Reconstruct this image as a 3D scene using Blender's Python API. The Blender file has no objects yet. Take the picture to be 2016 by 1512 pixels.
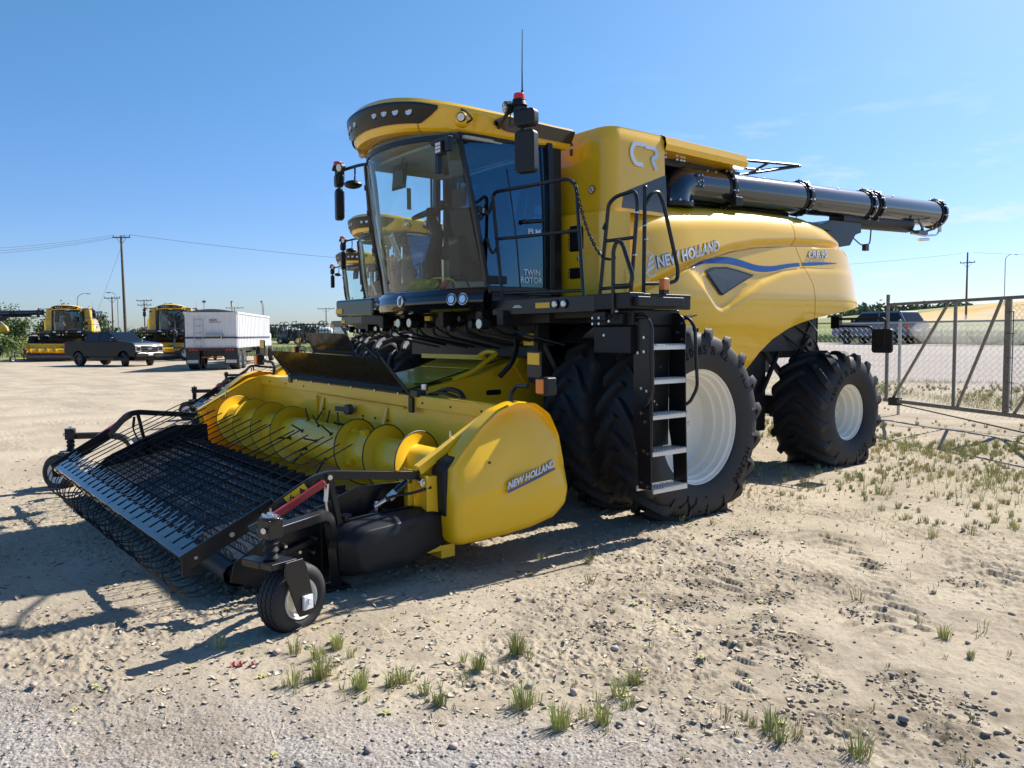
import bpy, bmesh, math, random
import numpy as np
from mathutils import Vector, Matrix, noise
PI = math.pi
SC = bpy.context.scene
COL = SC.collection
# ------------------------------------------------------------ camera, world, sun, exposure
def look(yaw, pitch, roll):
    f = Vector((math.cos(yaw)*math.cos(pitch), math.sin(yaw)*math.cos(pitch), math.sin(pitch)))
    r = Vector((math.sin(yaw), -math.cos(yaw), 0.0)); u = r.cross(f)
    r2 = r*math.cos(roll) + u*math.sin(roll); u2 = u*math.cos(roll) - r*math.sin(roll)
    return Matrix((r2, u2, -f)).transposed()
cam_d = bpy.data.cameras.new('camera'); cam = bpy.data.objects.new('camera', cam_d); COL.objects.link(cam)
CAM = Vector((7.59, -6.175, 1.795))
cam.matrix_world = Matrix.Translation(CAM) @ look(math.radians(141.6), math.radians(-3.506), math.radians(-0.418)).to_4x4()
cam_d.sensor_width = 36; cam_d.lens = 1600/2016*36
cam_d.clip_start = 0.05; cam_d.clip_end = 6000
SC.camera = cam
SUN_AZ, SUN_EL = math.radians(92.5), math.radians(43)
W = bpy.data.worlds.new('World'); SC.world = W; W.use_nodes = True
wn, wl = W.node_tree.nodes, W.node_tree.links
wn.clear()
wo = wn.new('ShaderNodeOutputWorld'); bg = wn.new('ShaderNodeBackground'); sky = wn.new('ShaderNodeTexSky')
sky.sky_type = 'NISHITA'; sky.sun_disc = False; sky.sun_elevation = SUN_EL
sky.sun_rotation = PI/2 - SUN_AZ
sky.altitude = 500; sky.air_density = 1.0; sky.dust_density = 0.8; sky.ozone_density = 1.0
hsv = wn.new('ShaderNodeHueSaturation'); hsv.inputs['Saturation'].default_value = 1.34; wl.new(sky.outputs[0], hsv.inputs['Color'])
bg.inputs['Strength'].default_value = 0.064
# wisps of cloud low in the sky, laid out on the sky dome itself
tc = wn.new('ShaderNodeTexCoord'); sep = wn.new('ShaderNodeSeparateXYZ'); wl.new(tc.outputs['Generated'], sep.inputs[0])
mp = wn.new('ShaderNodeMapping'); mp.inputs['Scale'].default_value = (3.2, 3.2, 16.0); wl.new(tc.outputs['Generated'], mp.inputs[0])
cn = wn.new('ShaderNodeTexNoise'); cn.inputs['Scale'].default_value = 2.3; cn.inputs['Detail'].default_value = 9; cn.inputs['Roughness'].default_value = 0.62
wl.new(mp.outputs[0], cn.inputs['Vector'])
cr = wn.new('ShaderNodeMapRange'); cr.inputs[1].default_value = 0.56; cr.inputs[2].default_value = 0.80; wl.new(cn.outputs[0], cr.inputs[0])
hb = wn.new('ShaderNodeMapRange'); hb.inputs[1].default_value = 0.30; hb.inputs[2].default_value = 0.10; wl.new(sep.outputs[2], hb.inputs[0])
az = wn.new('ShaderNodeMapRange'); az.inputs[1].default_value = 0.35; az.inputs[2].default_value = 0.8; wl.new(sep.outputs[1], az.inputs[0])
m1 = wn.new('ShaderNodeMath'); m1.operation = 'MULTIPLY'; wl.new(cr.outputs[0], m1.inputs[0]); wl.new(hb.outputs[0], m1.inputs[1])
m2 = wn.new('ShaderNodeMath'); m2.operation = 'MULTIPLY'; wl.new(m1.outputs[0], m2.inputs[0]); wl.new(az.outputs[0], m2.inputs[1])
mx = wn.new('ShaderNodeMix'); mx.data_type = 'RGBA'; mx.inputs[7].default_value = (6.2, 6.4, 6.8, 1)
wl.new(m2.outputs[0], mx.inputs[0]); hr = wn.new('ShaderNodeValToRGB'); hr.color_ramp.interpolation = 'EASE'
for pos, c in ((0.0, (.56,.67,1.0)), (0.12, (.72,.77,.96)), (0.25, (.80,.84,.95)), (0.42, (.98,1.03,1.0))):
    e = hr.color_ramp.elements[0] if pos == 0 else (hr.color_ramp.elements[1] if pos == 0.42 else hr.color_ramp.elements.new(pos))
    e.position = pos; e.color = (*c, 1)
sep0 = wn.new('ShaderNodeSeparateXYZ'); wl.new(tc.outputs['Generated'], sep0.inputs[0]); wl.new(sep0.outputs[2], hr.inputs[0])
gm = wn.new('ShaderNodeMix'); gm.data_type = 'RGBA'; gm.blend_type = 'MULTIPLY'; gm.inputs[0].default_value = 1; wl.new(hsv.outputs[0], gm.inputs[6]); wl.new(hr.outputs[0], gm.inputs[7]); wl.new(gm.outputs[2], mx.inputs[6])
wl.new(mx.outputs[2], bg.inputs['Color']); wl.new(bg.outputs[0], wo.inputs[0])
sd = bpy.data.lights.new('sun', 'SUN'); so = bpy.data.objects.new('sun', sd); COL.objects.link(so)
sd.energy = 3.6; sd.angle = math.radians(0.53); sd.color = (1.0, 0.955, 0.88)
sv = Vector((math.cos(SUN_AZ)*math.cos(SUN_EL), math.sin(SUN_AZ)*math.cos(SUN_EL), math.sin(SUN_EL)))
so.rotation_euler = sv.to_track_quat('Z', 'Y').to_euler()
SC.view_settings.view_transform = 'Standard'; SC.view_settings.look = 'None'
SC.view_settings.exposure = 1.27; SC.view_settings.gamma = 1.0
SC.cycles.max_bounces = 8; SC.cycles.transparent_max_bounces = 16; SC.cycles.caustics_reflective = False; SC.cycles.caustics_refractive = False

# ------------------------------------------------------------ materials
MATS = {}
def mat(name, col, rough=0.5, metal=0.0, coat=0.0, noise_amt=0.0, noise_scale=8.0, bump=0.0, bump_scale=60.0, spec=0.5, dust=0.0, dcol=(0.36, 0.30, 0.22), emit=None, rvar=0.0):
    m = bpy.data.materials.new(name); m.use_nodes = True; nt = m.node_tree; n, l = nt.nodes, nt.links
    b = n['Principled BSDF']
    b.inputs['Base Color'].default_value = (*col, 1); b.inputs['Roughness'].default_value = rough
    b.inputs['Metallic'].default_value = metal; b.inputs['Coat Weight'].default_value = coat; b.inputs['Coat Roughness'].default_value = 0.06
    b.inputs['Specular IOR Level'].default_value = spec
    tcn = n.new('ShaderNodeTexCoord')
    last = None
    if noise_amt > 0:
        nz = n.new('ShaderNodeTexNoise'); nz.inputs['Scale'].default_value = noise_scale; nz.inputs['Detail'].default_value = 6; l.new(tcn.outputs['Object'], nz.inputs['Vector'])
        r = n.new('ShaderNodeMapRange'); r.inputs[1].default_value = 0.3; r.inputs[2].default_value = 0.7; r.inputs[3].default_value = 1-noise_amt; r.inputs[4].default_value = 1+noise_amt*0.6
        l.new(nz.outputs[0], r.inputs[0])
        mm = n.new('ShaderNodeMix'); mm.data_type = 'RGBA'; mm.blend_type = 'MULTIPLY'; mm.inputs[0].default_value = 1; mm.inputs[6].default_value = (*col, 1)
        l.new(r.outputs[0], mm.inputs[7]); last = mm.outputs[2]
    if dust > 0:
        nz = n.new('ShaderNodeTexNoise'); nz.inputs['Scale'].default_value = 3.5; nz.inputs['Detail'].default_value = 9; nz.inputs['Roughness'].default_value = 0.7; l.new(tcn.outputs['Object'], nz.inputs['Vector'])
        r = n.new('ShaderNodeMapRange'); r.inputs[1].default_value = 0.40; r.inputs[2].default_value = 0.75; r.inputs[3].default_value = dust*0.25; r.inputs[4].default_value = dust
        l.new(nz.outputs[0], r.inputs[0])
        mm = n.new('ShaderNodeMix'); mm.data_type = 'RGBA'; l.new(r.outputs[0], mm.inputs[0])
        if last is not None: l.new(last, mm.inputs[6])
        else: mm.inputs[6].default_value = (*col, 1)
        mm.inputs[7].default_value = (*dcol, 1); last = mm.outputs[2]
        ra = n.new('ShaderNodeMapRange'); ra.inputs[3].default_value = rough; ra.inputs[4].default_value = min(1, rough+0.5); l.new(r.outputs[0], ra.inputs[0]); l.new(ra.outputs[0], b.inputs['Roughness'])
    if last is not None: l.new(last, b.inputs['Base Color'])
    if bump > 0:
        nz = n.new('ShaderNodeTexNoise'); nz.inputs['Scale'].default_value = bump_scale; nz.inputs['Detail'].default_value = 4; l.new(tcn.outputs['Object'], nz.inputs['Vector'])
        bp = n.new('ShaderNodeBump'); bp.inputs['Strength'].default_value = bump; bp.inputs['Distance'].default_value = 0.01; l.new(nz.outputs[0], bp.inputs['Height']); l.new(bp.outputs[0], b.inputs['Normal'])
    if emit: b.inputs['Emission Color'].default_value = (*emit[0], 1); b.inputs['Emission Strength'].default_value = emit[1]
    MATS[name] = m
    return m
def glassmat(name, tint, rough=0.0, ior=1.5, refl=1.0, film=0.0, fcol=(0.5, 0.48, 0.40)):
    m = bpy.data.materials.new(name); m.use_nodes = True; nt = m.node_tree; n, l = nt.nodes, nt.links
    n.clear(); o = n.new('ShaderNodeOutputMaterial'); t = n.new('ShaderNodeBsdfTransparent'); t.inputs[0].default_value = (*tint, 1)
    g = n.new('ShaderNodeBsdfGlossy'); g.inputs['Roughness'].default_value = rough; g.inputs[0].default_value = (*refl, 1) if isinstance(refl, tuple) else (refl, refl, refl, 1)
    f = n.new('ShaderNodeFresnel'); f.inputs[0].default_value = ior
    x = n.new('ShaderNodeMixShader'); l.new(f.outputs[0], x.inputs[0]); l.new(t.outputs[0], x.inputs[1]); l.new(g.outputs[0], x.inputs[2]); l.new(x.outputs[0], o.inputs[0])
    if film > 0:      # thin film of dust on the pane
        df = n.new('ShaderNodeBsdfDiffuse'); df.inputs[0].default_value = (*fcol, 1); tr2 = n.new('ShaderNodeBsdfTranslucent'); tr2.inputs[0].default_value = (*fcol, 1); ad = n.new('ShaderNodeMixShader'); ad.inputs[0].default_value = 0.4; l.new(df.outputs[0], ad.inputs[1]); l.new(tr2.outputs[0], ad.inputs[2])
        c = n.new('ShaderNodeTexCoord'); nz = n.new('ShaderNodeTexNoise'); nz.inputs['Scale'].default_value = 3.0; nz.inputs['Detail'].default_value = 8; nz.inputs['Roughness'].default_value = 0.7; l.new(c.outputs['Object'], nz.inputs['Vector'])
        r = n.new('ShaderNodeMapRange'); r.inputs[1].default_value = 0.3; r.inputs[2].default_value = 0.75; r.inputs[3].default_value = film*0.5; r.inputs[4].default_value = film*1.8; l.new(nz.outputs[0], r.inputs[0])
        y = n.new('ShaderNodeMixShader'); l.new(r.outputs[0], y.inputs[0]); l.new(x.outputs[0], y.inputs[1]); l.new(ad.outputs[0], y.inputs[2]); l.new(y.outputs[0], o.inputs[0])
    MATS[name] = m
    return m
YEL = mat('yellow_paint', (0.97, 0.56, 0.008), 0.26, coat=1.0, dust=0.04, bump=0.02, bump_scale=5)
YELP = mat('yellow_plastic', (0.97, 0.555, 0.005), 0.34, coat=0.35, dust=0.02, bump=0.015, bump_scale=4)
YELH = mat('yellow_header_paint', (0.97, 0.575, 0.012), 0.36, coat=0.35, dust=0.06)
BLK = mat('black_paint', (0.006, 0.007, 0.010), 0.34, dust=0.025, coat=0.1, spec=0.4)
BLKG = mat('black_gloss', (0.006, 0.007, 0.011), 0.14, coat=0.6, dust=0.015)
BLKB = mat('brow_black', (0.010, 0.008, 0.008), 0.25, coat=0.15, spec=0.35)
BLKM = mat('black_plastic', (0.012, 0.013, 0.016), 0.45, bump=0.15, bump_scale=400, dust=0.02, spec=0.35)
DARK = mat('dark_steel', (0.009, 0.010, 0.012), 0.5, dust=0.06, noise_amt=0.3)
RUB = mat('tyre_rubber', (0.017, 0.018, 0.021), 0.66, dust=0.11, bump=0.25, bump_scale=90, dcol=(0.17, 0.145, 0.12))
RUBT = mat('tyre_lettering', (0.003, 0.003, 0.004), 0.8, spec=0.2)
WHT = mat('cream_rim_paint', (0.88, 0.855, 0.77), 0.42, coat=0.3, dust=0.10)
CHR = mat('bright_steel', (0.62, 0.63, 0.64), 0.28, metal=1.0)
GALV = mat('galvanised_steel', (0.50, 0.51, 0.52), 0.42, metal=0.85, noise_amt=0.25, noise_scale=30, dust=0.05)
GATE = mat('weathered_gate_steel', (0.20, 0.20, 0.205), 0.5, metal=0.5, noise_amt=0.25, noise_scale=20)
TREAD = mat('grip_tread_alloy', (0.72, 0.73, 0.74), 0.4, metal=0.6, dust=0.05)
SILV = mat('silver_lettering', (0.66, 0.70, 0.76), 0.35, metal=0.25)
SILW = mat('pale_lettering', (0.78, 0.80, 0.83), 0.4)
EDGE = mat('lettering_edge', (0.10, 0.13, 0.18), 0.5)
BLUE = mat('blue_stripe', (0.004, 0.075, 0.30), 0.35, coat=0.3)
RED = mat('red_paint', (0.36, 0.012, 0.018), 0.4, coat=0.2, dust=0.1)
REDL = mat('red_beacon', (0.75, 0.03, 0.02), 0.25, coat=0.5)
AMB = mat('amber_lens', (0.80, 0.20, 0.01), 0.25, coat=0.6)
YREF = mat('yellow_reflector', (0.85, 0.50, 0.02), 0.35)
LENS = mat('lamp_lens', (0.60, 0.62, 0.64), 0.10, metal=0.6, coat=1.0)
WPAP = mat('white_paper', (0.78, 0.82, 0.80), 0.7)
INK = mat('printed_ink', (0.04, 0.05, 0.06), 0.6)
GREYV = mat('vent_grey', (0.055, 0.065, 0.075), 0.45, coat=0.2)
SEAT = mat('beige_trim', (0.50, 0.49, 0.44), 0.8, noise_amt=0.15)
SEATD = mat('charcoal_fabric', (0.035, 0.036, 0.04), 0.85)
TUBE = mat('auger_tube_paint', (0.008, 0.014, 0.028), 0.16, coat=1.0, dust=0.03, dcol=(0.2, 0.18, 0.15))
BELT = mat('belt_rubber', (0.016, 0.023, 0.033), 0.5, dust=0.05)
HOSE = mat('yellow_green_hose', (0.55, 0.72, 0.05), 0.35, coat=0.3)
MIRR = mat('mirror_glass', (0.85, 0.86, 0.88), 0.02, metal=1.0)
GLS = glassmat('cab_glass', (0.84, 0.97, 0.97), ior=1.45, refl=1.0, film=0.05, fcol=(0.58,0.66,0.68))
GLD = glassmat('door_glass', (0.16, 0.30, 0.38), ior=2.5, refl=(0.32,0.62,0.86))
GLSM = glassmat('smoked_screen', (0.02, 0.021, 0.02), rough=0.15, ior=1.5, film=0.5, fcol=(0.06,0.062,0.06))
STK = mat('sticker_yellow', (0.85, 0.62, 0.02), 0.5)
CAN = mat('red_can', (0.50, 0.03, 0.03), 0.3, coat=0.4)

# ------------------------------------------------------------ mesh helpers
def P2(r, seg, ph=0): return [(r*math.cos(ph+2*PI*i/seg), r*math.sin(ph+2*PI*i/seg)) for i in range(seg)]
AX = {'x': (Vector((0,1,0)), Vector((0,0,1)), Vector((1,0,0))), 'y': (Vector((1,0,0)), Vector((0,0,1)), Vector((0,1,0))), 'z': (Vector((1,0,0)), Vector((0,1,0)), Vector((0,0,1)))}
def fillet(pts, r, n=5):
    pts = [Vector(p) for p in pts]; out = [pts[0]]
    for i in range(1, len(pts)-1):
        a, b, c = pts[i-1], pts[i], pts[i+1]
        d1, d2 = (a-b), (c-b); k = min(r, d1.length*0.45, d2.length*0.45)
        p, q = b+d1.normalized()*k, b+d2.normalized()*k
        for j in range(n+1):
            t = j/n; out.append(p*(1-t)**2 + b*2*t*(1-t) + q*t*t)
    out.append(pts[-1]); return out
class MB:
    def __init__(s): s.v = []; s.f = []; s.m = []; s.mi = 0; s.X = None; s.cut = []
    def add(s, vs, fs):
        o = len(s.v); s.cut.append((len(s.v), len(s.f)))
        if s.X is not None: vs = [s.X @ Vector(v) for v in vs]
        s.v.extend([tuple(v) for v in vs]); s.f.extend([tuple(o+i for i in f) for f in fs]); s.m.extend([s.mi]*len(fs)); return s
    def box(s, c, d, rot=None):
        c = Vector(c); h = Vector(d)/2; vs = []
        for z in (-1, 1):
            for y in (-1, 1):
                for x in (-1, 1):
                    p = Vector((x*h.x, y*h.y, z*h.z))
                    if rot is not None: p = rot @ p
                    vs.append(c+p)
        return s.add(vs, [(0,2,3,1),(4,5,7,6),(0,1,5,4),(2,6,7,3),(0,4,6,2),(1,3,7,5)])
    def boxb(s, x0, x1, y0, y1, z0, z1): return s.box(((x0+x1)/2,(y0+y1)/2,(z0+z1)/2), (abs(x1-x0),abs(y1-y0),abs(z1-z0)))
    def prism(s, poly, ax, a0, a1, M=None):
        # poly: 2d points in (u,v) of axis ax; a0..a1 along the axis
        U, V, A = AX[ax]; n = len(poly); vs = [U*p[0]+V*p[1]+A*a0 for p in poly] + [U*p[0]+V*p[1]+A*a1 for p in poly]
        if M is not None: vs = [M @ v for v in vs]
        fs = [tuple(range(n))[::-1], tuple(range(n, 2*n))] + [(i, (i+1) % n, n+(i+1) % n, n+i) for i in range(n)]
        return s.add(vs, fs)
    def tube(s, pts, r, seg=8, closed=False, caps=True, r2=None):
        pts = [Vector(p) for p in pts]; n = len(pts); vs = []; up = None
        for i, p in enumerate(pts):
            if closed: t = pts[(i+1) % n]-pts[i-1]
            else: t = pts[min(i+1, n-1)]-pts[max(i-1, 0)]
            if t.length < 1e-9: t = Vector((0,0,1))
            t.normalize()
            if up is None:
                up = Vector((0,0,1)) if abs(t.z) < 0.9 else Vector((1,0,0))
            a = t.cross(up)
            if a.length < 1e-6: a = t.orthogonal()
            a.normalize(); b = a.cross(t).normalized(); up = b
            rr = r if r2 is None else r+(r2-r)*i/max(1, n-1)
            for k in range(seg):
                th = 2*PI*(k+0.5)/seg; vs.append(p+a*(rr*math.cos(th))+b*(rr*math.sin(th)))
        fs = []
        for i in range(n if closed else n-1):
            j = (i+1) % n
            for k in range(seg):
                k2 = (k+1) % seg; fs.append((i*seg+k, i*seg+k2, j*seg+k2, j*seg+k))
        if caps and not closed: fs.append(tuple(range(seg))); fs.append(tuple((n-1)*seg+k for k in range(seg))[::-1])
        return s.add(vs, fs)
    def bar(s, p0, p1, w, h, up=(0,0,1)):
        # rectangular bar from p0 to p1, w across, h along up
        p0, p1 = Vector(p0), Vector(p1); t = (p1-p0).normalized(); a = t.cross(Vector(up))
        if a.length < 1e-5: a = t.orthogonal()
        a.normalize(); b = a.cross(t); vs = []
        for p in (p0, p1):
            for x, y in ((-1,-1),(1,-1),(1,1),(-1,1)): vs.append(p+a*(x*w/2)+b*(y*h/2))
        return s.add(vs, [(3,2,1,0),(4,5,6,7),(0,1,5,4),(1,2,6,5),(2,3,7,6),(3,0,4,7)])
    def path(s, pts, w, h, up=(0,0,1)):
        # rectangular section swept along a path
        pts = [Vector(p) for p in pts]; n = len(pts); vs = []; U = Vector(up)
        for i, p in enumerate(pts):
            t = (pts[min(i+1, n-1)]-pts[max(i-1, 0)]).normalized(); a = t.cross(U)
            if a.length < 1e-5: a = t.orthogonal()
            a.normalize(); b = a.cross(t)
            for x, y in ((-1,-1),(1,-1),(1,1),(-1,1)): vs.append(p+a*(x*w/2)+b*(y*h/2))
        fs = [(3,2,1,0), tuple((n-1)*4+k for k in range(4))]
        for i in range(n-1):
            for k in range(4): fs.append((i*4+k, i*4+(k+1) % 4, (i+1)*4+(k+1) % 4, (i+1)*4+k))
        return s.add(vs, fs)
    def lathe(s, prof, c, ax='x', seg=32, full=True, caps=False, flip=False):
        # prof: (offset along axis, radius)
        U, V, A = AX[ax]; c = Vector(c); n = len(prof); vs = []
        for k in range(seg):
            th = 2*PI*k/seg
            for (h, r) in prof: vs.append(c+A*h+U*(r*math.cos(th))+V*(r*math.sin(th)))
        fs = []
        for k in range(seg):
            k2 = (k+1) % seg
            for i in range(n-1): fs.append((k*n+i, k2*n+i, k2*n+i+1, k*n+i+1))
        if caps:
            fs.append(tuple(k*n for k in range(seg))); fs.append(tuple(k*n+n-1 for k in range(seg))[::-1])
        return s.add(vs, fs)
    def cyl(s, p0, p1, r, seg=16, r2=None): return s.tube([p0, p1], r, seg, r2=r2)
    def ball(s, c, r, seg=12, rings=8, sc=(1,1,1)):
        vs = []; c = Vector(c)
        for i in range(rings+1):
            ph = PI*i/rings
            for k in range(seg):
                th = 2*PI*k/seg; vs.append(c+Vector((r*sc[0]*math.sin(ph)*math.cos(th), r*sc[1]*math.sin(ph)*math.sin(th), r*sc[2]*math.cos(ph))))
        fs = [(i*seg+k, (i+1)*seg+k, (i+1)*seg+(k+1) % seg, i*seg+(k+1) % seg) for i in range(rings) for k in range(seg)]
        return s.add(vs, fs)
    def surf(s, fn, nu, nv, thick=0.0):
        # fn(u,v) -> point, u,v in 0..1 ; optional solid thickness along the normal
        pts = [[Vector(fn(i/nu, j/nv)) for j in range(nv+1)] for i in range(nu+1)]
        vs = [p for r in pts for p in r]; w = nv+1
        fs = [(i*w+j, (i+1)*w+j, (i+1)*w+j+1, i*w+j+1) for i in range(nu) for j in range(nv)]
        if thick:
            m = len(vs); bk = []
            for i in range(nu+1):
                for j in range(nv+1):
                    a = pts[min(i+1, nu)][j]-pts[max(i-1, 0)][j]; b = pts[i][min(j+1, nv)]-pts[i][max(j-1, 0)]
                    nn = a.cross(b)
                    if nn.length < 1e-12: nn = Vector((0,0,1))
                    bk.append(pts[i][j]-nn.normalized()*thick)
            vs += bk; fs += [tuple(m+k for k in f[::-1]) for f in fs]
            e = [i*w for i in range(nu+1)] + [nu*w+j for j in range(1, nv+1)] + [i*w+nv for i in range(nu-1, -1, -1)] + [j for j in range(nv-1, 0, -1)]
            for k in range(len(e)):
                a, b = e[k], e[(k+1) % len(e)]; fs.append((a, m+a, m+b, b))
        return s.add(vs, fs)
    def bolt(s, c, ax='x', r=0.012, h=0.01, sg=1):
        U, V, A = AX[ax]; c = Vector(c); return s.tube([c, c+A*(h*sg)], r, 6)
    def build(s, name, mats, parent=None, bev=0.0, ang=35, seg=2, smooth=True, xf=None):
        me = bpy.data.meshes.new(name); me.from_pydata(s.v, [], s.f); me.validate()
        if not isinstance(mats, (list, tuple)): mats = [mats]
        for m_ in mats: me.materials.append(m_)
        if len(mats) > 1 and len(me.polygons) == len(s.m): me.polygons.foreach_set('material_index', s.m)
        bm = bmesh.new(); bm.from_mesh(me); bmesh.ops.recalc_face_normals(bm, faces=bm.faces); bm.to_mesh(me); bm.free()
        if smooth:
            me.polygons.foreach_set('use_smooth', [True]*len(me.polygons)); me.set_sharp_from_angle(angle=math.radians(ang))
        me.update()
        o = bpy.data.objects.new(name, me); COL.objects.link(o)
        if parent is not None:
            o.parent = parent
            if 'base' in BASE.get(parent.name, {}): o.location = -BASE[parent.name]['base']
        if bev > 0:
            b = o.modifiers.new('bevel', 'BEVEL'); b.width = bev; b.segments = seg; b.limit_method = 'ANGLE'; b.angle_limit = math.radians(40); b.harden_normals = smooth
        return o
def split_mb(mb):
    # one MB per add() call, so that each small fitting becomes a part of its own
    out = []; c = mb.cut+[(len(mb.v), len(mb.f))]
    for (a, fa), (b, fb) in zip(c, c[1:]):
        m = MB(); m.v = mb.v[a:b]; m.f = [tuple(i-a for i in f) for f in mb.f[fa:fb]]; m.m = [0]*len(m.f); out.append(m)
    return out
def BS(B, mb, name, m, *a, **k):
    for q in split_mb(mb): B(q, name, m, *a, **k)
BASE = {}
def tag(o, label=None, cat=None, group=None, kind=None):
    if label: o['label'] = label
    if cat: o['category'] = cat
    if group: o['group'] = group
    if kind: o['kind'] = kind
    return o
def thing(name, label, cat, loc, rz=0, group=None):
    # Empty at the thing's base; parts are modelled in place and hang under it
    o = bpy.data.objects.new(name, None); COL.objects.link(o); o.location = loc; o.rotation_euler = (0, 0, rz); o.empty_display_size = 0.2
    BASE[o.name] = {'base': Vector(loc)}
    return tag(o, label, cat, group)
def local(o): BASE[o.name] = {}      # parts of this thing are modelled about its own base
def copy_tree(o, parent=None, skip=()):
    c = o.copy(); COL.objects.link(c)
    if parent is not None: c.parent = parent
    for ch in KIDS.get(o.name, []):
        if ch.name.split('.')[0] not in skip: copy_tree(ch, c, skip)
    return c
KIDS = {}
def index_kids():
    KIDS.clear()
    for o in bpy.data.objects:
        if o.parent: KIDS.setdefault(o.parent.name, []).append(o)
def text_geo(body, size=1.0, shear=0.0, bold=0.0, extrude=0.0, sx=1.0, spacing=1.0, align='LEFT', res=3):
    cu = bpy.data.curves.new('txt', 'FONT'); cu.body = body; cu.size = size; cu.shear = shear; cu.offset = bold; cu.extrude = extrude
    cu.space_character = spacing; cu.align_x = align; cu.resolution_u = res
    ob = bpy.data.objects.new('txt', cu); COL.objects.link(ob)
    me = bpy.data.meshes.new_from_object(ob, depsgraph=bpy.context.evaluated_depsgraph_get())
    vs = [(v.co.x*sx, v.co.y, v.co.z) for v in me.vertices]; fs = [tuple(p.vertices) for p in me.polygons]
    bpy.data.objects.remove(ob); bpy.data.curves.remove(cu); bpy.data.meshes.remove(me)
    return vs, fs
def put_text(mb, body, fn, **k):
    # fn maps text plane (u, v, depth) to 3D
    vs, fs = text_geo(body, **k); return mb.add([fn(*v) for v in vs], fs)
def plate(mb, poly, O, U, V, t):
    # flat plate: 2d polygon in the frame (U, V) at O, thickness t along U x V
    O, U, V = Vector(O), Vector(U).normalized(), Vector(V); V = (V-U*V.dot(U)).normalized(); N = U.cross(V); n = len(poly)
    vs = [O+U*a+V*b for a, b in poly]+[O+U*a+V*b+N*t for a, b in poly]
    return mb.add(vs, [tuple(range(n))[::-1], tuple(range(n, 2*n))]+[(i, (i+1) % n, n+(i+1) % n, n+i) for i in range(n)])
def smooth(t): t = max(0.0, min(1.0, t)); return t*t*(3-2*t)
def lerp(a, b, t): return a+(b-a)*t
def interp(x, xs, ys): return float(np.interp(x, xs, ys))
def rrect(w, h, r, n=4, cx=0, cy=0):
    out = []
    for sx, sy, a0 in ((1,1,0),(-1,1,PI/2),(-1,-1,PI),(1,-1,1.5*PI)):
        for i in range(n+1):
            a = a0+PI/2*i/n; out.append((cx+sx*(w/2-r)+r*math.cos(a), cy+sy*(h/2-r)+r*math.sin(a)))
    return out
# ------------------------------------------------------------ ground
def vnoise(x, y, seed=0):
    xi = np.floor(x).astype(np.int64); yi = np.floor(y).astype(np.int64); fx = x-xi; fy = y-yi
    def h(a, b):
        n = (a*374761393 + b*668265263 + seed*1442695041) & 0xffffffff
        n = ((n ^ (n >> 13))*1274126177) & 0xffffffff
        return ((n ^ (n >> 16)) & 0xffff)/65535.0
    ux = fx*fx*(3-2*fx); uy = fy*fy*(3-2*fy)
    return (h(xi, yi)*(1-ux)+h(xi+1, yi)*ux)*(1-uy)+(h(xi, yi+1)*(1-ux)+h(xi+1, yi+1)*ux)*uy
def fbm(x, y, o=4, seed=0, g=0.5):
    s = 0; a = 1; t = 0
    for k in range(o): s = s+a*vnoise(x*2**k+17.3*k, y*2**k+5.1*k, seed+k); t += a; a *= g
    return s/t
def sst(a, b, v): t = np.clip((v-a)/(b-a), 0, 1); return t*t*(3-2*t)
def terrain(x, y):
    # smooth lie of the land: level yard, a raised gravel road behind the gate, a wheat hill behind it
    x = np.asarray(x, float); y = np.asarray(y, float)
    d = y + 0.30*x                       # distance across the road
    z = 0.85*sst(11.5, 27.0, d)
    z = z - 0.35*sst(36, 44, d)
    z = z + 7.6*np.exp(-(((x+38)/75)**2+((y-235)/105)**2)) + 2.0*sst(70, 200, y)
    far = np.clip(-x-62, 0, None); z = z + np.minimum(far*0.008, 1.3)*(1-sst(10, 80, d))
    z = z + 0.9*sst(-68, -120, x)*(1-sst(40, 120, y))*0
    return z
CL = [(5.05,-2.26,.5),(6.03,-2.5,.55),(5.71,-2.83,.4),(3.83,-1.32,.3),(5.95,-2.22,.25),(5.72,-2.24,.3),(4.22,-2.08,.35),(4.47,-.94,.25),(3.67,-1.91,.2),(2.94,.83,.2),(3.44,-.54,.25),(5.16,-.2,.25),(4.54,-.27,.2),(4.42,-1.68,.2),(5.05,-1.37,.3),(3.4,-.19,.25),(4.2,-2.8,.15),(4.24,-2.69,.1),(5.67,-2.13,.2),(5.02,-2.12,.2),(4.34,-2.02,.2),(5.37,-2.57,.2),(5.47,-2.55,.2),(4.75,-1.95,.25),(4.5,-1.5,.2),(4.0,-1.7,.2)]
def gravel(x, y):
    # 1 on the gravelled strip nearest the photographer
    e = (x-2.58)*0.642-(y+5.7)*0.767+0.16*(fbm(x*1.3, y*1.3, 3, 91)-0.5)*4
    return sst(-0.12, 0.35, (x-2.58)*0.642-(y+5.7)*0.767*1.0-(0.0)+0.5*(fbm(x*1.1, y*1.1, 3, 91)-0.5))
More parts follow.
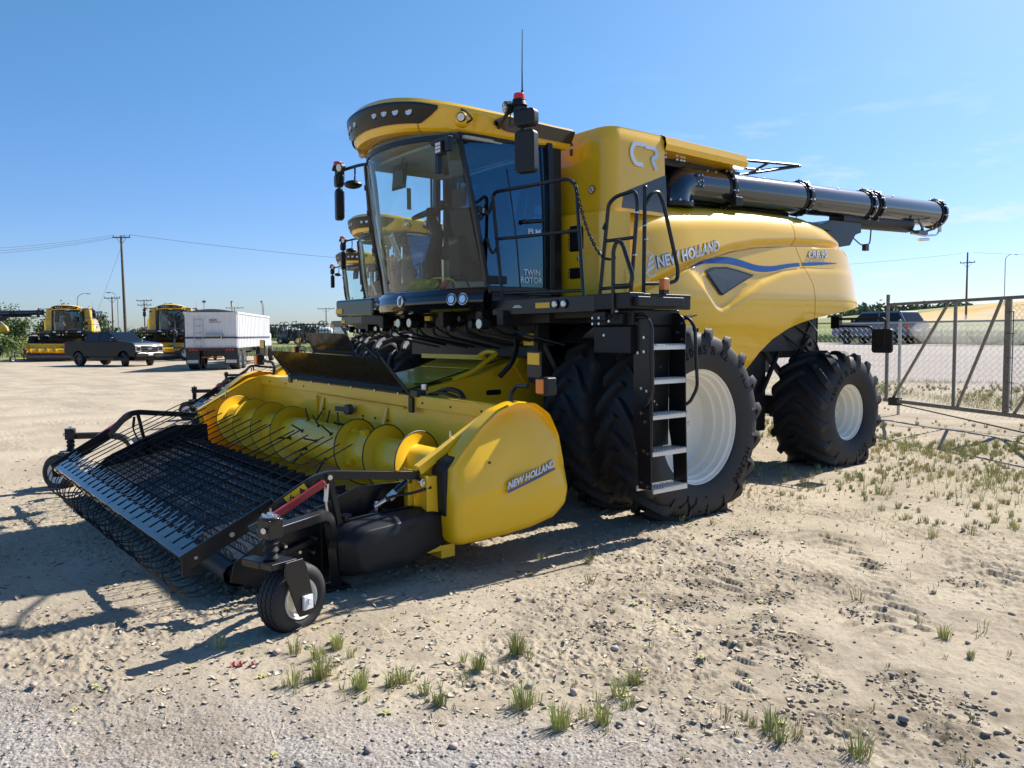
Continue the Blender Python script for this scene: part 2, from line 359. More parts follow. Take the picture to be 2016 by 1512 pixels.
def relief(x, y):
    g = gravel(x, y)
    z = 0.055*(fbm(x*0.55, y*0.55, 3, 3)-0.5)+0.024*(fbm(x*2.3, y*2.3, 4, 7)-0.5)
    rough = 0.12+0.88*sst(0.45, 0.64, fbm(x*0.9, y*0.9, 3, 23))
    rough = rough*(1-0.55*g)
    n = fbm(x*13, y*13, 4, 11, 0.6); z = z+rough*0.030*(n-0.5)
    rd = 1-np.abs(2*fbm(x*19+2*fbm(x*6, y*6, 2, 8), y*19, 3, 19)-1); z = z+(0.05+0.95*rough)*0.018*(rd**3-0.5)
    f = vnoise(x*42+3*fbm(x*9, y*9, 2, 5), y*42, 31); z = z+(0.3+0.7*rough)*0.009*(np.floor(f*4)/4)
    z = z+g*0.006*(vnoise(x*90, y*90, 41)-0.5)
    # tyre tread prints running past the machine, and lumps of kicked-up earth
    for (ax, ay, bx, by, w, ph) in ((5.9,-2.2,3.2,.9,.30,0.), (5.3,-3.0,2.9,-.4,.26,1.), (6.4,-1.5,4.2,1.5,.30,2.)):
        L = math.hypot(bx-ax, by-ay); tx, ty = (bx-ax)/L, (by-ay)/L
        s = (x-ax)*tx+(y-ay)*ty; t = -(x-ax)*ty+(y-ay)*tx
        m = sst(w, w*0.75, np.abs(t))*sst(-.3, .2, s)*sst(L+.2, L-.4, s)*sst(0.52, 0.64, fbm(x*1.4+ph, y*1.4, 2, 77))
        z = z+m*(-0.014+0.017*sst(.35, .6, np.sin((s+0.9*np.abs(t))*2*PI/0.19))*(0.4+0.9*(fbm(x*7, y*7, 2, 15)>0.45)))
    for k, (cx, cy, r) in enumerate(CL):
        d = np.sqrt((x-cx)**2+((y-cy))**2)/(r*0.5); m = np.clip(1-d, 0, 1)
        z = z+m*(0.115*r*2*(fbm(x*11+k, y*11, 4, 51, 0.7)-0.40))
    return z
def ground_z(x, y):
    x = np.asarray(x, float); y = np.asarray(y, float)
    r = np.hypot(x-7.6, y+6.2); return terrain(x, y)+relief(x, y)*sst(60, 12, r)
def gz(x, y): return float(ground_z(np.array([x]), np.array([y]))[0])
def polar_ground():
    ang = np.concatenate([np.radians(141.6)+np.radians(np.arange(-39, 39.01, 0.085)), np.radians(141.6)+np.radians(np.arange(42, 319, 3.0))])
    rad = [1.2]
    while rad[-1] < 4500:
        r = rad[-1]; rad.append(r*(1.0032 if r < 9 else 1.005 if r < 16 else (1.008 if r < 60 else 1.06)))
    rad = np.array([0.0]+rad); na, nr = len(ang), len(rad)
    A, R = np.meshgrid(ang, rad, indexing='ij'); x = CAM.x+R*np.cos(A); y = CAM.y+R*np.sin(A); z = ground_z(x, y)
    co = np.stack([x, y, z], -1).reshape(-1, 3)
    i, j = np.meshgrid(np.arange(na), np.arange(nr-1), indexing='ij'); i2 = (i+1) % na
    q = np.stack([i*nr+j, i*nr+j+1, i2*nr+j+1, i2*nr+j], -1).reshape(-1, 4)
    me = bpy.data.meshes.new('ground'); me.vertices.add(len(co)); me.vertices.foreach_set('co', co.ravel())
    me.loops.add(q.size); me.loops.foreach_set('vertex_index', q.ravel().astype(np.int32))
    me.polygons.add(len(q)); me.polygons.foreach_set('loop_start', np.arange(0, q.size, 4, dtype=np.int32)); me.polygons.foreach_set('loop_total', np.full(len(q), 4, dtype=np.int32))
    me.update(calc_edges=True); me.polygons.foreach_set('use_smooth', np.ones(len(q), bool))
    # darker earth by clods and in patches, grass litter, as attributes for the material
    xf, yf = x.ravel(), y.ravel(); dark_earth = np.zeros(len(xf)); nr_ = (np.hypot(xf-7.6, yf+6.2) < 16)
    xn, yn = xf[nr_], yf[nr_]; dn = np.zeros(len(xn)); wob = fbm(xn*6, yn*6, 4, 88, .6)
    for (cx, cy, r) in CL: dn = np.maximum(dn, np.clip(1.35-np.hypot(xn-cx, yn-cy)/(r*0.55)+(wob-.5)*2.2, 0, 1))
    tr = sst(.54, .66, fbm(xn*3.1, yn*3.1, 5, 61, .65))*sst(2.6, 3.4, xn)*0.45; dark_earth[nr_] = np.maximum(dn*sst(.35, .6, wob), tr)
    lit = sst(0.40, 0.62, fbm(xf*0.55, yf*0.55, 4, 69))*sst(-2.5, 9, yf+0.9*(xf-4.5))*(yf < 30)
    for nm, arr in (('dark_earth', dark_earth), ('litter', lit)):
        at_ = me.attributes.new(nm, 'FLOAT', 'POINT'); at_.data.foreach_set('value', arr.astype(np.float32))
    o = bpy.data.objects.new('ground', me); COL.objects.link(o); o['kind'] = 'structure'
    return o
def nodes(m): return m.node_tree.nodes, m.node_tree.links
def ground_mat():
    m = bpy.data.materials.new('dry_mud_and_gravel'); m.use_nodes = True; n, l = nodes(m); b = n['Principled BSDF']; b.inputs['Roughness'].default_value = 0.95; b.inputs['Specular IOR Level'].default_value = 0.15
    g = n.new('ShaderNodeNewGeometry'); sp = n.new('ShaderNodeSeparateXYZ'); l.new(g.outputs['Position'], sp.inputs[0])
    def nz(sc, det=5, ro=0.55):
        t = n.new('ShaderNodeTexNoise'); t.inputs['Scale'].default_value = sc; t.inputs['Detail'].default_value = det; t.inputs['Roughness'].default_value = ro; l.new(g.outputs['Position'], t.inputs['Vector']); return t.outputs[0]
    def mr(src, a, b_, c=0.0, d=1.0):
        t = n.new('ShaderNodeMapRange'); t.inputs[1].default_value = a; t.inputs[2].default_value = b_; t.inputs[3].default_value = c; t.inputs[4].default_value = d; l.new(src, t.inputs[0]); return t.outputs[0]
    def mix(f, a, c):
        t = n.new('ShaderNodeMix'); t.data_type = 'RGBA'
        if isinstance(f, float): t.inputs[0].default_value = f
        else: l.new(f, t.inputs[0])
        for k, v in ((6, a), (7, c)):
            if isinstance(v, tuple): t.inputs[k].default_value = (*v, 1)
            else: l.new(v, t.inputs[k])
        return t.outputs[2]
    def mth(op, a, b_):
        t = n.new('ShaderNodeMath'); t.operation = op
        for k, v in ((0, a), (1, b_)):
            if isinstance(v, (int, float)): t.inputs[k].default_value = v
            else: l.new(v, t.inputs[k])
        return t.outputs[0]
    X, Y = sp.outputs[0], sp.outputs[1]
    mud = mix(mr(nz(0.8, 7), 0.35, 0.65), (0.345, 0.288, 0.210), (0.455, 0.385, 0.285))
    mud = mix(mr(nz(26, 6, 0.7), 0.52, 0.70), mud, (0.27, 0.225, 0.165))
    v = n.new('ShaderNodeTexVoronoi'); v.inputs['Scale'].default_value = 105; l.new(g.outputs['Position'], v.inputs['Vector'])
    v2 = n.new('ShaderNodeTexVoronoi'); v2.inputs['Scale'].default_value = 55; l.new(g.outputs['Position'], v2.inputs['Vector'])
    hs = n.new('ShaderNodeSeparateColor'); l.new(v.outputs['Color'], hs.inputs[0])
    gr = mix(mr(hs.outputs[0], 0.15, 0.95), (0.16, 0.15, 0.14), (0.43, 0.395, 0.365))
    gr = mix(mr(hs.outputs[1], 0.75, 1.0), gr, (0.55, 0.51, 0.47))
    gr = mix(mr(nz(2.0, 6), 0.35, 0.7, 0, 0.6), gr, (0.35, 0.30, 0.25))
    # gravel strip: same straight edge as in the relief
    e = mth('SUBTRACT', mth('MULTIPLY', mth('SUBTRACT', X, 2.58), 0.642), mth('MULTIPLY', mth('ADD', Y, 5.7), 0.767))
    e = mth('ADD', e, mth('MULTIPLY', mth('SUBTRACT', nz(1.1, 4), 0.5), 1.2)); gm = mr(e, -0.1, 0.5)
    r0 = n.new('ShaderNodeVectorMath'); r0.operation = 'DISTANCE'; l.new(g.outputs['Position'], r0.inputs[0]); r0.inputs[1].default_value = (7.6, -6.2, 0)
    near = mr(r0.outputs[1], 9, 5); gm = mth('MULTIPLY', gm, near)
    col = mix(gm, mud, gr)
    # yard worn by wheels: long faint streaks
    mp = n.new('ShaderNodeMapping'); mp.inputs['Rotation'].default_value = (0, 0, 0.9); mp.inputs['Scale'].default_value = (0.16, 1.3, 1); l.new(g.outputs['Position'], mp.inputs[0])
    st = n.new('ShaderNodeTexNoise'); st.inputs['Scale'].default_value = 1.0; st.inputs['Detail'].default_value = 7; l.new(mp.outputs[0], st.inputs['Vector'])
    col = mix(mr(st.outputs[0], 0.50, 0.62, 0, 0.50), col, (0.29, 0.24, 0.18))
    def attr(nm):
        t = n.new('ShaderNodeAttribute'); t.attribute_name = nm; return t.outputs['Fac']
    col = mix(mth('MULTIPLY', attr('dark_earth'), 0.72), col, (0.175, 0.140, 0.098))
    col = mix(mth('MULTIPLY', attr('litter'), mr(nz(9, 6, 0.7), 0.35, 0.6, 0.15, 0.6)), col, (0.30, 0.27, 0.135))
    # road behind the gate
    d = mth('ADD', Y, mth('MULTIPLY', X, 0.30)); dd = mth('ADD', d, mth('MULTIPLY', mth('SUBTRACT', nz(0.5, 4), 0.5), 2.5))
    road = mth('MULTIPLY', mr(dd, 16.0, 17.0), mr(dd, 37.5, 36.5))
    col = mix(road, col, mix(mr(nz(5, 8, 0.8), 0.3, 0.7), (0.29, 0.25, 0.22), (0.40, 0.355, 0.315)))
    grs = mix(mr(nz(0.25, 8, 0.65), 0.35, 0.65), (0.13, 0.17, 0.045), (0.24, 0.25, 0.09))
    col = mix(mr(dd, 36.6, 37.6), col, grs)
    whe = mix(mr(nz(0.06, 6), 0.35, 0.65), (0.44, 0.30, 0.11), (0.52, 0.38, 0.17))
    col = mix(mr(mth('ADD', Y, mth('MULTIPLY', mth('SUBTRACT', nz(0.05, 4), 0.5), 30)), 112, 120), col, whe)
    # rough pasture beyond the yard
    xl = mth('ADD', X, mth('MULTIPLY', mth('SUBTRACT', nz(0.12, 4), 0.5), 8))
    past = mix(mr(nz(0.08, 7, 0.65), 0.4, 0.62), (0.15, 0.19, 0.055), (0.30, 0.28, 0.13))
    col = mix(mr(xl, -64.5, -66.0), col, past)
    l.new(col, b.inputs['Base Color'])
    bu = n.new('ShaderNodeBump'); bu.inputs['Distance'].default_value = 0.016; bu.inputs['Strength'].default_value = 0.8
    hh = mth('ADD', mth('ADD', mth('MULTIPLY', nz(70, 8, 0.75), 0.5), mth('MULTIPLY', nz(22, 6, 0.7), 0.6)), mth('MULTIPLY', mth('SUBTRACT', 1.0, v2.outputs['Distance']), mth('MULTIPLY', gm, 0.6)))
    l.new(hh, bu.inputs['Height']); l.new(bu.outputs[0], b.inputs['Normal'])
    return m
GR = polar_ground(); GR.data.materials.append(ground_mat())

def bulk_mesh(name, co, fc, mats, midx=None, kind='stuff', smooth_=False):
    me = bpy.data.meshes.new(name); k = fc.shape[1]; me.vertices.add(len(co)); me.vertices.foreach_set('co', co.ravel())
    me.loops.add(fc.size); me.loops.foreach_set('vertex_index', fc.ravel().astype(np.int32)); me.polygons.add(len(fc))
    me.polygons.foreach_set('loop_start', np.arange(0, fc.size, k, dtype=np.int32)); me.polygons.foreach_set('loop_total', np.full(len(fc), k, dtype=np.int32))
    for m_ in mats: me.materials.append(m_)
    if midx is not None: me.polygons.foreach_set('material_index', midx.astype(np.int32))
    if smooth_: me.polygons.foreach_set('use_smooth', np.ones(len(fc), bool))
    me.update(calc_edges=True); o = bpy.data.objects.new(name, me); COL.objects.link(o)
    if kind: o['kind'] = kind
    return o
bm = bmesh.new(); bmesh.ops.create_icosphere(bm, subdivisions=1, radius=1.0); ICO = np.array([v.co[:] for v in bm.verts]); ICF = np.array([[v.index for v in f.verts] for f in bm.faces]); bm.free()
rng = np.random.default_rng(5)
def stones(name, xs, ys, sizes, mats, flat=0.6, sink=0.25, jag=0.25, mprob=None):
    n = len(xs); V = np.repeat(ICO[None], n, 0)*(1+jag*(rng.random((n, 12, 1))-0.5)*2)
    sc = sizes[:, None]*np.stack([0.8+0.5*rng.random(n), 0.7+0.4*rng.random(n), flat*(0.7+0.6*rng.random(n))], 1); V = V*sc[:, None, :]
    a = rng.random(n)*2*PI; c, s = np.cos(a)[:, None], np.sin(a)[:, None]
    X = V[..., 0]*c-V[..., 1]*s; Y = V[..., 0]*s+V[..., 1]*c; z0 = ground_z(xs, ys)+sc[:, 2]*(1-2*sink)
    co = np.stack([X+xs[:, None], Y+ys[:, None], V[..., 2]+z0[:, None]], -1).reshape(-1, 3)
    fc = (ICF[None]+(np.arange(n)*12)[:, None, None]).reshape(-1, 3)
    mi = np.repeat(rng.choice(len(mats), n, p=mprob), 20)
    return bulk_mesh(name, co, fc, mats, mi)
def scatter(n, r0, r1, a0=-36, a1=36, p=1.6):
    r = r0+(r1-r0)*rng.random(n)**p; a = np.radians(141.6+a0+(a1-a0)*rng.random(n)); return CAM.x+r*np.cos(a), CAM.y+r*np.sin(a)
S1 = mat('pale_stone', (0.45, 0.41, 0.36), 0.9, noise_amt=0.2, noise_scale=40); S2 = mat('grey_stone', (0.24, 0.22, 0.21), 0.9, noise_amt=0.2, noise_scale=40); S3 = mat('tan_clod', (0.38, 0.32, 0.24), 0.95, noise_amt=0.2, noise_scale=60)
S4 = mat('dark_clod', (0.27, 0.22, 0.16), 0.95, noise_amt=0.3, noise_scale=60); S5 = mat('pink_stone', (0.42, 0.33, 0.29), 0.85)
xs, ys = scatter(21000, 2.4, 13); g = gravel(xs, ys); k = rng.random(len(xs)) < (0.22+0.78*g*(np.hypot(xs-7.6, ys+6.2) < 8)); xs, ys = xs[k], ys[k]
tag(stones('gravel_pebbles', xs, ys, 0.0022+0.009*rng.random(len(xs))**3.2, [S1, S2, S3, S5], 0.6, 0.2, 0.22, [0.33, 0.24, 0.33, 0.10]), 'small loose pebbles strewn over the gravel strip and the dry mud', 'pebbles')
xs, ys = scatter(420, 3, 14, p=1.1); tag(stones('loose_stones', xs, ys, 0.009+0.017*rng.random(len(xs))**2, [S1, S2, S3, S5], 0.6, 0.2, 0.18), 'scattered larger stones on the dry mud around the machines', 'stones')
# lumps of broken earth around the wheel ruts
cx = []; cy = []; cs = []
for (x, y, r) in CL:
    n = int(30+260*r)
    rr = r*0.62*rng.random(n)**0.6; a = rng.random(n)*2*PI; cx += list(x+rr*np.cos(a)); cy += list(y+rr*np.sin(a)); cs += list((0.003+0.014*rng.random(n)**3.0)*(0.6+r))
xs, ys = scatter(3600, 3, 12, -14, 36, 1.2); rg = fbm(xs*0.9, ys*0.9, 3, 23) > 0.54; rg &= rng.random(len(xs)) < 0.6; cx += list(xs[rg]); cy += list(ys[rg]); cs += list(0.005+0.011*rng.random(rg.sum())**2)
tag(stones('earth_clods', np.array(cx), np.array(cy), np.array(cs), [S3, S4], 0.6, 0.28, 0.7, [0.55, 0.45]), 'crumbled lumps of earth beside the old wheel ruts', 'earth clods')
# curled flakes of dried mud
def flakes():
    xs, ys = scatter(7000, 2.8, 12, -20, 36, 1.3); k = rng.random(len(xs)) < (1-gravel(xs, ys))*0.8; xs, ys = xs[k], ys[k]; n = len(xs)
    a = np.sort(rng.random((n, 5)), 1)*2*PI; r = (0.007+0.020*rng.random(n)**2)[:, None]*(0.6+0.7*rng.random((n, 5)))
    tx, ty = (rng.random(n)-0.5)*0.75, (rng.random(n)-0.5)*0.75
    X, Y = r*np.cos(a), r*np.sin(a); Z = X*tx[:, None]+Y*ty[:, None]; Z = Z-Z.min(1, keepdims=True)+0.001
    z0 = ground_z(xs, ys); top = np.stack([X+xs[:, None], Y+ys[:, None], Z+z0[:, None]+0.0025], -1); bot = top.copy(); bot[..., 2] -= 0.004
    co = np.concatenate([top, bot], 1).reshape(-1, 3); fc = []
    base = (np.arange(n)*10)[:, None]
    sides = np.concatenate([np.stack([np.full(n, i), np.full(n, (i+1) % 5), np.full(n, 5+(i+1) % 5), np.full(n, 5+i)], 1)[:, None] for i in range(5)], 1)
    tops = np.array([[0,1,2,3],[0,3,4,4]])
    q = (sides+base[:, :, None]).reshape(-1, 4)
    t3 = (np.array([[0,1,2],[0,2,3],[0,3,4]])[None]+base[:, :, None]).reshape(-1, 3)
    q3 = np.concatenate([q[:, [0,1,2]], q[:, [0,2,3]], t3])
    o = bulk_mesh('mud_flakes', co, q3, [S3, mat('pale_mud', (0.48, 0.41, 0.31), 0.95)], rng.integers(0, 2, len(q3))); tag(o, 'curled flakes of cracked dried mud on the ground by the combine', 'mud flakes')
flakes()
# grass
G1 = mat('green_blades', (0.36, 0.42, 0.11), 0.6, noise_amt=0.35, noise_scale=3); G2 = mat('straw_blades', (0.60, 0.50, 0.29), 0.7, noise_amt=0.3, noise_scale=3); G3 = mat('olive_blades', (0.44, 0.42, 0.17), 0.6, noise_amt=0.3, noise_scale=3)
def grass(name, tufts, label, cat):
    V = []; F = []; M = []
    for (x, y, h, n, green) in tufts:
        z = gz(x, y)
        for k in range(n):
            a = random.random()*2*PI; b = random.random()**0.8*0.50*h; r0 = random.random()**.7*0.30*h; hh = h*(0.45+0.6*random.random()); w = 0.0010+0.0012*random.random()+0.00012*math.hypot(x-7.6, y+6.2)
            px, py = x+r0*math.cos(a), y+r0*math.sin(a); dx, dy = math.cos(a)*b, math.sin(a)*b; t = random.random()*PI; wx, wy = math.cos(t)*w, math.sin(t)*w
            o = len(V); V += [(px-wx, py-wy, z-0.01), (px+wx, py+wy, z-0.01), (px+dx*0.35+wx*0.8, py+dy*0.35+wy*0.8, z+hh*0.6), (px+dx*0.35-wx*0.8, py+dy*0.35-wy*0.8, z+hh*0.6), (px+dx, py+dy, z+hh*(0.85+0.15*random.random()))]
            F += [(o, o+1, o+2), (o, o+2, o+3), (o+3, o+2, o+4)]; m_ = 0 if random.random() < green*0.7 else (2 if random.random() < green+0.15 else 1); M += [m_]*3
    o = bulk_mesh(name, np.array(V), np.array(F), [G1, G2, G3], np.array(M)); return tag(o, label, cat)
random.seed(3)
TF = [(3.53,-4.33),(3.78,-4.57),(3.79,-4.42),(3.47,-4.18),(4.03,-4.33),(4.11,-4.2),(4.1,-4.13),(4.29,-4.12),(4.43,-4.12),(4.22,-3.48),(4.7,-3.83),(4.91,-3.4),(4.84,-3.23),(4.25,-3.76),(4.95,-3.83),(5.04,-3.65),(5.55,-3.1),(5.63,-3.17),(5.91,-3.02),(5.35,-1.29),(2.59,.24),(3.87,.23),(5.55,-1.41),(5.77,-1.6),(5.64,-1.12),(2.69,-.3),(2.82,-2.12),(3.16,-1.92),(3.05,-1.73),(4.88,-1.13),(4.59,-2.82),(4.09,-3.75),(3.01,-4.68),(3.38,-4.39),(5.14,-.65),(4.44,.91),(4.61,1.24),(4.79,1.74),(3.65,-2.2),(3.52,-2.27),(2.98,-.18),(2.6,.4),(2.66,.1),(2.55,.3)]
tl = [(x, y, random.uniform(.085, .15) if i < 19 else random.uniform(.05, .12), random.choice((45, 60, 80, 110)) if i < 19 else random.choice((9, 16, 28, 45)), random.uniform(.45, .9) if i < 19 or i in (20, 42, 41) else random.uniform(.15, .6)) for i, (x, y) in enumerate(TF)]
for i, (x, y) in enumerate(TF[:19]):
    for _ in range(3): tl.append((x+random.gauss(0, .07), y+random.gauss(0, .07), random.uniform(.03, .09), random.randint(5, 22), random.uniform(.2, .8)))
xs, ys = scatter(900, 4.5, 18, -36, 2, 0.9)
for x, y in zip(xs, ys):
    dens = float(sst(4.2, 6.5, np.hypot(x-5.2, (y+4)*0.8)))*float(sst(1.9, 3.6, x+0.25*y)) 
    q = float(fbm(np.array([x*0.6]), np.array([y*0.6]), 3, 63)[0])
    if random.random() < dens*(0.35+1.1*max(0, q-0.4)*3) and (x > 2.4 or y > 5.5): tl.append((x, y, random.uniform(.04, .13), random.randint(6, 26), min(1, max(0.05, (q-0.42)*4))))
for _ in range(3000):
    y = random.uniform(3.6, 18); x = random.uniform(-5, 6.8); q = float(fbm(np.array([x*0.5]), np.array([y*0.5]), 3, 69)[0])
    if q > 0.47 and not (abs(x) < 2.5 and y < 5): tl.append((x, y, random.uniform(.04, .09)+.16*max(0, q-.45)*3*random.random(), random.randint(12, 34), min(.8, (q-0.42)*3.2)))
for _ in range(900):
    x = random.uniform(2.4, 6.5); y = random.uniform(1.2, 9.5); q = float(fbm(np.array([x*0.7]), np.array([y*0.7]), 3, 75)[0])
    if q > .42 and y > 1.0+.9*(4.2-x): tl.append((x, y, random.uniform(.03, .08)+.12*max(0, q-.45)*3*random.random(), random.randint(10, 30), min(.75, .15+(q-0.42)*3)))
for _ in range(260):
    x = random.uniform(1.2, 3.0); y = random.uniform(1.0, 6.5)
    if math.hypot(x-1.75, y-3.83) > 0.6: tl.append((x, y, random.uniform(.03, .11), random.randint(8, 24), random.uniform(0, .45)))
for _ in range(130):
    tl.append((random.uniform(3.2, 6.3), random.uniform(-4.2, 1.5), random.uniform(.02, .05), random.randint(4, 9), random.uniform(.1, .6)))
grass('grass_tufts', tl, 'sparse green and straw coloured grass tufts growing from the dry mud', 'grass')

def weeds_near():
    V = []; F = []; M = []; random.seed(21)
    xs, ys = scatter(520, 3.2, 14, -20, 36, 1.0)
    for x, y in zip(xs, ys):
        if y < -3.2 and random.random() < .5: continue
        if abs(x) < 2.3 and -4.5 < y < 5: continue
        z = gz(x, y); kind = random.random()
        if kind < .45:     # flat rosette of small leaves
            for k in range(random.randint(6, 14)):
                a = random.random()*6.28; l = random.uniform(.012, .04); w = l*.28; dx, dy = math.cos(a), math.sin(a); o = len(V)
                V += [(x, y, z+.004), (x+dx*l*.6-dy*w, y+dy*l*.6+dx*w, z+.010), (x+dx*l, y+dy*l, z+.006), (x+dx*l*.6+dy*w, y+dy*l*.6-dx*w, z+.010)]; F.append((o, o+1, o+2, o+3)); M.append(2)
        else:              # bent dry stalks lying about
            for k in range(random.randint(2, 7)):
                a = random.random()*6.28; l = random.uniform(.03, .14); h = random.uniform(.0, .05); x0, y0 = x+random.uniform(-.05, .05), y+random.uniform(-.05, .05); w = .0013; dx, dy = math.cos(a), math.sin(a); o = len(V)
                V += [(x0-dy*w, y0+dx*w, z+.004), (x0+dy*w, y0-dx*w, z+.004), (x0+dx*l+dy*w, y0+dy*l-dx*w, z+.006+h), (x0+dx*l-dy*w, y0+dy*l+dx*w, z+.006+h)]; F.append((o, o+1, o+2, o+3)); M.append(1)
    o = bulk_mesh('weed_litter', np.array(V), np.array(F), [G1, G2, G3], np.array(M)); tag(o, 'small flat weeds and dry fallen stalks scattered on the mud', 'weeds')
weeds_near()

def cover():
    n = 90000; r2 = np.random.default_rng(9); x = r2.uniform(-5, 7.0, n); y = r2.uniform(-2.5, 18, n)
    d = fbm(x*0.55, y*0.55, 4, 69); w = sst(-2.5, 9, y+0.9*(x-4.5)); p = sst(0.40, 0.62, d)*w*0.9+0.02*w; k = r2.random(n) < p; k &= ~((np.abs(x) < 2.6) & (y < 4.6) & (x < 1.3)); k &= ~((np.hypot(x-1.75, y-3.83) < .55)); x, y, d = x[k], y[k], d[k]; m = len(x)
    z = ground_z(x, y); h = (0.02+0.075*r2.random(m)**1.5)*(0.6+1.1*sst(.45, .65, d)); a = r2.random(m)*2*PI; dep = np.hypot(x-7.6, y+6.2); wd = 0.0012+0.00022*dep; ln = (r2.random(m)-0.5)*1.3*h; t = r2.random(m)*2*PI
    V = np.stack([np.stack([x-wd*np.cos(a), y-wd*np.sin(a), z-.004], 1), np.stack([x+wd*np.cos(a), y+wd*np.sin(a), z-.004], 1), np.stack([x+ln*np.cos(t), y+ln*np.sin(t), z+h], 1)], 1).reshape(-1, 3)
    g = r2.random(m); mi = np.where(g < 0.62, 1, np.where(g < .62+.38*sst(.50, .62, d), 2, 1)); mi = np.where(g > .93, 0, mi)
    o = bulk_mesh('dry_grass_cover', V, np.arange(m*3).reshape(m, 3), [G1, G2, G3], mi); tag(o, 'thin cover of short dry grass on the right side by the gate and rear tyre', 'grass')
cover()
# ------------------------------------------------------------ wheels
def tyre_mesh(R, w, rim_r, lug_h, nl, lug_w, bulge, flat=0.0):
    mb = MB(); b = w/2; t = R-lug_h
    prof = [(-rim_r*0+(-(b*0.80)), rim_r), (-b*0.93, rim_r+0.03), (-b*bulge, rim_r+(t-rim_r)*0.38), (-b*bulge*1.0, rim_r+(t-rim_r)*0.60), (-b*0.97, rim_r+(t-rim_r)*0.80), (-b*0.86, t-0.035), (-b*0.62, t-0.012), (-b*0.3, t-0.003), (0, t)]
    prof = prof+[(-h, r) for h, r in prof[-2::-1]]
    # smooth the section
    P = np.array(prof); s = np.linspace(0, len(P)-1, 33); prof = []
    for q in s:
        i = min(int(q), len(P)-2); f = q-i; p0, p1, p2, p3 = P[max(i-1, 0)], P[i], P[i+1], P[min(i+2, len(P)-1)]
        prof.append(tuple(0.5*((2*p1)+(-p0+p2)*f+(2*p0-5*p1+4*p2-p3)*f*f+(-p0+3*p1-3*p2+p3)*f**3)))
    mb.lathe(prof, (0,0,0), 'x', 72)
    pr = np.array(prof); half = pr[16:]          # centre -> outer bead
    def rad(x): return float(np.interp(x, half[:, 0][:13], half[:, 1][:13]))
    for side in (-1, 1):
        for k in range(nl):
            th0 = 2*PI*(k+(0.5 if side > 0 else 0))/nl; secs = []
            pth = [(-0.03, R), (0.25, R), (0.50, R-0.004), (0.72, R-0.010), (0.90, R-0.020), (1.00, R-0.045), (1.035, R-0.11)]
            for q, (s_, rr) in enumerate(pth):
                x = side*b*s_*0.97; th = th0+0.34*(max(0, s_)**1.25)*(0.98/R)
                base = (t-0.02) if s_ < 0.9 else (t-0.06 if s_ < 1.02 else t-0.16)
                hw = lug_w*(0.42+0.35*max(0, s_)); 
                dth = 0.34/R*1.0; tx, tz = b*0.97, 0.40*R*0.9
                L = math.hypot(tx, tz); nx, nt = -tz/L*side, tx/L      # across the lug
                ring = []
                for (sg, rr2, ww) in ((-1, base, 1.35), (-1, rr, 0.9), (1, rr, 0.9), (1, base, 1.35)):
                    xx = x+nx*hw*sg*ww*(0.75 if s_ < 1 else 0.35); tt = th+nt*hw*sg*ww/R
                    ring.append((xx, rr2*math.cos(tt), rr2*math.sin(tt)))
                secs.append(ring)
            vs = [v for r_ in secs for v in r_]; fs = [(0,1,2,3), tuple(len(vs)-4+i for i in (3,2,1,0))]
            for q in range(len(secs)-1):
                for i in range(4): fs.append((q*4+i, q*4+(i+1) % 4, (q+1)*4+(i+1) % 4, (q+1)*4+i))
            mb.add(vs, fs)
    # rings on the sidewall
    sx = float(np.interp(0.5*(rim_r+t), [rim_r, t], [0, 1]))
    return mb, prof
def side_x(prof, r, sg=1):
    h = [(p[1], p[0]) for p in prof if p[0] > 0]; h = [q for q in h]; h.sort(); return float(np.interp(r, [q[0] for q in h], [q[1] for q in h]))
def ring_text(mb, txt, prof, r0, size, a_mid, sx=1.0, bold=0.012):
    vs, fs = text_geo(txt, size=size, bold=bold*size*1.5, sx=sx, align='CENTER', extrude=0.0, spacing=1.25)
    def f(u, v, d):
        rr = r0+v-size*0.35; a = a_mid-u/r0; return (side_x(prof, rr)+0.003, rr*math.cos(a), rr*math.sin(a))
    # 'u' runs clockwise seen from outboard (+x), y is towards the rear: mirror so that it reads correctly
    mb.add([f(*v) for v in vs], fs)
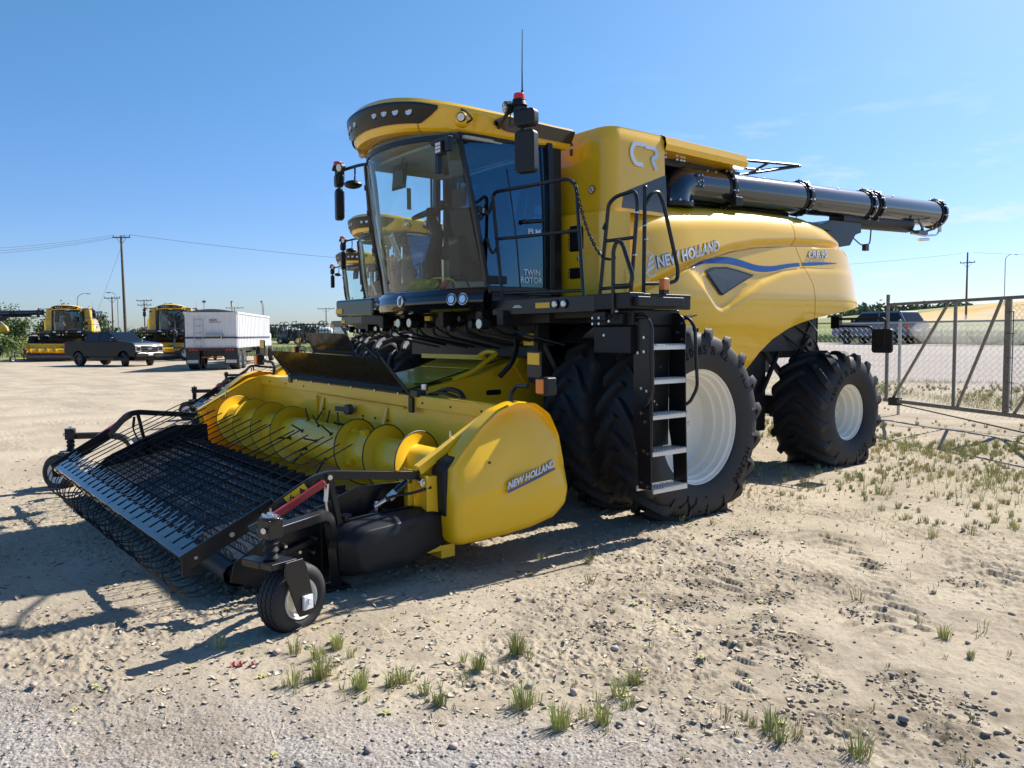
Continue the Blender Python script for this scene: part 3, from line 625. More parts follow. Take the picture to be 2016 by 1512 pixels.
def make_wheel(kind, parent, x, y, z, sg, texts=True):
    # kind: 'front' or 'rear'; outboard side faces +x, sg=-1 turns it round
    if kind == 'front': R, w, rr, lh, nl, lw = 0.965, 0.535, 0.545, 0.055, 19, 0.062; bul = 1.03
    else: R, w, rr, lh, nl, lw = 0.805, 0.76, 0.362, 0.055, 16, 0.070; bul = 1.03
    key = 'wheel_'+kind
    if key not in WH:
        tm, prof = tyre_mesh(R, w, rr, lh, nl, lw, bul); hub = MB(); rim = MB(); b = w/2; o = b*0.80
        d = 0.34 if kind == 'front' else 0.30
        # rim: lip, bead seat, drop well, seen from outside
        sec = [(o+0.008, rr+0.028), (o+0.016, rr+0.020), (o+0.008, rr-0.002), (o-0.020, rr-0.010), (o-0.026, rr-0.034), (o-0.085, rr-0.040), (o-0.095, rr-0.062), (o-0.17, rr-0.068), (o-0.19, rr-0.090), (-o+0.10, rr-0.090), (-o+0.06, rr-0.03), (-o, rr), (-o-0.01, rr+0.028), (-o-0.014, rr+0.034), (-o+0.02, rr-0.01), (-o+0.06, rr-0.015), (0, rr-0.06), (o-0.15, rr-0.045), (o-0.06, rr-0.005), (o-0.02, rr+0.01)]
        rim.lathe(sec+[sec[0]], (0,0,0), 'x', 64)
        # dished disc well inside the barrel, with studs and hub
        q = o-d; dr = rr-0.088
        hub.lathe([(q+0.03, dr), (q, dr-0.03), (q-0.02, dr*0.62), (q+0.05, dr*0.50), (q+0.05, 0.13), (q+0.05, 0.0)], (0,0,0), 'x', 48)
        hub.lathe([(q+0.015, dr), (q-0.03, dr-0.03), (q-0.04, 0)], (0,0,0), 'x', 48)
        hub.lathe([(q+0.05, 0.12), (q+0.075, 0.11), (q+0.08, 0)], (0,0,0), 'x', 24)
        for k in range(10):
            a = 2*PI*k/10; hub.cyl((q+0.045, 0.19*math.cos(a), 0.19*math.sin(a)), (q+0.085, 0.19*math.cos(a), 0.19*math.sin(a)), 0.018, 6)
        tx = MB()
        if kind == 'front':
            m = (rr+R-lh)/2+0.01
            for s_, a, sz, sp in (('520/85 R 42', PI/2+0.02, 0.12, 1), ('HC3000', -0.62, 0.10, 1), ('PRO', PI/2-0.98, 0.075, 1), ('IW', -1.75, 0.20, 1.5)): ring_text(tx, s_, prof, m, sz, a, sp)
        else:
            m = (rr+R-lh)/2
            for s_, a, sz in (('750/65 R 26', PI/2+0.62, 0.115), ('SFT', -1.15, 0.13)): ring_text(tx, s_, prof, m, sz, a)
        WH[key] = (hub, rim, tm, tx)
        hub_o = hub.build('wheel', WHT, parent); rim_o = rim.build('rim', WHT, hub_o, ang=24, bev=0.004); t_o = tm.build('tyre', RUB, hub_o, ang=50); txo = tx.build('tyre_lettering', RUBT, hub_o)
        WO[key] = (hub_o, [rim_o, t_o, txo])
    else:
        h0, ch = WO[key]; hub_o = h0.copy(); COL.objects.link(hub_o); hub_o.parent = parent
        for c in ch: k = c.copy(); COL.objects.link(k); k.parent = hub_o
    hub_o.location = Vector((x, y, z))-BASE[parent.name].get('base', Vector((0,0,0)))
    ph = random.random()*6.28*0
    hub_o.rotation_euler = (0, 0, 0 if sg > 0 else PI)
    return hub_o
WH = {}; WO = {}

# ------------------------------------------------------------ body side surface  x = f(y, z)
Q = np.interp
def crease_z(y): return float(Q(y, [-0.1,.42,.85,1.27,1.75,2.23,3.08,4.0,4.8], [2.10,2.32,2.49,2.62,2.74,2.82,2.89,2.92,2.93]))
TOPY, TOPZ = [-.05,.59,1.46,2.43,3.16,3.6,3.97,4.38,4.74,5.04,5.22], [3.10,3.20,3.27,3.32,3.33,3.32,3.25,3.09,2.85,2.6,2.4]
def top_z(y): return float(Q(y, TOPY, TOPZ))
SV = [(0.80,2.53),(0.92,2.46),(1.10,2.32),(1.25,2.17),(1.36,2.07),(1.46,2.045),(1.60,2.08),(1.85,2.20),(2.23,2.37),(2.7,2.50),(3.21,2.57),(3.9,2.575),(4.6,2.575)]
def scoop_z(y): return float(Q(y, [p[0] for p in SV], [p[1] for p in SV]))
def body_x(y, z, side=0):
    x = 1.83-0.20*(max(0, z-2.25)**1.15)-0.30*max(0, 2.2-z)**2
    x -= 0.13*max(0, (1.1-y)/1.1)**2
    if y > 3.8: x -= 0.50*((y-3.8)/1.3)**2.8
    dz = top_z(y)-z; Rr = 0.30
    if dz < Rr: x -= Rr-math.sqrt(max(0, Rr*Rr-(Rr-max(0, dz))**2))
    d = z-crease_z(y)                      # undercut ledge below the upper panel
    if side > 0: d = max(d, 0.0)
    if side < 0: d = min(d, -1e-6)
    if d >= 0: x -= 0.060*(1-smooth(d/0.10))
    else: x -= 0.060*(1-smooth(-d/0.02))
    # scooped field around the vent and stripe
    if 0.8 < y and d < -0.01:
        e = z-scoop_z(y); amt = 0.050*smooth(min(1, (y-0.8)/0.5))*(1-0.5*smooth((y-3.2)/0.8)); x -= amt*smooth((e+0.02)/0.09)*(0.35+0.65*smooth((3.4-y)/2.4))
    return x
def seam_y(z): return float(Q(z, [1.9,2.4,2.6,2.9,3.3], [3.36,3.33,3.20,3.08,3.14]))
FB = [(0.02,2.12),(0.35,1.98),(0.70,1.88),(1.02,1.68),(1.28,1.40),(1.50,1.18),(1.80,1.06),(2.02,1.08),(2.13,1.20),(2.22,1.38),(2.34,1.56),(2.52,1.71),(2.80,1.84),(3.05,1.91),(3.345,1.965)]
def polyat(P, t):
    L = [0]
    for a, b in zip(P, P[1:]): L.append(L[-1]+math.hypot(b[0]-a[0], b[1]-a[1]))
    return (float(Q(t*L[-1], L, [p[0] for p in P])), float(Q(t*L[-1], L, [p[1] for p in P])))
def coons(T, B, Lf, Rt):
    def f(u, v):
        t, b, l, r = T(u), B(u), Lf(v), Rt(v); t0, t1, b0, b1 = T(0), T(1), B(0), B(1)
        return tuple((1-v)*t[i]+v*b[i]+(1-u)*l[i]+u*r[i]-((1-u)*(1-v)*t0[i]+u*(1-v)*t1[i]+(1-u)*v*b0[i]+u*v*b1[i]) for i in (0, 1))
    return f
def front_map(u, v):
    T = lambda s: (lerp(0.02, seam_y(3.3)-0.008, s), top_z(lerp(0.02, seam_y(3.3), s)))
    B = lambda s: polyat(FB, s)
    Lf = lambda t: (0.02, lerp(3.105, 2.12, t)); Rt = lambda t: (seam_y(lerp(3.325, 1.965, t))-0.008, lerp(3.325, 1.965, t))
    return coons(T, B, Lf, Rt)(u, v)
RB = [(3.365,1.97),(3.8,2.03),(4.15,2.08),(4.5,2.14),(4.75,2.19),(4.90,2.30)]
RB = [(y if y < 3.9 else 3.9+(y-3.9)*1.2, z) for y, z in RB]
RR = [(3.60,3.32),(3.95,3.25),(4.30,3.08),(4.62,2.83),(4.83,2.55),(4.90,2.30)]
RR = [(y if y < 3.9 else 3.9+(y-3.9)*1.2, z) for y, z in RR]
def rear_map(u, v):
    T = lambda s: (lerp(seam_y(3.3)+0.008, 3.60, s), top_z(lerp(seam_y(3.3), 3.6, s)))
    B = lambda s: polyat(RB, s); Lf = lambda t: (seam_y(lerp(3.325, 1.97, t))+0.008, lerp(3.325, 1.97, t)); Rt = lambda t: polyat(RR, t)
    return coons(T, B, Lf, Rt)(u, v)
def body_half(root, sg):
    thk = -0.025*sg
    ys = lambda z: seam_y(z)-0.008
    def crp(y): return (y, crease_z(y))
    yc = seam_y(2.89)
    def wr(mp, side, warp):
        def g(u, v): v = warp(v); y, z = mp(u, v); return (sg*body_x(y, z, side), y, z)
        return g
    wu = lambda v: 1-(1-v)**1.7; wl = lambda v: v**1.7
    up = coons(lambda s: (lerp(0.02, ys(3.325), s), top_z(lerp(0.02, ys(3.325), s))), lambda s: crp(lerp(0.02, yc-.008, s)), lambda t: (0.02, lerp(3.105, crease_z(.02), t)), lambda t: (ys(lerp(3.325, 2.89, t)), lerp(3.325, 2.89, t)))
    lo = coons(lambda s: crp(lerp(0.02, yc-.008, s)), lambda s: polyat(FB, s), lambda t: (0.02, lerp(crease_z(.02), 2.12, t)), lambda t: (ys(lerp(2.89, 1.965, t)), lerp(2.89, 1.965, t)))
    mb = MB(); mb.surf(wr(up, 1, wu), 110, 44, thk); mb.surf(wr(lo, -1, wl), 110, 60, thk)
    # top return going inboard over the shoulder
    mb.surf(lambda u, v: (sg*(body_x(lerp(.02, 3.13, u), top_z(lerp(.02, 3.13, u)))-v*0.45), lerp(.02, 3.13, u), top_z(lerp(.02, 3.13, u))-0.0005+0.02*v), 30, 3)
    p = mb.build('side_panel', YEL, root, ang=30)
    y2 = lambda z: seam_y(z)+0.008
    RU = [p_ for p_ in RR if p_[1] > 2.93]+[(4.62, 2.93)]; RL = [(4.62, 2.93)]+[p_ for p_ in RR if p_[1] < 2.93]
    up = coons(lambda s: (lerp(y2(3.325), 3.60, s), top_z(lerp(y2(3.3), 3.6, s))), lambda s: crp(lerp(yc+.008, 4.62, s)), lambda t: (y2(lerp(3.325, 2.89, t)), lerp(3.325, 2.89, t)), lambda t: polyat(RU, t))
    lo = coons(lambda s: crp(lerp(yc+.008, 4.62, s)), lambda s: polyat(RB, s), lambda t: (y2(lerp(2.89, 1.97, t)), lerp(2.89, 1.97, t)), lambda t: polyat(RL, t))
    mb = MB(); mb.surf(wr(up, 1, wu), 44, 34, thk); mb.surf(wr(lo, -1, wl), 44, 50, thk)
    mb.surf(lambda u, v: (sg*(body_x(lerp(3.15, 4.7, u), top_z(lerp(3.15, 4.7, u)))-v*0.5), lerp(3.15, 4.7, u), top_z(lerp(3.15, 4.7, u))-0.0005), 30, 3)
    r = mb.build('rear_side_panel', YEL, root, ang=30)
    return p, r
def on_body(mb, pts_top, pts_bot, n=40, off=0.004, sg=1):
    # strip between two curves given as (y,z) lists, laid on the body surface
    ya = [p[0] for p in pts_top]; za = [p[1] for p in pts_top]; yb = [p[0] for p in pts_bot]; zb = [p[1] for p in pts_bot]
    def f(u, v):
        y = lerp(ya[0], ya[-1], u); zt = csp(y, ya, za); zb_ = csp(y, yb, zb); z = lerp(zt, zb_, v); return (sg*(body_x(y, z)+off), y, z)
    mb.surf(f, n, 6)
def csp(x, X, Y):
    # monotone smooth interpolation through points
    i = int(np.clip(np.searchsorted(X, x)-1, 0, len(X)-2)); h = X[i+1]-X[i]; t = (x-X[i])/h if h else 0
    def sl(k):
        if k <= 0: return (Y[1]-Y[0])/(X[1]-X[0])
        if k >= len(X)-1: return (Y[-1]-Y[-2])/(X[-1]-X[-2])
        return (Y[k+1]-Y[k-1])/(X[k+1]-X[k-1])
    a, b = sl(i)*h, sl(i+1)*h
    return (2*t**3-3*t**2+1)*Y[i]+(t**3-2*t**2+t)*a+(-2*t**3+3*t**2)*Y[i+1]+(t**3-t**2)*b
def body_text(root, txt, y0, z0, y1, z1, h, m, shear=0.25, bold=0.04, off=0.016, name='lettering', edge=True, sx=1.0):
    vs, fs = text_geo(txt, size=1.0, shear=shear, bold=bold, extrude=0, spacing=1.02)
    W_ = max(v[0] for v in vs); H_ = max(v[1] for v in vs); L = math.hypot(y1-y0, z1-z0); ty, tz = (y1-y0)/L, (z1-z0)/L
    def f(v, o, gr=0.0):
        a = v[0]/W_*L; b = v[1]/H_*h; y = y0+ty*a-tz*b; z = z0+tz*a+ty*b; return (body_x(y, z)+o, y, z)
    if edge:
        vs2, fs2 = text_geo(txt, size=1.0, shear=shear, bold=bold+0.035, extrude=0, spacing=1.02); m2 = MB(); m2.add([f(v, off*0.5) for v in vs2], fs2); eo = m2.build('lettering_edge', EDGE, root)
    m1 = MB(); m1.add([f(v, off) for v in vs], fs); return m1.build(name, m, root)

# ------------------------------------------------------------ the combine
def make_combine():
    R0 = thing('combine_harvester', 'nearest yellow combine, filling the photo, with a black boarding ladder and white rims', 'combine harvester', (0, 0, 0), 0, 'yellow combine harvesters parked in the yard')
    B = lambda mb, name, m, par=R0, **k: mb.build(name, m, par, **k)
    sp, rp = body_half(R0, 1); spf, rpf = body_half(R0, -1)
    # blue stripe, thin to thick to thin, in two pieces
    for par, ya, yb, k in ((sp, 0.96, 3.10, 1), (rp, 3.16, 3.98, 2)):
        Y = [.96,1.20,1.45,1.66,1.90,2.2,2.5,2.85,3.15,3.6,3.99]; ZT = [2.515,2.60,2.652,2.665,2.645,2.598,2.60,2.645,2.672,2.700,2.708]; ZB = [2.505,2.565,2.585,2.585,2.560,2.520,2.535,2.595,2.628,2.665,2.700]
        mb = MB(); n = 50
        mb.surf(lambda u, v: ((lambda y, z: (body_x(y, z)+0.011, y, z))(lerp(ya, yb, u), lerp(csp(lerp(ya, yb, u), Y, ZT), csp(lerp(ya, yb, u), Y, ZB), v))), n, 4)
        B(mb, 'stripe', BLUE, par)
    body_text(sp, 'NEW HOLLAND', 0.43, 2.485, 1.50, 2.735, 0.118, SILW, bold=0.035)
    body_text(rp, 'CR8.90', 3.32, 2.745, 3.78, 2.775, 0.085, SILW, bold=0.018, shear=0.3)
    # leaf emblem beside the lettering
    mb = MB(); c = (0.335, 2.52)
    for k in range(3):
        pts = []
        for i in range(13):
            a = math.radians(-100+k*22+i*10); pts.append((c[0]+0.075*math.cos(a)*(1-0.0*k), c[1]+0.115*math.sin(a)))
        lo = [(c[0]-0.055+0.025*k, c[1]-0.10+0.065*k), (c[0]+0.06, c[1]-0.03+0.055*k), (c[0]+0.075, c[1]+0.005+0.055*k), (c[0]-0.045+0.025*k, c[1]-0.05+0.065*k)]
        mb.add([(body_x(y, z)+0.006, y, z) for y, z in lo], [(0,1,2,3)])
    el = [(c[0]+0.09*math.cos(t), c[1]+0.135*math.sin(t)) for t in np.linspace(0, 2*PI, 33)[:-1]]; el2 = [(c[0]+0.078*math.cos(t), c[1]+0.12*math.sin(t)) for t in np.linspace(0, 2*PI, 33)[:-1]]
    mb.add([(body_x(y, z)+0.006, y, z) for y, z in el+el2], [(i, (i+1) % 32, 32+(i+1) % 32, 32+i) for i in range(32)]); B(mb, 'emblem', SILW, sp)
    # vent window: grey kite with a paler border
    kite = [(1.20,2.48),(1.36,2.535),(1.62,2.55),(1.85,2.52),(2.12,2.475),(2.05,2.445),(1.82,2.36),(1.60,2.27),(1.48,2.215),(1.43,2.225),(1.34,2.32)]
    def kshape(sc, off, n=4):
        cy = sum(p[0] for p in kite)/len(kite); cz = sum(p[1] for p in kite)/len(kite); P = [(cy+(p[0]-cy)*sc, cz+(p[1]-cz)*sc) for p in kite]; vs = [(body_x(cy, cz)+off, cy, cz)]+[(body_x(y, z)+off, y, z) for y, z in P]
        return vs, [(0, i+1, (i+1) % len(P)+1) for i in range(len(P))]
    mb = MB(); mb.add(*kshape(1.0, 0.012)); w_ = B(mb, 'vent_window', BLKM, sp); mb = MB(); mb.add(*kshape(0.86, 0.018)); B(mb, 'vent_panel', GREYV, w_, smooth=False)
    # filled core so that nothing can be seen through the machine
    mb = MB(); mb.boxb(-1.45, 1.45, 0.45, 4.0, 1.55, 3.0); mb.boxb(-1.2, 1.2, 0.9, 3.7, 3.0, 3.42); B(mb, 'inner_frame', DARK)
    # tail: rounded hood closing the rear between the side panels
    mb = MB(); mb.surf(lambda u, v: (lerp(-1.2, 1.2, u), polyat([(3.2,3.34),(3.7,3.30),(4.05,3.16),(4.55,3.0),(4.92,2.66),(5.12,2.32),(5.0,2.12),(4.4,2.0)], v)[0]+0.10*(1-(2*u-1)**2), polyat([(3.2,3.34),(3.7,3.30),(4.05,3.16),(4.55,3.0),(4.92,2.66),(5.12,2.32),(5.0,2.12),(4.4,2.0)], v)[1]), 20, 24, 0.02); B(mb, 'rear_hood', YEL, ang=30)
    # ---------------- grain tank and its front
    def loft(secs, n_close=False):
        m = MB(); k = len(secs[0]); vs = [p for s_ in secs for p in s_]; fs = []
        for i in range(len(secs)-1):
            for j in range(k-1 if not n_close else k): fs.append((i*k+j, i*k+(j+1) % k, (i+1)*k+(j+1) % k, (i+1)*k+j))
        return m.add(vs, fs)
    def ring(z, xo, y0, y1, r, cen=0.0):
        P = [(-xo, y1)]
        for sx in (-1, 1):
            for i in range(7):
                a = PI+PI/2*i/6 if sx < 0 else 1.5*PI+PI/2*i/6
                P.append((sx*(xo-r)+r*math.cos(a), y0+r+r*math.sin(a)))
        P.append((xo, y1)); return [(x, y, z) for x, y in P]
    zs = [3.06, 3.12, 3.30, 3.55, 3.80, 3.90, 3.94, 3.96]
    secs = [ring(z, 1.62-0.09*(z-3.06)/0.9-(0.02 if z > 3.93 else 0), -0.16+0.10*(z-3.06)/0.9+(0.015 if z > 3.93 else 0), 0.72+0.06*(z-3.06)/0.9, 0.16) for z in zs]
    m = loft(secs); top = [(x*0.97, y+(0.02 if y < 0.5 else 0), 3.965) for x, y, z in secs[-1]]; m.add(top, [tuple(range(len(top)))]); tank = B(m, 'grain_tank', YEL, ang=30)
    # dark wedge panel at the foot of the tank side
    def tx_(y, z): return 1.62-0.09*(z-3.06)/0.9+0.004
    mb = MB(); mb.add([(tx_(0, z), y, z) for y, z in ((0.03,3.10),(0.07,3.24),(0.16,3.30),(0.76,3.52),(0.735,3.10))], [(0,1,2,3,4)]); B(mb, 'dark_side_trim', GREYV, tank)
    # letter shapes C R drawn as bent bands
    mb = MB()
    def band(pts, w):
        pts = [Vector((0, p[0], p[1])) for p in pts]; n = len(pts); vs = []
        for i, p in enumerate(pts):
            t = (pts[min(i+1, n-1)]-pts[max(i-1, 0)]).normalized(); nn = Vector((0, -t.z, t.y))
            for s_ in (-1, 1): q = p+nn*(w/2*s_); vs.append((tx_(q.y, q.z), q.y, q.z))
        o = []
        for d in (0.0, 0.014): o += [(v[0]+d, v[1], v[2]) for v in vs]
        N = 2*n; fs = [(N+2*i, N+2*i+1, N+2*i+3, N+2*i+2) for i in range(n-1)]+[(2*i, 2*i+2, N+2*i+2, N+2*i) for i in range(n-1)]+[(2*i+1, 2*i+3, N+2*i+3, N+2*i+1) for i in range(n-1)]+[(0, 1, N+1, N), (N-2, N-1, 2*N-1, 2*N-2)]
        mb.add(o, fs)
    band([tuple(p)[1:] for p in fillet([(0,.435,3.805),(0,.27,3.805),(0,.215,3.69),(0,.265,3.585),(0,.385,3.585)], 0.06)], 0.045)
    band([tuple(p)[1:] for p in fillet([(0,.445,3.79),(0,.60,3.79),(0,.635,3.715),(0,.54,3.665),(0,.60,3.555)], 0.035)], 0.045)
    B(mb, 'lettering', SILV, tank)
    # front cover below the tank, left of the cab, with two grille openings
    mb = MB(); 
    xa, xb, ya = 0.96, 1.66, -0.24
    for sg in (1, -1):
        mb = MB()
        def fp(u, v, s=sg):
            x = lerp(xa, 1.69-0.03*v*0, u); z = lerp(3.055, 2.16, v); y = ya+0.06*smooth((u-0.0)/1.0)+(0.26*smooth((u-0.80)/0.20)); return (s*x, y, z)
        mb.surf(fp, 24, 6, 0.02*sg)
        if sg > 0: fc = B(mb, 'front_cover', YEL, ang=40)
        else: B(mb, 'front_cover', YEL, ang=40)
    mb = MB()
    for (x0, z0, w, h, r) in ((1.20, 2.80, 0.23, 0.27, 0.045), (1.19, 2.435, 0.22, 0.115, 0.05)):
        mb.prism(rrect(w, h, r, 5, x0, z0), 'y', ya-0.022+0.01, ya+0.05)
    gr = B(mb, 'grille_opening', BLK, fc)
    mb = MB()
    for i in range(9): mb.boxb(1.10, 1.29, ya-0.018, ya-0.013, 2.69+i*0.026, 2.70+i*0.026)
    for i in range(4): mb.boxb(1.10, 1.28, ya-0.018, ya-0.013, 2.395+i*0.026, 2.405+i*0.026)
    B(mb, 'grille_bars', DARK, gr)
    def roundsign(x, z, y, r=0.045):
        mb = MB(); mb.cyl((x, y, z), (x, y-0.003, z), r, 24); s1 = B(mb, 'warning_sticker', RED, fc)
        mb = MB(); mb.cyl((x, y-0.0035, z), (x, y-0.005, z), r*0.76, 24); s2 = B(mb, 'sticker_face', SILW, fc)
        mb = MB(); mb.bar((x-r*0.55, y-0.0065, z+r*0.55), (x+r*0.55, y-0.0065, z-r*0.55), 0.002, r*0.2, (0,-1,0)); mb.bar((x, y-0.0068, z-r*0.5), (x, y-0.0068, z+r*0.4), 0.002, r*0.3, (0,-1,0)); B(mb, 'sticker_print', INK, fc)
    roundsign(1.24, 2.585, -0.235); roundsign(1.36, 3.30, -0.155)
    mb = MB(); mb.add([(1.03,-0.165,3.80),(1.09,-0.165,3.80),(1.06,-0.165,3.86)], [(0,1,2)]); mb.boxb(1.04, 1.08, -0.168, -0.160, 3.70, 3.77); B(mb, 'warning_sticker', INK, tank)
    # tank cover and roof behind
    mb = MB(); mb.add([(-1.2,0.1,3.97),(1.1,0.0,3.97),(0.6,0.35,4.10),(-0.9,0.45,4.10),(1.2,0.9,3.97),(-1.2,0.9,3.97)], [(0,1,2,3),(1,4,2),(4,5,3,2),(5,0,3)]); B(mb, 'tank_cover', BLKM, tank, smooth=False)
    # ---------------- yellow beam above the auger and dark bay behind it
    mb = MB()
    def beam(u, v):
        P = [(1.18,4.0),(1.50,3.97),(1.56,3.94),(1.58,3.86),(1.56,3.80),(1.30,3.78),(1.05,3.80),(1.05,3.98),(1.18,4.0)]; p = P[round(v*8)]
        y = lerp(0.77, 2.24, u); return (p[0], y, p[1]+0.04*0+(-0.02)*u)
    mb.surf(beam, 10, 8); mb.prism([(1.18,3.98),(1.50,3.95),(1.58,3.84),(1.56,3.78),(1.05,3.78),(1.05,3.96)], 'y', 2.24, 2.25); tb = B(mb, 'tank_side_beam', YEL, ang=30)
    mb = MB(); mb.boxb(1.05, 1.20, 0.8, 2.4, 3.985, 4.015); mb.boxb(0.9, 1.2, 2.2, 2.3, 3.98, 4.03); B(mb, 'tank_screen', BLKM, tb)
    mb = MB(); mb.boxb(-1.25, 1.08, 0.72, 2.5, 3.20, 3.93); mb.boxb(-1.2, 1.0, 2.5, 3.5, 3.20, 3.62); B(mb, 'engine_bay', DARK)
    mb = MB(); mb.boxb(1.0, 1.10, 0.75, 2.5, 3.30, 3.80); mb.boxb(1.10, 1.35, 0.8, 2.4, 3.70, 3.78); B(mb, 'auger_cradle', DARK)
    mb = MB()
    for y in (0.88, 0.95, 1.15, 1.22, 1.27): mb.cyl((1.40, y, 3.775), (1.40, y, 3.755), 0.022, 8)
    BS(B, mb, 'bolt', CHR)
    # rear hand rail on the engine deck
    mb = MB(); r = 0.017
    mb.tube(fillet([(1.20,2.25,3.80),(1.25,2.5,3.96),(1.30,3.80,4.04),(0.75,3.7,4.05),(0.75,2.35,4.0)], 0.05), r, 8); mb.tube([(1.28,3.1,3.99),(1.22,2.75,3.82)], r, 8); mb.tube(fillet([(1.15,2.25,3.72),(1.22,2.75,3.82),(1.30,3.80,4.03)], 0.05), r, 8); mb.tube([(1.22,2.75,3.82),(0.8,2.8,3.6)], r, 8); B(mb, 'deck_rail', BLK)
    # ---------------- unloading auger folded back along the side
    A0, A1 = Vector((1.30, 1.38, 3.52)), Vector((1.39, 7.52, 3.695)); T = (A1-A0).normalized(); ra = 0.205
    at = lambda s: A0+T*s
    LEN = (A1-A0).length
    mb = MB(); mb.cyl(at(0.0), at(2.8), ra, 40); mb.cyl(at(2.8), at(4.05), ra*0.985, 40); ug = B(mb, 'unloading_auger', TUBE, ang=30)
    mb = MB(); mb.cyl(at(4.05), at(LEN), ra*0.97, 40); B(mb, 'auger_end_tube', TUBE, ug, ang=30)
    # elbow turning down
    mb = MB(); el = []
    for i in range(13):
        a = PI/2*i/12; el.append(A0+T*(0.02-0.22*math.sin(a))+Vector((0, 0, -0.22*(1-math.cos(a)))))
    el.append(el[-1]+Vector((0, 0, -0.03))); mb.tube(el, ra*1.04, 32); B(mb, 'elbow', TUBE, ug, ang=30)
    mb = MB(); e0 = el[-1]; mb.cyl(e0+Vector((0,0,-0.03)), e0+Vector((0,0,0.02)), ra*1.28, 32); B(mb, 'elbow_flange', BLK, ug, bev=0.006)
    mb = MB()
    for k in range(14):
        a = 2*PI*k/14; p = e0+Vector((ra*1.18*math.cos(a), ra*1.18*math.sin(a), 0.02)); mb.cyl(p, p+Vector((0,0,0.022)), 0.018, 6)
    BS(B, mb, 'bolt', CHR, ug)
    U_ = Vector((1,0,0)); U_ = (U_-T*U_.dot(T)).normalized(); V_ = T.cross(U_)
    for s_, w_ in ((0.70, 0.05), (2.32, 0.06), (3.92, 0.05), (4.16, 0.05), (LEN-0.03, 0.06)):
        m = MB(); m.cyl(at(s_-w_/2), at(s_+w_/2), ra*1.16, 40); m.cyl(at(s_-w_*1.5), at(s_+w_*1.5), ra*1.045, 40); f_ = B(m, 'flange_ring', BLK, ug, bev=0.004)
        m = MB()
        for k in range(10):
            a = 2*PI*(k+0.3)/10; p = at(s_-w_*0.9)+U_*(ra*1.10*math.cos(a))+V_*(ra*1.10*math.sin(a)); m.cyl(p, p+T*(w_*1.8), 0.013, 6)
            p = at(s_)+U_*(ra*1.15*math.cos(a+.2))+V_*(ra*1.15*math.sin(a+.2)); m.cyl(p, p+(U_*math.cos(a+.2)+V_*math.sin(a+.2))*0.02, 0.012, 6)
        BS(B, m, 'bolt', CHR, ug)
    mb = MB(); mb.box(A0+Vector((ra*1.0, 0.05, 0.03)), (0.012, 0.13, 0.17)); B(mb, 'cover_plate', BLK, ug, bev=0.004)
    mb = MB()
    for dy, dz in ((-.03,.05),(.03,.06),(.0,0),(-.04,-.02),(.045,.0),(-.01,-.05),(.05,-.06)): mb.cyl(A0+Vector((ra+0.005, 0.05+dy, 0.03+dz)), A0+Vector((ra+0.02, 0.05+dy, 0.03+dz)), 0.010, 6)
    for s_ in (0.3, 0.45, 1.4, 2.2, 3.1, 4.6): p = at(s_)+Vector((ra*0.55, 0, ra*0.80)); mb.cyl(p, p+Vector((0.01, 0, 0.016)), 0.011, 6)
    BS(B, mb, 'rivet', CHR, ug)
    # rest bracket, hanging boot and end fork
    mb = MB(); P = [(4.05,3.24),(4.35,3.34),(5.15,3.36),(5.15,3.22),(5.0,3.18),(4.85,3.02),(4.5,2.97)]
    mb.prism(P, 'x', 1.10, 1.45); mb.boxb(1.05, 1.50, 3.6, 4.3, 3.18, 3.26); B(mb, 'auger_rest', BLK, bev=0.01)
    mb = MB(); mb.cyl((1.32,4.7,3.40), (1.36,6.7,3.46), 0.12, 20); B(mb, 'auger_shroud', BLKM, ug)
    mb = MB(); e = at(LEN)
    for d in (-0.34, -0.95):
        for s_ in (-1, 1): mb.path(fillet([e+T*(d)+Vector((s_*0.12+0.1, 0, -0.16)), e+T*(d+0.10*(-1 if d < -.5 else 1)*-1)+Vector((s_*0.10+0.1, 0.06, -0.27)), e+T*(-0.64)+Vector((s_*0.05+0.1, 0, -0.33))], 0.03), 0.03, 0.03)
    mb.box(e+Vector((0.1, -0.70, -0.36)), (0.14, 0.30, 0.05)); B(mb, 'end_fork', GREYV, ug, bev=0.004)
    mb = MB(); mb.tube(fillet([e+Vector((0.1,-0.95,-0.38)), e+Vector((0.12,-0.55,-0.40)), e+Vector((0.12,-0.15,-0.36)), e+Vector((0.10,0.02,-0.26))], 0.05), 0.016, 8); mb.cyl(e+Vector((0.1,-0.72,-0.47)), e+Vector((0.1,-0.38,-0.44)), 0.022, 10); mb.cyl(e+Vector((0.1,0.0,-0.30)), e+Vector((0.1,0.0,-0.20)), 0.03, 10); B(mb, 'end_latch', CHR, ug)
    mb = MB(); mb.tube(fillet([(1.42,4.95,3.15),(1.42,5.2,3.05),(1.42,5.45,3.08),(1.42,5.48,3.3)], 0.06), 0.010, 6); mb.box((1.42, 5.33, 3.02), (0.06, 0.09, 0.09)); B(mb, 'wiring_lamp', BLK, ug)
    mb = MB(); mb.box((1.52, 2.10, 3.37), (0.10, 0.14, 0.10)); B(mb, 'bracket_box', BLKM, bev=0.006)
    # ---------------- rear undercarriage seen between the tyres
    mb = MB()
    for a, b, w in (((1.25,2.6,1.95),(1.35,3.7,0.95),.07), ((1.30,3.1,2.05),(1.30,4.3,1.25),.05), ((1.35,3.6,2.0),(1.35,2.9,1.0),.05), ((1.2,4.35,2.1),(1.2,4.35,0.9),.10), ((1.45,3.95,2.05),(1.45,3.5,1.4),.04)): mb.bar(a, b, w, w)
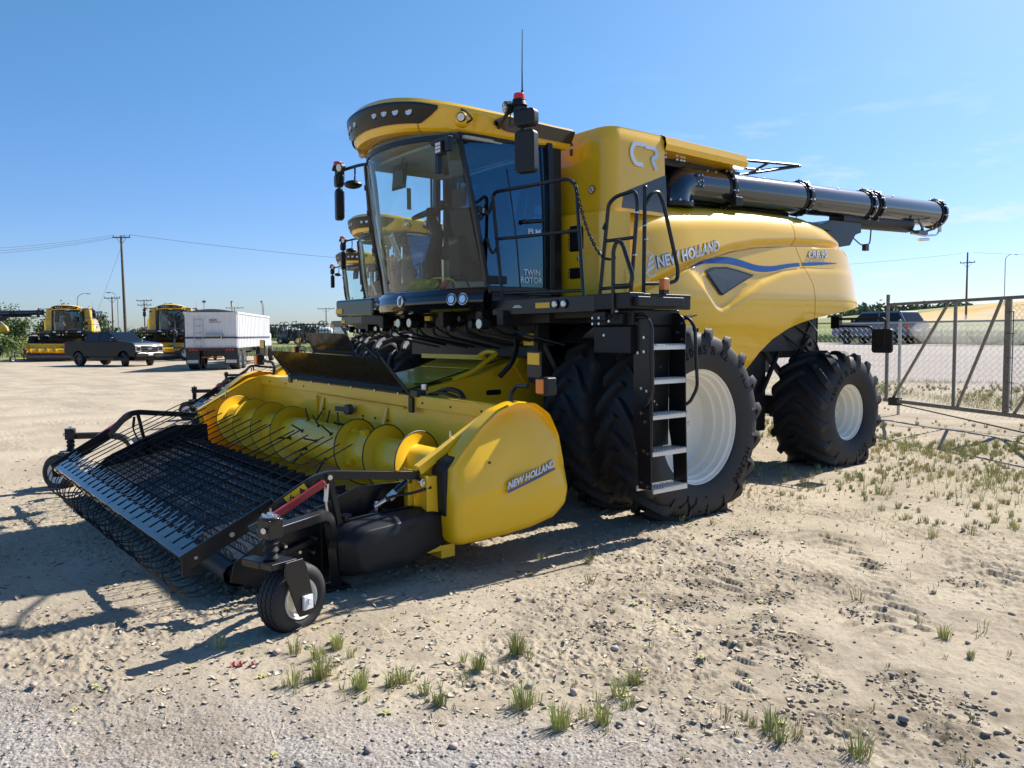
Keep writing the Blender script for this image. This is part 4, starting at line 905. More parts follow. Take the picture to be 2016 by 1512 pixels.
    mb.boxb(-1.2, 1.28, 1.15, 3.1, 0.50, 1.6); mb.boxb(0.5, 1.25, 2.3, 4.35, 1.45, 2.05); mb.boxb(-1.25, 0.5, 2.3, 4.35, 1.2, 2.05); mb.bar((-1.5,3.83,0.78), (1.5,3.83,0.78), .22, .26); mb.boxb(-0.9, 0.9, 1.5, 3.6, 0.85, 1.5); B(mb, 'rear_chassis', DARK, bev=0.01)
    mb = MB()
    for k, (a, b, c_) in enumerate((((1.42,3.2,2.0),(1.5,3.9,1.7),(1.44,4.2,1.35)), ((1.40,3.0,1.9),(1.52,3.6,1.55),(1.42,4.0,1.2)), ((1.4,2.5,1.9),(1.46,2.6,1.5),(1.35,2.4,1.1)))): mb.tube(fillet([a, b, c_], 0.2), 0.014, 6)
    mb.lathe([(1.50,.10),(1.52,.085),(1.52,.03),(1.55,.02),(1.55,0)], (0,3.75,1.63), 'x', 20); B(mb, 'hydraulic_hoses', BLK)
    mb = MB()
    for y, z in ((3.0,1.85),(3.25,1.6),(3.5,1.8),(3.7,1.9),(3.95,1.75),(4.1,1.95),(3.4,1.95),(2.9,1.65),(4.2,1.7)): mb.cyl((1.27,y,z), (1.30,y,z), 0.016, 6)
    mb.cyl((1.48,3.72,1.98), (1.50,3.95,1.80), 0.014, 8); BS(B, mb, 'bolt', CHR)
    # rear marker board on arms
    mb = MB(); mb.tube(fillet([(1.70,4.05,1.965),(2.36,4.04,1.965),(2.40,4.04,1.93),(2.40,4.04,1.80)], 0.05), 0.016, 8); mb.tube(fillet([(1.72,4.05,1.87),(2.20,4.04,1.86),(2.24,4.04,1.80),(2.24,4.04,1.70)], 0.04), 0.014, 8); mb.box((1.72,4.05,1.92), (0.12,0.08,0.16)); arm = B(mb, 'marker_arm', BLK)
    mb = MB(); mb.prism(rrect(0.27, 0.31, 0.04, 4, 2.36, 1.675), 'y', 4.02, 4.065); bd = B(mb, 'marker_board', BLKM, arm, bev=0.008); mb = MB(); mb.tube(fillet([(2.40,4.015,1.82),(2.40,4.012,1.62),(2.30,4.012,1.58),(2.27,4.012,1.65),(2.27,4.012,1.75)], 0.03), 0.010, 6); B(mb, 'marker_bracket', BLK, bd)
    # ---------------- wheels
    zf, zr = 0.90, 0.745
    for x in (2.45, 1.72): make_wheel('front', R0, x, 0, zf, 1); make_wheel('front', R0, -x, 0, zf, -1)
    make_wheel('rear', R0, 1.72, 3.83, zr, 1); make_wheel('rear', R0, -1.72, 3.83, zr, -1)
    mb = MB(); mb.cyl((-2.3,0,zf), (2.3,0,zf), 0.13, 16); mb.boxb(-1.2, 1.2, -0.28, 0.5, 0.75, 1.45); mb.boxb(-1.35, 1.35, -0.2, 0.45, 1.45, 2.15); mb.boxb(-1.0,1.0,0.4,1.6,0.7,1.6); B(mb, 'front_axle', DARK, bev=0.02)
    make_cab(R0); make_platform(R0); make_underside(R0)
    return R0
# ------------------------------------------------------------ cab
RP = [(0,-2.04),(0.35,-2.00),(0.60,-1.88),(0.80,-1.68),(0.94,-1.42),(1.03,-1.12),(1.08,-0.80),(1.11,-0.40),(1.11,-0.22)]
def roof_plan(u):
    # u 0..1 from the rear left round the front to the rear right (near side = +x)
    P = [(-x, y) for x, y in RP[::-1]]+RP[1:]; s = u*(len(P)-1); i = min(int(s), len(P)-2); f = s-i
    p0, p1, p2, p3 = [np.array(P[min(max(k, 0), len(P)-1)]) for k in (i-1, i, i+1, i+2)]
    return 0.5*((2*p1)+(-p0+p2)*f+(2*p0-5*p1+4*p2-p3)*f*f+(-p0+3*p1-3*p2+p3)*f**3)
RS = [(0.30,0.0),(0.10,0.0),(0.045,0.02),(0.02,0.10),(0.0,0.25),(-0.02,0.42),(-0.045,0.66),(-0.045,0.78),(-0.01,0.89),(0.10,0.965),(0.40,1.0),(0.8,1.02)]
def roof_pt(u, s, off=0.0):
    p = roof_plan(u); i = min(int(s), len(RS)-2); f = s-i; a, b = RS[i], RS[i+1]; ins = lerp(a[0], b[0], f); hh = lerp(a[1], b[1], f)
    c = np.array((0.0, -0.75)); d = c-p; L = np.linalg.norm(d); d = d/L; q = p+d*min(ins-off, L)
    yb = smooth((p[1]+2.04)/1.75); z0 = lerp(3.79, 3.745, yb)+0.03*(1-min(1, abs(p[0])))*(1-yb); z1 = lerp(4.20, 3.985, yb)-0.10*min(1, abs(p[0]))**2*(1-yb)
    return (q[0], q[1], lerp(z0, z1, hh))
def make_cab(R0):
    B = lambda mb, name, m, par=R0, **k: mb.build(name, m, par, **k)
    mb = MB(); mb.surf(lambda u, v: roof_pt(u, v*(len(RS)-1)), 96, 44)
    mb.surf(lambda u, v: tuple(lerp(a, b, v) for a, b in zip(roof_pt(u, 0), (0, -0.75, 3.80))), 96, 4); roof = B(mb, 'cab_roof', YEL, ang=28)
    # glossy black light band across the brow, pointed at its ends
    def bandp(u, v):
        uu = lerp(0.285, 0.688, u); e = min(1, (1-u)/0.10)*min(1, u/0.04+0.25); lo, hi = 3.7, 6.75; c = lerp(hi-0.25, lo+0.3, 0.25)
        s = lerp(lerp(hi, lo, 0.12*(1-e)), lerp(hi, lo, 1.0*e+0.3*(1-e)), v); return roof_pt(uu, s, 0.008)
    mb = MB(); mb.surf(bandp, 70, 10, 0.01); band = B(mb, 'light_band', BLKB, roof, ang=40)
    mb = MB(); mb.surf(lambda u, v: roof_pt(lerp(0.80, 0.985, u), lerp(6.6-1.2*(1-min(1, u/0.12)), 4.0+0.8*(1-min(1, u/0.15)), v), 0.010), 20, 5, 0.02); B(mb, 'side_band', BLKG, roof, ang=40)
    mb = MB(); mb.surf(lambda u, v: roof_pt(lerp(0.015, 0.20, u), lerp(6.6-1.2*(1-min(1, (1-u)/0.12)), 4.0+0.8*(1-min(1, (1-u)/0.15)), v), 0.010), 20, 5, 0.02); B(mb, 'side_band', BLKG, roof, ang=40)
    def lamp(p, d, r, par, name='work_light', body=BLKM, ring=True):
        p, d = Vector(p), Vector(d).normalized(); mb = MB(); mb.cyl(p-d*0.05, p+d*0.012, r*1.25, 24); h = B(mb, name, body, par, bev=0.004)
        mb = MB(); mb.tube([p+d*0.008, p+d*0.020], r, 24); B(mb, 'lens', LENS, h); mb = MB(); q = p+d*0.0225
        U = d.orthogonal().normalized(); V = d.cross(U)
        for a, b in ((.35,.35),(-.35,.35),(.35,-.35),(-.35,-.35),(0,0)): mb.cyl(q+U*(a*r*1.1)+V*(b*r*1.1)-d*0.01, q+U*(a*r*1.1)+V*(b*r*1.1), r*0.26, 10)
        B(mb, 'led', WPAP, h); return h
    for uu in (0.535, 0.562, 0.592, 0.625, 0.375, 0.408, 0.438, 0.465):
        p = Vector(roof_pt(uu, 5.35, 0.0)); q = Vector(roof_pt(uu, 5.35, 0.1)); lamp(p, (q-p), 0.038, band)
    for sg, uu in ((1, 0.735), (-1, 0.265)):
        p = Vector(roof_pt(uu, 5.0, 0.02)); q = Vector(roof_pt(uu, 5.0, 0.12)); d = (q-p).normalized()
        mb = MB(); mb.ball(p-d*0.035, 0.085, 20, 12, (1, 1, 1)); B(mb, 'lamp_recess', YEL, roof)
        lamp(p+d*0.045, d+Vector((0,-0.3,-0.2)), 0.036, roof)
        mb = MB(); mb.tube(fillet([p+d*0.03+Vector((0,0,.08)), p+d*0.10+Vector((0.02,0.05,.04)), p+d*0.06+Vector((0.06*sg,0.10,-0.02)), p+d*0.02+Vector((0,0.04,-0.05))], 0.03), 0.010, 6); B(mb, 'lamp_bracket', BLK, roof)
    p = Vector(roof_pt(0.33, 2.6, 0.0)); mb = MB(); mb.cyl(p, p+Vector((0,-0.012,-0.006)), 0.035, 16); B(mb, 'round_lamp', SEAT, roof)
    mb = MB()
    for uu in (0.40, 0.64): mb.tube([roof_pt(uu, s, 0.002) for s in (1.2, 2, 3, 4.1)], 0.0035, 5)
    B(mb, 'panel_seam', BLK, roof)
    # windscreen: curved pane leaning forward at the top
    def ws(u, v, o=0.0):
        k = 2*u-1; xb, xt = 1.0, 0.885; yb = -1.535+0.27*abs(k)**2.2; yt = -1.86+0.33*abs(k)**2.2; x = lerp(xb, xt, v)*k; bul = 0.03*math.sin(PI*v)
        return (x*(1+0), lerp(yb, yt, v)-bul-o, lerp(2.235, 3.80, v))
    mb = MB(); mb.surf(ws, 40, 16); glass = B(mb, 'windscreen', GLS, ang=180)
    # bead round the pane
    mb = MB(); mb.path([ws(t, 0.965, 0.006) for t in np.linspace(0, 1, 31)], 0.02, 0.05); mb.path([ws(0.002, t, 0.0) for t in np.linspace(0, 1, 12)], 0.045, 0.03, (0,1,0)); B(mb, 'windscreen_seal', BLK, glass)
    # door and side panes
    def dr(sg):
        def f(u, v): return (sg*lerp(lerp(1.02, 1.06, u), lerp(0.905, 1.05, u), v)+sg*0.02*math.sin(PI*v), lerp(lerp(-1.255, -0.50, u), lerp(-1.52, -0.52, u), v), lerp(2.235, 3.78, v))
        return f
    mb = MB(); mb.surf(dr(1), 10, 10); dg = B(mb, 'door_glass', GLD, ang=180)
    mb = MB(); mb.surf(dr(-1), 10, 10); B(mb, 'side_glass', GLS, ang=180)
    for sg in (1, -1):
        f = dr(sg); mb = MB(); mb.path([f(-0.01, t) for t in np.linspace(-0.02, 1, 12)], 0.05, 0.045, (0,1,0)); B(mb, 'front_pillar', BLK, bev=0.008)
        mb = MB(); mb.path([f(1.02, t) for t in np.linspace(-0.02, 1, 6)], 0.10 if sg > 0 else .08, 0.07, (0,1,0)); mb.path([f(t, 0.985) for t in np.linspace(0, 1, 6)], 0.04, 0.05); mb.path([f(t, 0.01) for t in np.linspace(0, 1, 6)], 0.04, 0.06); B(mb, 'door_frame', BLK, bev=0.008)
        mb = MB(); mb.path([f(0.93, t) for t in np.linspace(0.02, .97, 6)], 0.03, 0.016, (0,1,0)); B(mb, 'door_edge', BLK)
    f = dr(1)
    mb = MB(); mb.tube([f(0.52, 0.03), f(0.52, 0.3), f(0.50, 0.62), f(0.49, 0.80)], 0.008, 6); B(mb, 'wiper', BLK, dg)
    mb = MB(); p = Vector(f(0.62, 0.46))+Vector((0.03,0,0)); mb.cyl(p, p+Vector((0.02,0.26,0.03)), 0.020, 8); mb.ball(p, .026, 8, 6); B(mb, 'door_handle', BLK, dg)
    mb = MB(); p = Vector(f(0.06, 0.07)); mb.box(p+Vector((0.02,0.05,0)), (0.03,0.26,0.08)); p = Vector(f(0.05, 0.52)); mb.cyl(p, p+Vector((0.03,0,0)), 0.035, 12); mb.cyl(p+Vector((0,0.01,-.08)), p+Vector((0.03,0.01,-.08)), 0.03, 12); BS(B, mb, 'door_hinge', BLKM, dg, bev=0.006)
    # words on the door pane
    o = Vector((1.085, -0.98, 2.0))
    def onpane(y0, z0, sy):
        def g(u, v, d):
            y = y0+u*sy; z = z0+v; uu = (y+1.255)/0.755; vv = (z-2.235)/1.545; q = f(min(1.2, max(0, uu)), vv); return (q[0]+0.008, y, z)
        return g
    mb = MB(); put_text(mb, 'TWIN', onpane(-0.83, 2.405, 1.0), size=0.085, bold=0.002, sx=0.95); put_text(mb, 'ROTOR', onpane(-0.87, 2.325, 1.0), size=0.085, bold=0.002, sx=0.95)
    put_text(mb, 'PLM', onpane(-0.77, 2.83, 1.0), size=0.075, bold=0.002, sx=1.2); B(mb, 'lettering', SILV, dg)
    mb = MB(); mb.add([f(.10,.50), f(.13,.50), f(.13,.53), f(.10,.53)], [(0,1,2,3)]); mb.X = Matrix.Translation((0.006,0,0)); B(mb, 'sticker', WPAP, dg)
    # far side wipers and thin posts in front of the pane
    mb = MB()
    for k, (x, dy) in enumerate(((-0.97, 0.03), (-0.90, 0.05))):
        mb.tube([ws(0.5+x/2*1.02, t, dy) for t in np.linspace(0.0, 0.97, 8)], 0.013, 6)
    mb.tube([Vector(ws(0.03, 0.95, .06)), Vector(ws(0.02, 0.5, .08)), Vector(ws(0.05, 0.06, .05))], 0.012, 6)
    for t in (0.15, .22, .35, .5, .62, .8): mb.box(Vector(ws(0.025, t, .07)), (0.03, 0.03, 0.06))
    B(mb, 'windscreen_wiper', BLK, glass)
    # glossy base below the pane with headlamps and a round badge
    def base(u, v):
        k = 2*u-1; P = [(0.0,2.275),(0.06,2.262),(0.115,2.20),(0.13,2.13),(0.10,2.06),(0.0,2.03),(-0.25,2.03)]; s = v*6; i = min(int(s), 5); fr = s-i; o = lerp(P[i][0], P[i+1][0], fr); z = lerp(P[i][1], P[i+1][1], fr)
        xx = 1.04*k*(1+o*0.25); yy = -1.54+0.30*abs(k)**2.4-o; return (xx*(1 if abs(k) < .99 else 1), yy, z-0.01*(1-abs(k)))
    mb = MB(); mb.surf(base, 60, 24); cb = B(mb, 'cab_base', BLKG, ang=40)
    mb = MB(); mb.boxb(-1.03, 1.03, -1.22, -0.35, 2.02, 2.225); mb.boxb(-1.05, 1.05, -0.42, -0.30, 2.2, 2.80); mb.boxb(-1.05, -0.98, -0.42, -0.30, 2.8, 3.76); mb.boxb(0.98, 1.05, -0.42, -0.30, 2.8, 3.76); B(mb, 'cab_floor', BLK, bev=0.01)
    mb = MB(); mb.boxb(-0.98, 0.98, -0.375, -0.365, 2.8, 3.76); B(mb, 'rear_window', GLD)
    p = Vector(base(0.5, 0.42)); mb = MB(); mb.cyl(p+Vector((0,0.02,0)), p+Vector((0,-0.022,0.0)), 0.062, 28); bd = B(mb, 'badge', CHR, cb, bev=0.006); mb = MB(); mb.prism([(-.012,-.045),(.008,-.045),(.03,.045),(-.02,.02)], 'y', 0, 0.004, Matrix.Translation(p+Vector((0.0,-0.028,0)))); B(mb, 'badge_leaf', BLUE, bd)
    for u_ in (0.86, 0.915, 0.14, 0.085):
        p = Vector(base(u_, 0.45)); q = Vector(base(u_, 0.45))+Vector((0.30*(1 if u_ > .5 else -1), -0.9, 0.08)); d = (q-p).normalized()
        mb = MB(); mb.cyl(p-d*0.02, p+d*0.022, 0.062, 24); hh = B(mb, 'headlamp', CHR, cb, bev=0.004); mb = MB(); mb.cyl(p+d*0.015, p+d*0.026, 0.040, 20); B(mb, 'lens', LENS, hh)
        mb = MB(); mb.tube([p+d*0.027+(d.orthogonal().normalized()*math.cos(a)+d.cross(d.orthogonal().normalized())*math.sin(a))*0.046 for a in np.linspace(0, 2*PI, 20)[:-1]], 0.006, 5, closed=True); B(mb, 'lens_ring', BLK, hh)
    # ---- inside
    mb = MB(); mb.prism(rrect(0.52, 0.14, 0.05, 4), 'y', -0.75, -0.25, Matrix.Translation((-0.02,-0.30,2.72))); mb.box((-0.02,-0.72,2.55), (0.4,0.35,0.28)); st = B(mb, 'driver_seat', SEATD, bev=0.02)
    mb = MB(); mb.surf(lambda u, v: (-0.02+(u-0.5)*lerp(0.52, 0.42, v), -0.52+0.12*v-0.05*math.sin(PI*u), 2.78+0.66*v), 8, 8, 0.10); mb.box((-0.02,-0.42,3.50), (0.26,0.08,0.18)); B(mb, 'backrest', SEATD, st, bev=0.03)
    mb = MB(); mb.box((0.36,-0.85,2.86), (0.12,0.55,0.07)); mb.box((-0.38,-0.62,2.86), (0.10,0.35,0.07)); mb.box((0.42,-1.02,2.62), (0.20,0.5,0.42)); B(mb, 'armrest', SEATD, st, bev=0.02)
    c = Vector((-0.14,-1.20,3.16)); ax = Vector((0,-0.42,0.9)).normalized(); U = Vector((1,0,0)); V = ax.cross(U).normalized()
    mb = MB(); mb.tube([c+U*(0.20*math.cos(a))+V*(0.20*math.sin(a)) for a in np.linspace(0, 2*PI, 41)[:-1]], 0.018, 8, closed=True); mb.bar(c-U*0.19, c+U*0.19, 0.045, 0.02, ax); mb.bar(c, c-V*0.19, 0.045, 0.02, ax); mb.ball(c, 0.05, 12, 8); mb.ball(c+U*0.17+V*0.08+ax*0.05, 0.032, 10, 8); sw = B(mb, 'steering_wheel', BLKM)
    mb = MB(); mb.tube([c, c-ax*0.25, Vector((-0.14,-1.18,2.6)), Vector((-0.14,-1.22,2.24))], 0.05, 12, r2=0.11); mb.tube([c-ax*0.05+V*0.0, c-ax*0.3], 0.065, 12); B(mb, 'steering_column', BLKM)
    mb = MB(); mb.surf(lambda u, v: (lerp(-0.98, 0.98, u), lerp(-1.50, -0.45, v), 3.745+0.03*math.sin(PI*u)), 10, 6, 0.03); B(mb, 'headliner', SEAT)
    mb = MB(); mb.path([(-0.80+0.02*math.sin(t*9), -1.36-0.23*t, 2.25+1.50*t) for t in np.linspace(0, 1, 16)], 0.13, 0.05, (0,1,0)); B(mb, 'pillar_trim', SEAT, bev=0.01)
    mb = MB(); mb.surf(lambda u, v: (lerp(-0.97, 0.97, u), lerp(-1.42+.22*abs(2*u-1)**2.2, -0.45, v), 2.24+0.006*math.sin(20*u)), 10, 6); mb.boxb(-0.97, 0.97, -0.46, -0.43, 2.24, 2.9); B(mb, 'floor_mat', SEAT)
    mb = MB(); mb.surf(lambda u, v: (lerp(0.30, 0.62, u)+0.08*v, -1.15-0.15*v+0.08*u, 2.55+0.55*v), 4, 4, 0.12); mb.box((0.55,-1.28,3.22), (0.24,0.04,0.2)); B(mb, 'control_screen', SEATD, bev=0.02)
    mb = MB(); mb.tube(fillet([(0.10,-1.05,2.3),(0.2,-1.2,2.9),(0.34,-1.22,2.65),(0.6,-1.2,2.3)], 0.15), 0.010, 6); mb.box((-0.55,-1.5,2.6), (0.02,0.02,0.45)); mb.box((-0.55,-1.5,2.78), (0.10,0.02,0.03)); B(mb, 'cab_cable', BLK)
    mb = MB(); mb.box((-0.30,-1.50,3.52), (0.22,0.02,0.17)); mb.tube([(-0.30,-1.5,3.6),(-0.25,-1.45,3.75)], 0.012, 6); B(mb, 'interior_mirror', BLK, bev=0.006)
    mb = MB(); mb.surf(lambda u, v: (-0.62+0.28*u, -1.40+0.03*v, 3.44+0.28*v), 3, 3, 0.02); B(mb, 'sun_visor', BLK)
    # notice taped inside the pane
    def wsp(x, z, o=-0.012): v = (z-2.235)/1.565; xx = lerp(1.0, 0.885, v); return ws((x/xx+1)/2, v, o)
    mb = MB(); q = [(-0.235,2.865),(-0.125,2.90),(-0.035,2.62),(-0.150,2.585)]; mb.add([wsp(x, z) for x, z in q], [(0,1,2,3)]); nt_ = B(mb, 'paper_notice', WPAP, glass)
    mb = MB()
    for k in range(9):
        t = 0.12+k*0.095; a0, b0 = 0.16+0.05*(k % 3), 0.86-0.07*((k*5) % 3)
        def L(s, t=t): return (lerp(lerp(q[0][0], q[1][0], s), lerp(q[3][0], q[2][0], s), t), lerp(lerp(q[0][1], q[1][1], s), lerp(q[3][1], q[2][1], s), t))
        A, Bq = L(a0), L(b0); mb.add([wsp(A[0], A[1], -0.009), wsp(Bq[0], Bq[1], -0.009), wsp(Bq[0], Bq[1]-0.010, -0.009), wsp(A[0], A[1]-0.010, -0.009)], [(0,1,2,3)])
    B(mb, 'notice_print', GREYV, nt_)
    mb = MB(); mb.add([(-1.035,-0.95,3.32),(-1.035,-0.89,3.32),(-1.035,-0.89,3.58),(-1.035,-0.95,3.58)], [(0,1,2,3)]); B(mb, 'safety_sticker', HOSE)
    # ---- mirrors, beacons, brackets
    for sg in (1, -1):
        mb = MB(); mb.tube(fillet([(sg*1.02,-1.12,3.86),(sg*1.45,-1.34,3.88),(sg*1.78,-1.46,3.84)], 0.1), 0.02, 8); mb.box((sg*1.79,-1.46,3.79), (0.09,0.09,0.14)); mb.cyl((sg*1.80,-1.46,3.75), (sg*1.84,-1.45,3.35), 0.02, 8); arm = B(mb, 'mirror_arm', BLK, bev=0.004)
        mb = MB(); mb.cyl((sg*1.80,-1.48,3.845), (sg*1.80,-1.48,3.89), 0.075, 24, r2=0.060); mb.cyl((sg*1.80,-1.48,3.89), (sg*1.80,-1.48,3.90), 0.062, 24); bs = B(mb, 'beacon_base', BLKM, arm, bev=0.004)
        mb = MB(); mb.cyl((sg*1.80,-1.48,3.90), (sg*1.80,-1.48,3.955), 0.055, 24, r2=0.048); B(mb, 'beacon', REDL, bs, bev=0.008)
        mb = MB(); c0 = Vector((sg*1.85,-1.44,3.43))
        def ho(w, h, y0, y1, cz, t=1.0): mb.prism(rrect(w, h, 0.045, 5, 0, 0), 'y', y0, y1, Matrix.Translation((c0.x, c0.y, cz)) @ Matrix.Rotation(sg*0.35, 4, 'Z'))
        ho(0.205, 0.38, -0.05, 0.05, 3.435); m1_ = B(mb, 'mirror', BLKM, arm, bev=0.02, seg=3)
        mb = MB(); ho(0.215, 0.155, -0.055, 0.055, 3.735); B(mb, 'wide_mirror', BLKM, arm, bev=0.025, seg=3)
        mb = MB(); ho(0.17, 0.33, 0.051, 0.054, 3.435); B(mb, 'mirror_face', MIRR, m1_)
        lamp((sg*1.66,-1.52,3.855), (sg*-0.25,-1,-0.15), 0.045, arm)
        mb = MB(); mb.tube(fillet([(sg*1.70,-1.5,3.80),(sg*1.72,-1.53,3.66),(sg*1.78,-1.5,3.70),(sg*1.78,-1.46,3.80)], .03), 0.006, 5); B(mb, 'lamp_cable', BLK, arm)
    mb = MB(); mb.tube([(1.82,-1.46,3.95), (1.82,-1.46,4.18), (1.82,-1.455,4.52)], 0.0075, 6, r2=0.003); mb.cyl((1.82,-1.46,3.9), (1.82,-1.46,3.98), 0.012, 8); B(mb, 'antenna', BLK)
    # near work lamp hanging under the roof edge and its bracket
    mb = MB(); c = Vector((0.90,-1.73,3.60)); mb.box(c, (0.11,0.07,0.13)); lb = B(mb, 'work_light', BLKM, bev=0.008)
    mb = MB()
    for i in (-1, 1):
        for j in (-1, 0, 1): mb.box(c+Vector((i*0.022,-0.038,j*0.034)), (0.036,0.006,0.026))
    B(mb, 'led', WPAP, lb); mb = MB(); mb.box(c+Vector((-0.10,0.06,0.09)), (0.24,0.08,0.05)); mb.box(c+Vector((0.10,0.02,0.03)), (0.07,0.06,0.14)); mb.box(c+Vector((-0.12,0.05,-0.10)), (0.06,0.05,0.24)); B(mb, 'lamp_bracket', BLK, lb, bev=0.006)
    # far lower round mirror
    mb = MB(); mb.tube(fillet([(-1.50,-1.40,3.84),(-1.42,-1.44,3.74),(-1.40,-1.46,3.66)], 0.06), 0.012, 6); rmb = B(mb, 'round_mirror_arm', BLK); mb = MB(); mb.ball((-1.42,-1.47,3.62), 0.12, 16, 8, (1,0.9,0.42)); B(mb, 'round_mirror', BLKM, rmb)

# ------------------------------------------------------------ platform, rails, ladder
def make_platform(R0):
    B = lambda mb, name, m, par=R0, **k: mb.build(name, m, par, **k)
    mb = MB(); mb.boxb(1.02, 2.90, -1.20, -0.42, 2.095, 2.125); mb.boxb(1.06, 2.52, -1.245, -1.195, 1.985, 2.13); dk = B(mb, 'platform_deck', BLK, bev=0.006)
    mb = MB(); mb.boxb(2.40, 2.93, -1.24, -1.06, 2.0, 2.135); mb.boxb(2.86, 2.92, -1.06, -0.45, 2.0, 2.13); mb.boxb(2.93, 2.99, -1.20, -0.62, 2.02, 2.10); B(mb, 'deck_edge_box', BLKM, dk, bev=0.008)
    mb = MB(); mb.boxb(1.74, 1.94, -1.252, -1.246, 2.035, 2.085); B(mb, 'reflector', YREF, dk)
    mb = MB(); mb.boxb(1.40, 1.53, -1.251, -1.246, 2.05, 2.06); mb.boxb(1.42, 1.50, -1.251, -1.246, 2.065, 2.072); B(mb, 'data_plate', WPAP, dk)
    for x in (2.02, 2.14):
        mb = MB(); mb.cyl((x,-1.235,2.065), (x,-1.262,2.065), 0.043, 24); h = B(mb, 'deck_lamp', BLK, dk, bev=0.003); mb = MB(); mb.cyl((x,-1.26,2.065), (x,-1.272,2.065), 0.034, 20, r2=0.026); B(mb, 'lens', LENS, h)
    # far platform, short
    mb = MB(); mb.boxb(-2.0, -1.02, -1.2, -0.42, 2.06, 2.12); mb.boxb(-2.0, -1.04, -1.45, -1.2, 2.03, 2.24); fd = B(mb, 'far_deck', BLKG, bev=0.03)
    mb = MB(); mb.boxb(-1.98, -1.80, -1.458, -1.452, 2.07, 2.13); B(mb, 'reflector', YREF, fd)
    r = 0.0175; mb = MB()
    mb.tube(fillet([(1.20,-1.22,2.12),(1.05,-1.22,3.17),(1.10,-1.22,3.205),(2.16,-1.22,3.175),(2.27,-1.22,3.10),(2.36,-1.22,2.12)], 0.10), r, 10); mb.tube([(1.10,-1.22,2.74),(2.32,-1.22,2.70)], r*0.9, 10); mb.tube([(1.19,-1.22,2.20),(2.35,-1.22,2.175)], r*0.9, 10); mb.tube([(1.19,-1.22,2.20),(1.19,-0.6,2.20)], r*.8, 8); B(mb, 'guard_rail', BLK)
    mb = MB(); mb.tube(fillet([(2.42,-1.08,2.12),(2.53,-1.08,2.92),(2.62,-1.08,2.97),(2.84,-1.08,2.99),(2.87,-1.08,2.88),(2.79,-1.08,2.12)], 0.07), r, 10); mb.tube([(2.49,-1.08,2.60),(2.83,-1.08,2.60)], r*0.9, 8); mb.tube([(2.44,-1.08,2.19),(2.79,-1.08,2.19)], r*0.9, 8); mb.tube([(2.50,-1.08,2.75),(2.495,-1.10,2.70)], 0.02, 6); B(mb, 'gate_rail', BLK)
    mb = MB(); mb.tube(fillet([(2.66,-1.20,1.93),(2.75,-1.25,1.96),(2.755,-1.25,2.50),(2.80,-1.25,2.57),(2.86,-1.25,2.53),(2.975,-1.25,2.26),(2.95,-1.25,2.19),(2.76,-1.25,2.19)], 0.06), r, 10); B(mb, 'hand_loop', BLK)
    mb = MB(); mb.tube([(2.75,-0.875,2.10),(2.75,-0.86,3.03)], r, 10); mb.ball((2.75,-0.86,3.045), 0.024, 10, 8); mb.tube(fillet([(2.75,-0.86,2.90),(2.76,-0.80,3.00),(2.77,-0.71,3.03),(2.78,-0.66,2.94),(2.80,-0.48,2.36),(2.80,-0.49,2.26),(2.78,-0.60,2.235),(2.75,-0.87,2.225)], 0.06), r, 10); B(mb, 'grab_post', BLK)
    mb = MB()
    for (x, y, z) in ((2.86,-1.10,2.80),(2.84,-1.10,2.45),(2.77,-0.88,2.60),(2.76,-0.88,2.72)): mb.cyl((x,y,z), (x+0.03,y,z), 0.010, 6)
    BS(B, mb, 'bolt', CHR)
    mb = MB(); mb.boxb(2.885, 2.945, -0.83, -0.77, 2.13, 2.26); lb = B(mb, 'indicator_bracket', BLK); mb = MB(); mb.box((2.96,-0.85,2.21), (0.07,0.07,0.10)); B(mb, 'indicator_lamp', AMB, lb, bev=0.012)
    # chain links
    def chain(pts, name, n, r=0.005, ll=0.022, m=DARK):
        L = [0]
        for a, b in zip(pts, pts[1:]): L.append(L[-1]+(Vector(b)-Vector(a)).length)
        mb = MB()
        for k in range(n):
            s = L[-1]*(k+0.5)/n; i = max(j for j in range(len(L)) if L[j] <= s); i = min(i, len(pts)-2); a, b = Vector(pts[i]), Vector(pts[i+1]); p = a+(b-a)*((s-L[i])/(L[i+1]-L[i])); t = (b-a).normalized(); u = t.orthogonal().normalized()
            if k % 2: u = t.cross(u)
            mb.tube([p+t*(ll*math.cos(a_))+u*(ll*0.5*math.sin(a_)) for a_ in np.linspace(0, 2*PI, 11)[:-1]], r, 5, closed=True)
        return B(mb, name, m)
    def sag(a, b, d, n=16): a, b = Vector(a), Vector(b); return [a.lerp(b, t)+Vector((0,0,-d*4*t*(1-t))) for t in np.linspace(0, 1, n)]
    chain(sag((2.26,-1.23,3.12), (2.76,-1.24,2.43), 0.22), 'safety_chain', 34)
    chain(sag((1.035,-1.30,3.02), (1.06,-1.24,3.10), 0.06), 'cable_loop', 9, 0.006); chain(sag((1.035,-1.28,2.74), (1.12,-1.22,2.68), 0.10), 'cable_loop', 11, 0.006)
    # ladder
    yf, yb_ = -1.045, -0.60
    mb = MB()
    st = [(2.68,1.97),(2.90,1.97),(2.96,1.93),(2.985,1.86),(2.985,1.60),(2.995,1.0),(3.01,0.47),(2.865,0.47),(2.845,0.75),(2.80,0.95),(2.80,1.62),(2.78,1.75)]
    mb.prism(st, 'y', yf-0.012, yf, None)
    mb.boxb(2.975, 3.0, yf, yf+0.02, 0.75, 1.86); la = B(mb, 'ladder', BLK, bev=0.004)
    mb = MB(); mb.prism(st, 'y', yb_, yb_+0.012); B(mb, 'ladder_side', BLK, la, bev=0.004)
    mb = MB(); mb.boxb(2.79, 2.80, yf+0.002, yb_-0.002, 0.80, 1.98); mb.boxb(2.66, 2.80, yf+0.03, yb_, 1.70, 1.98); B(mb, 'ladder_back', BLKM, la)
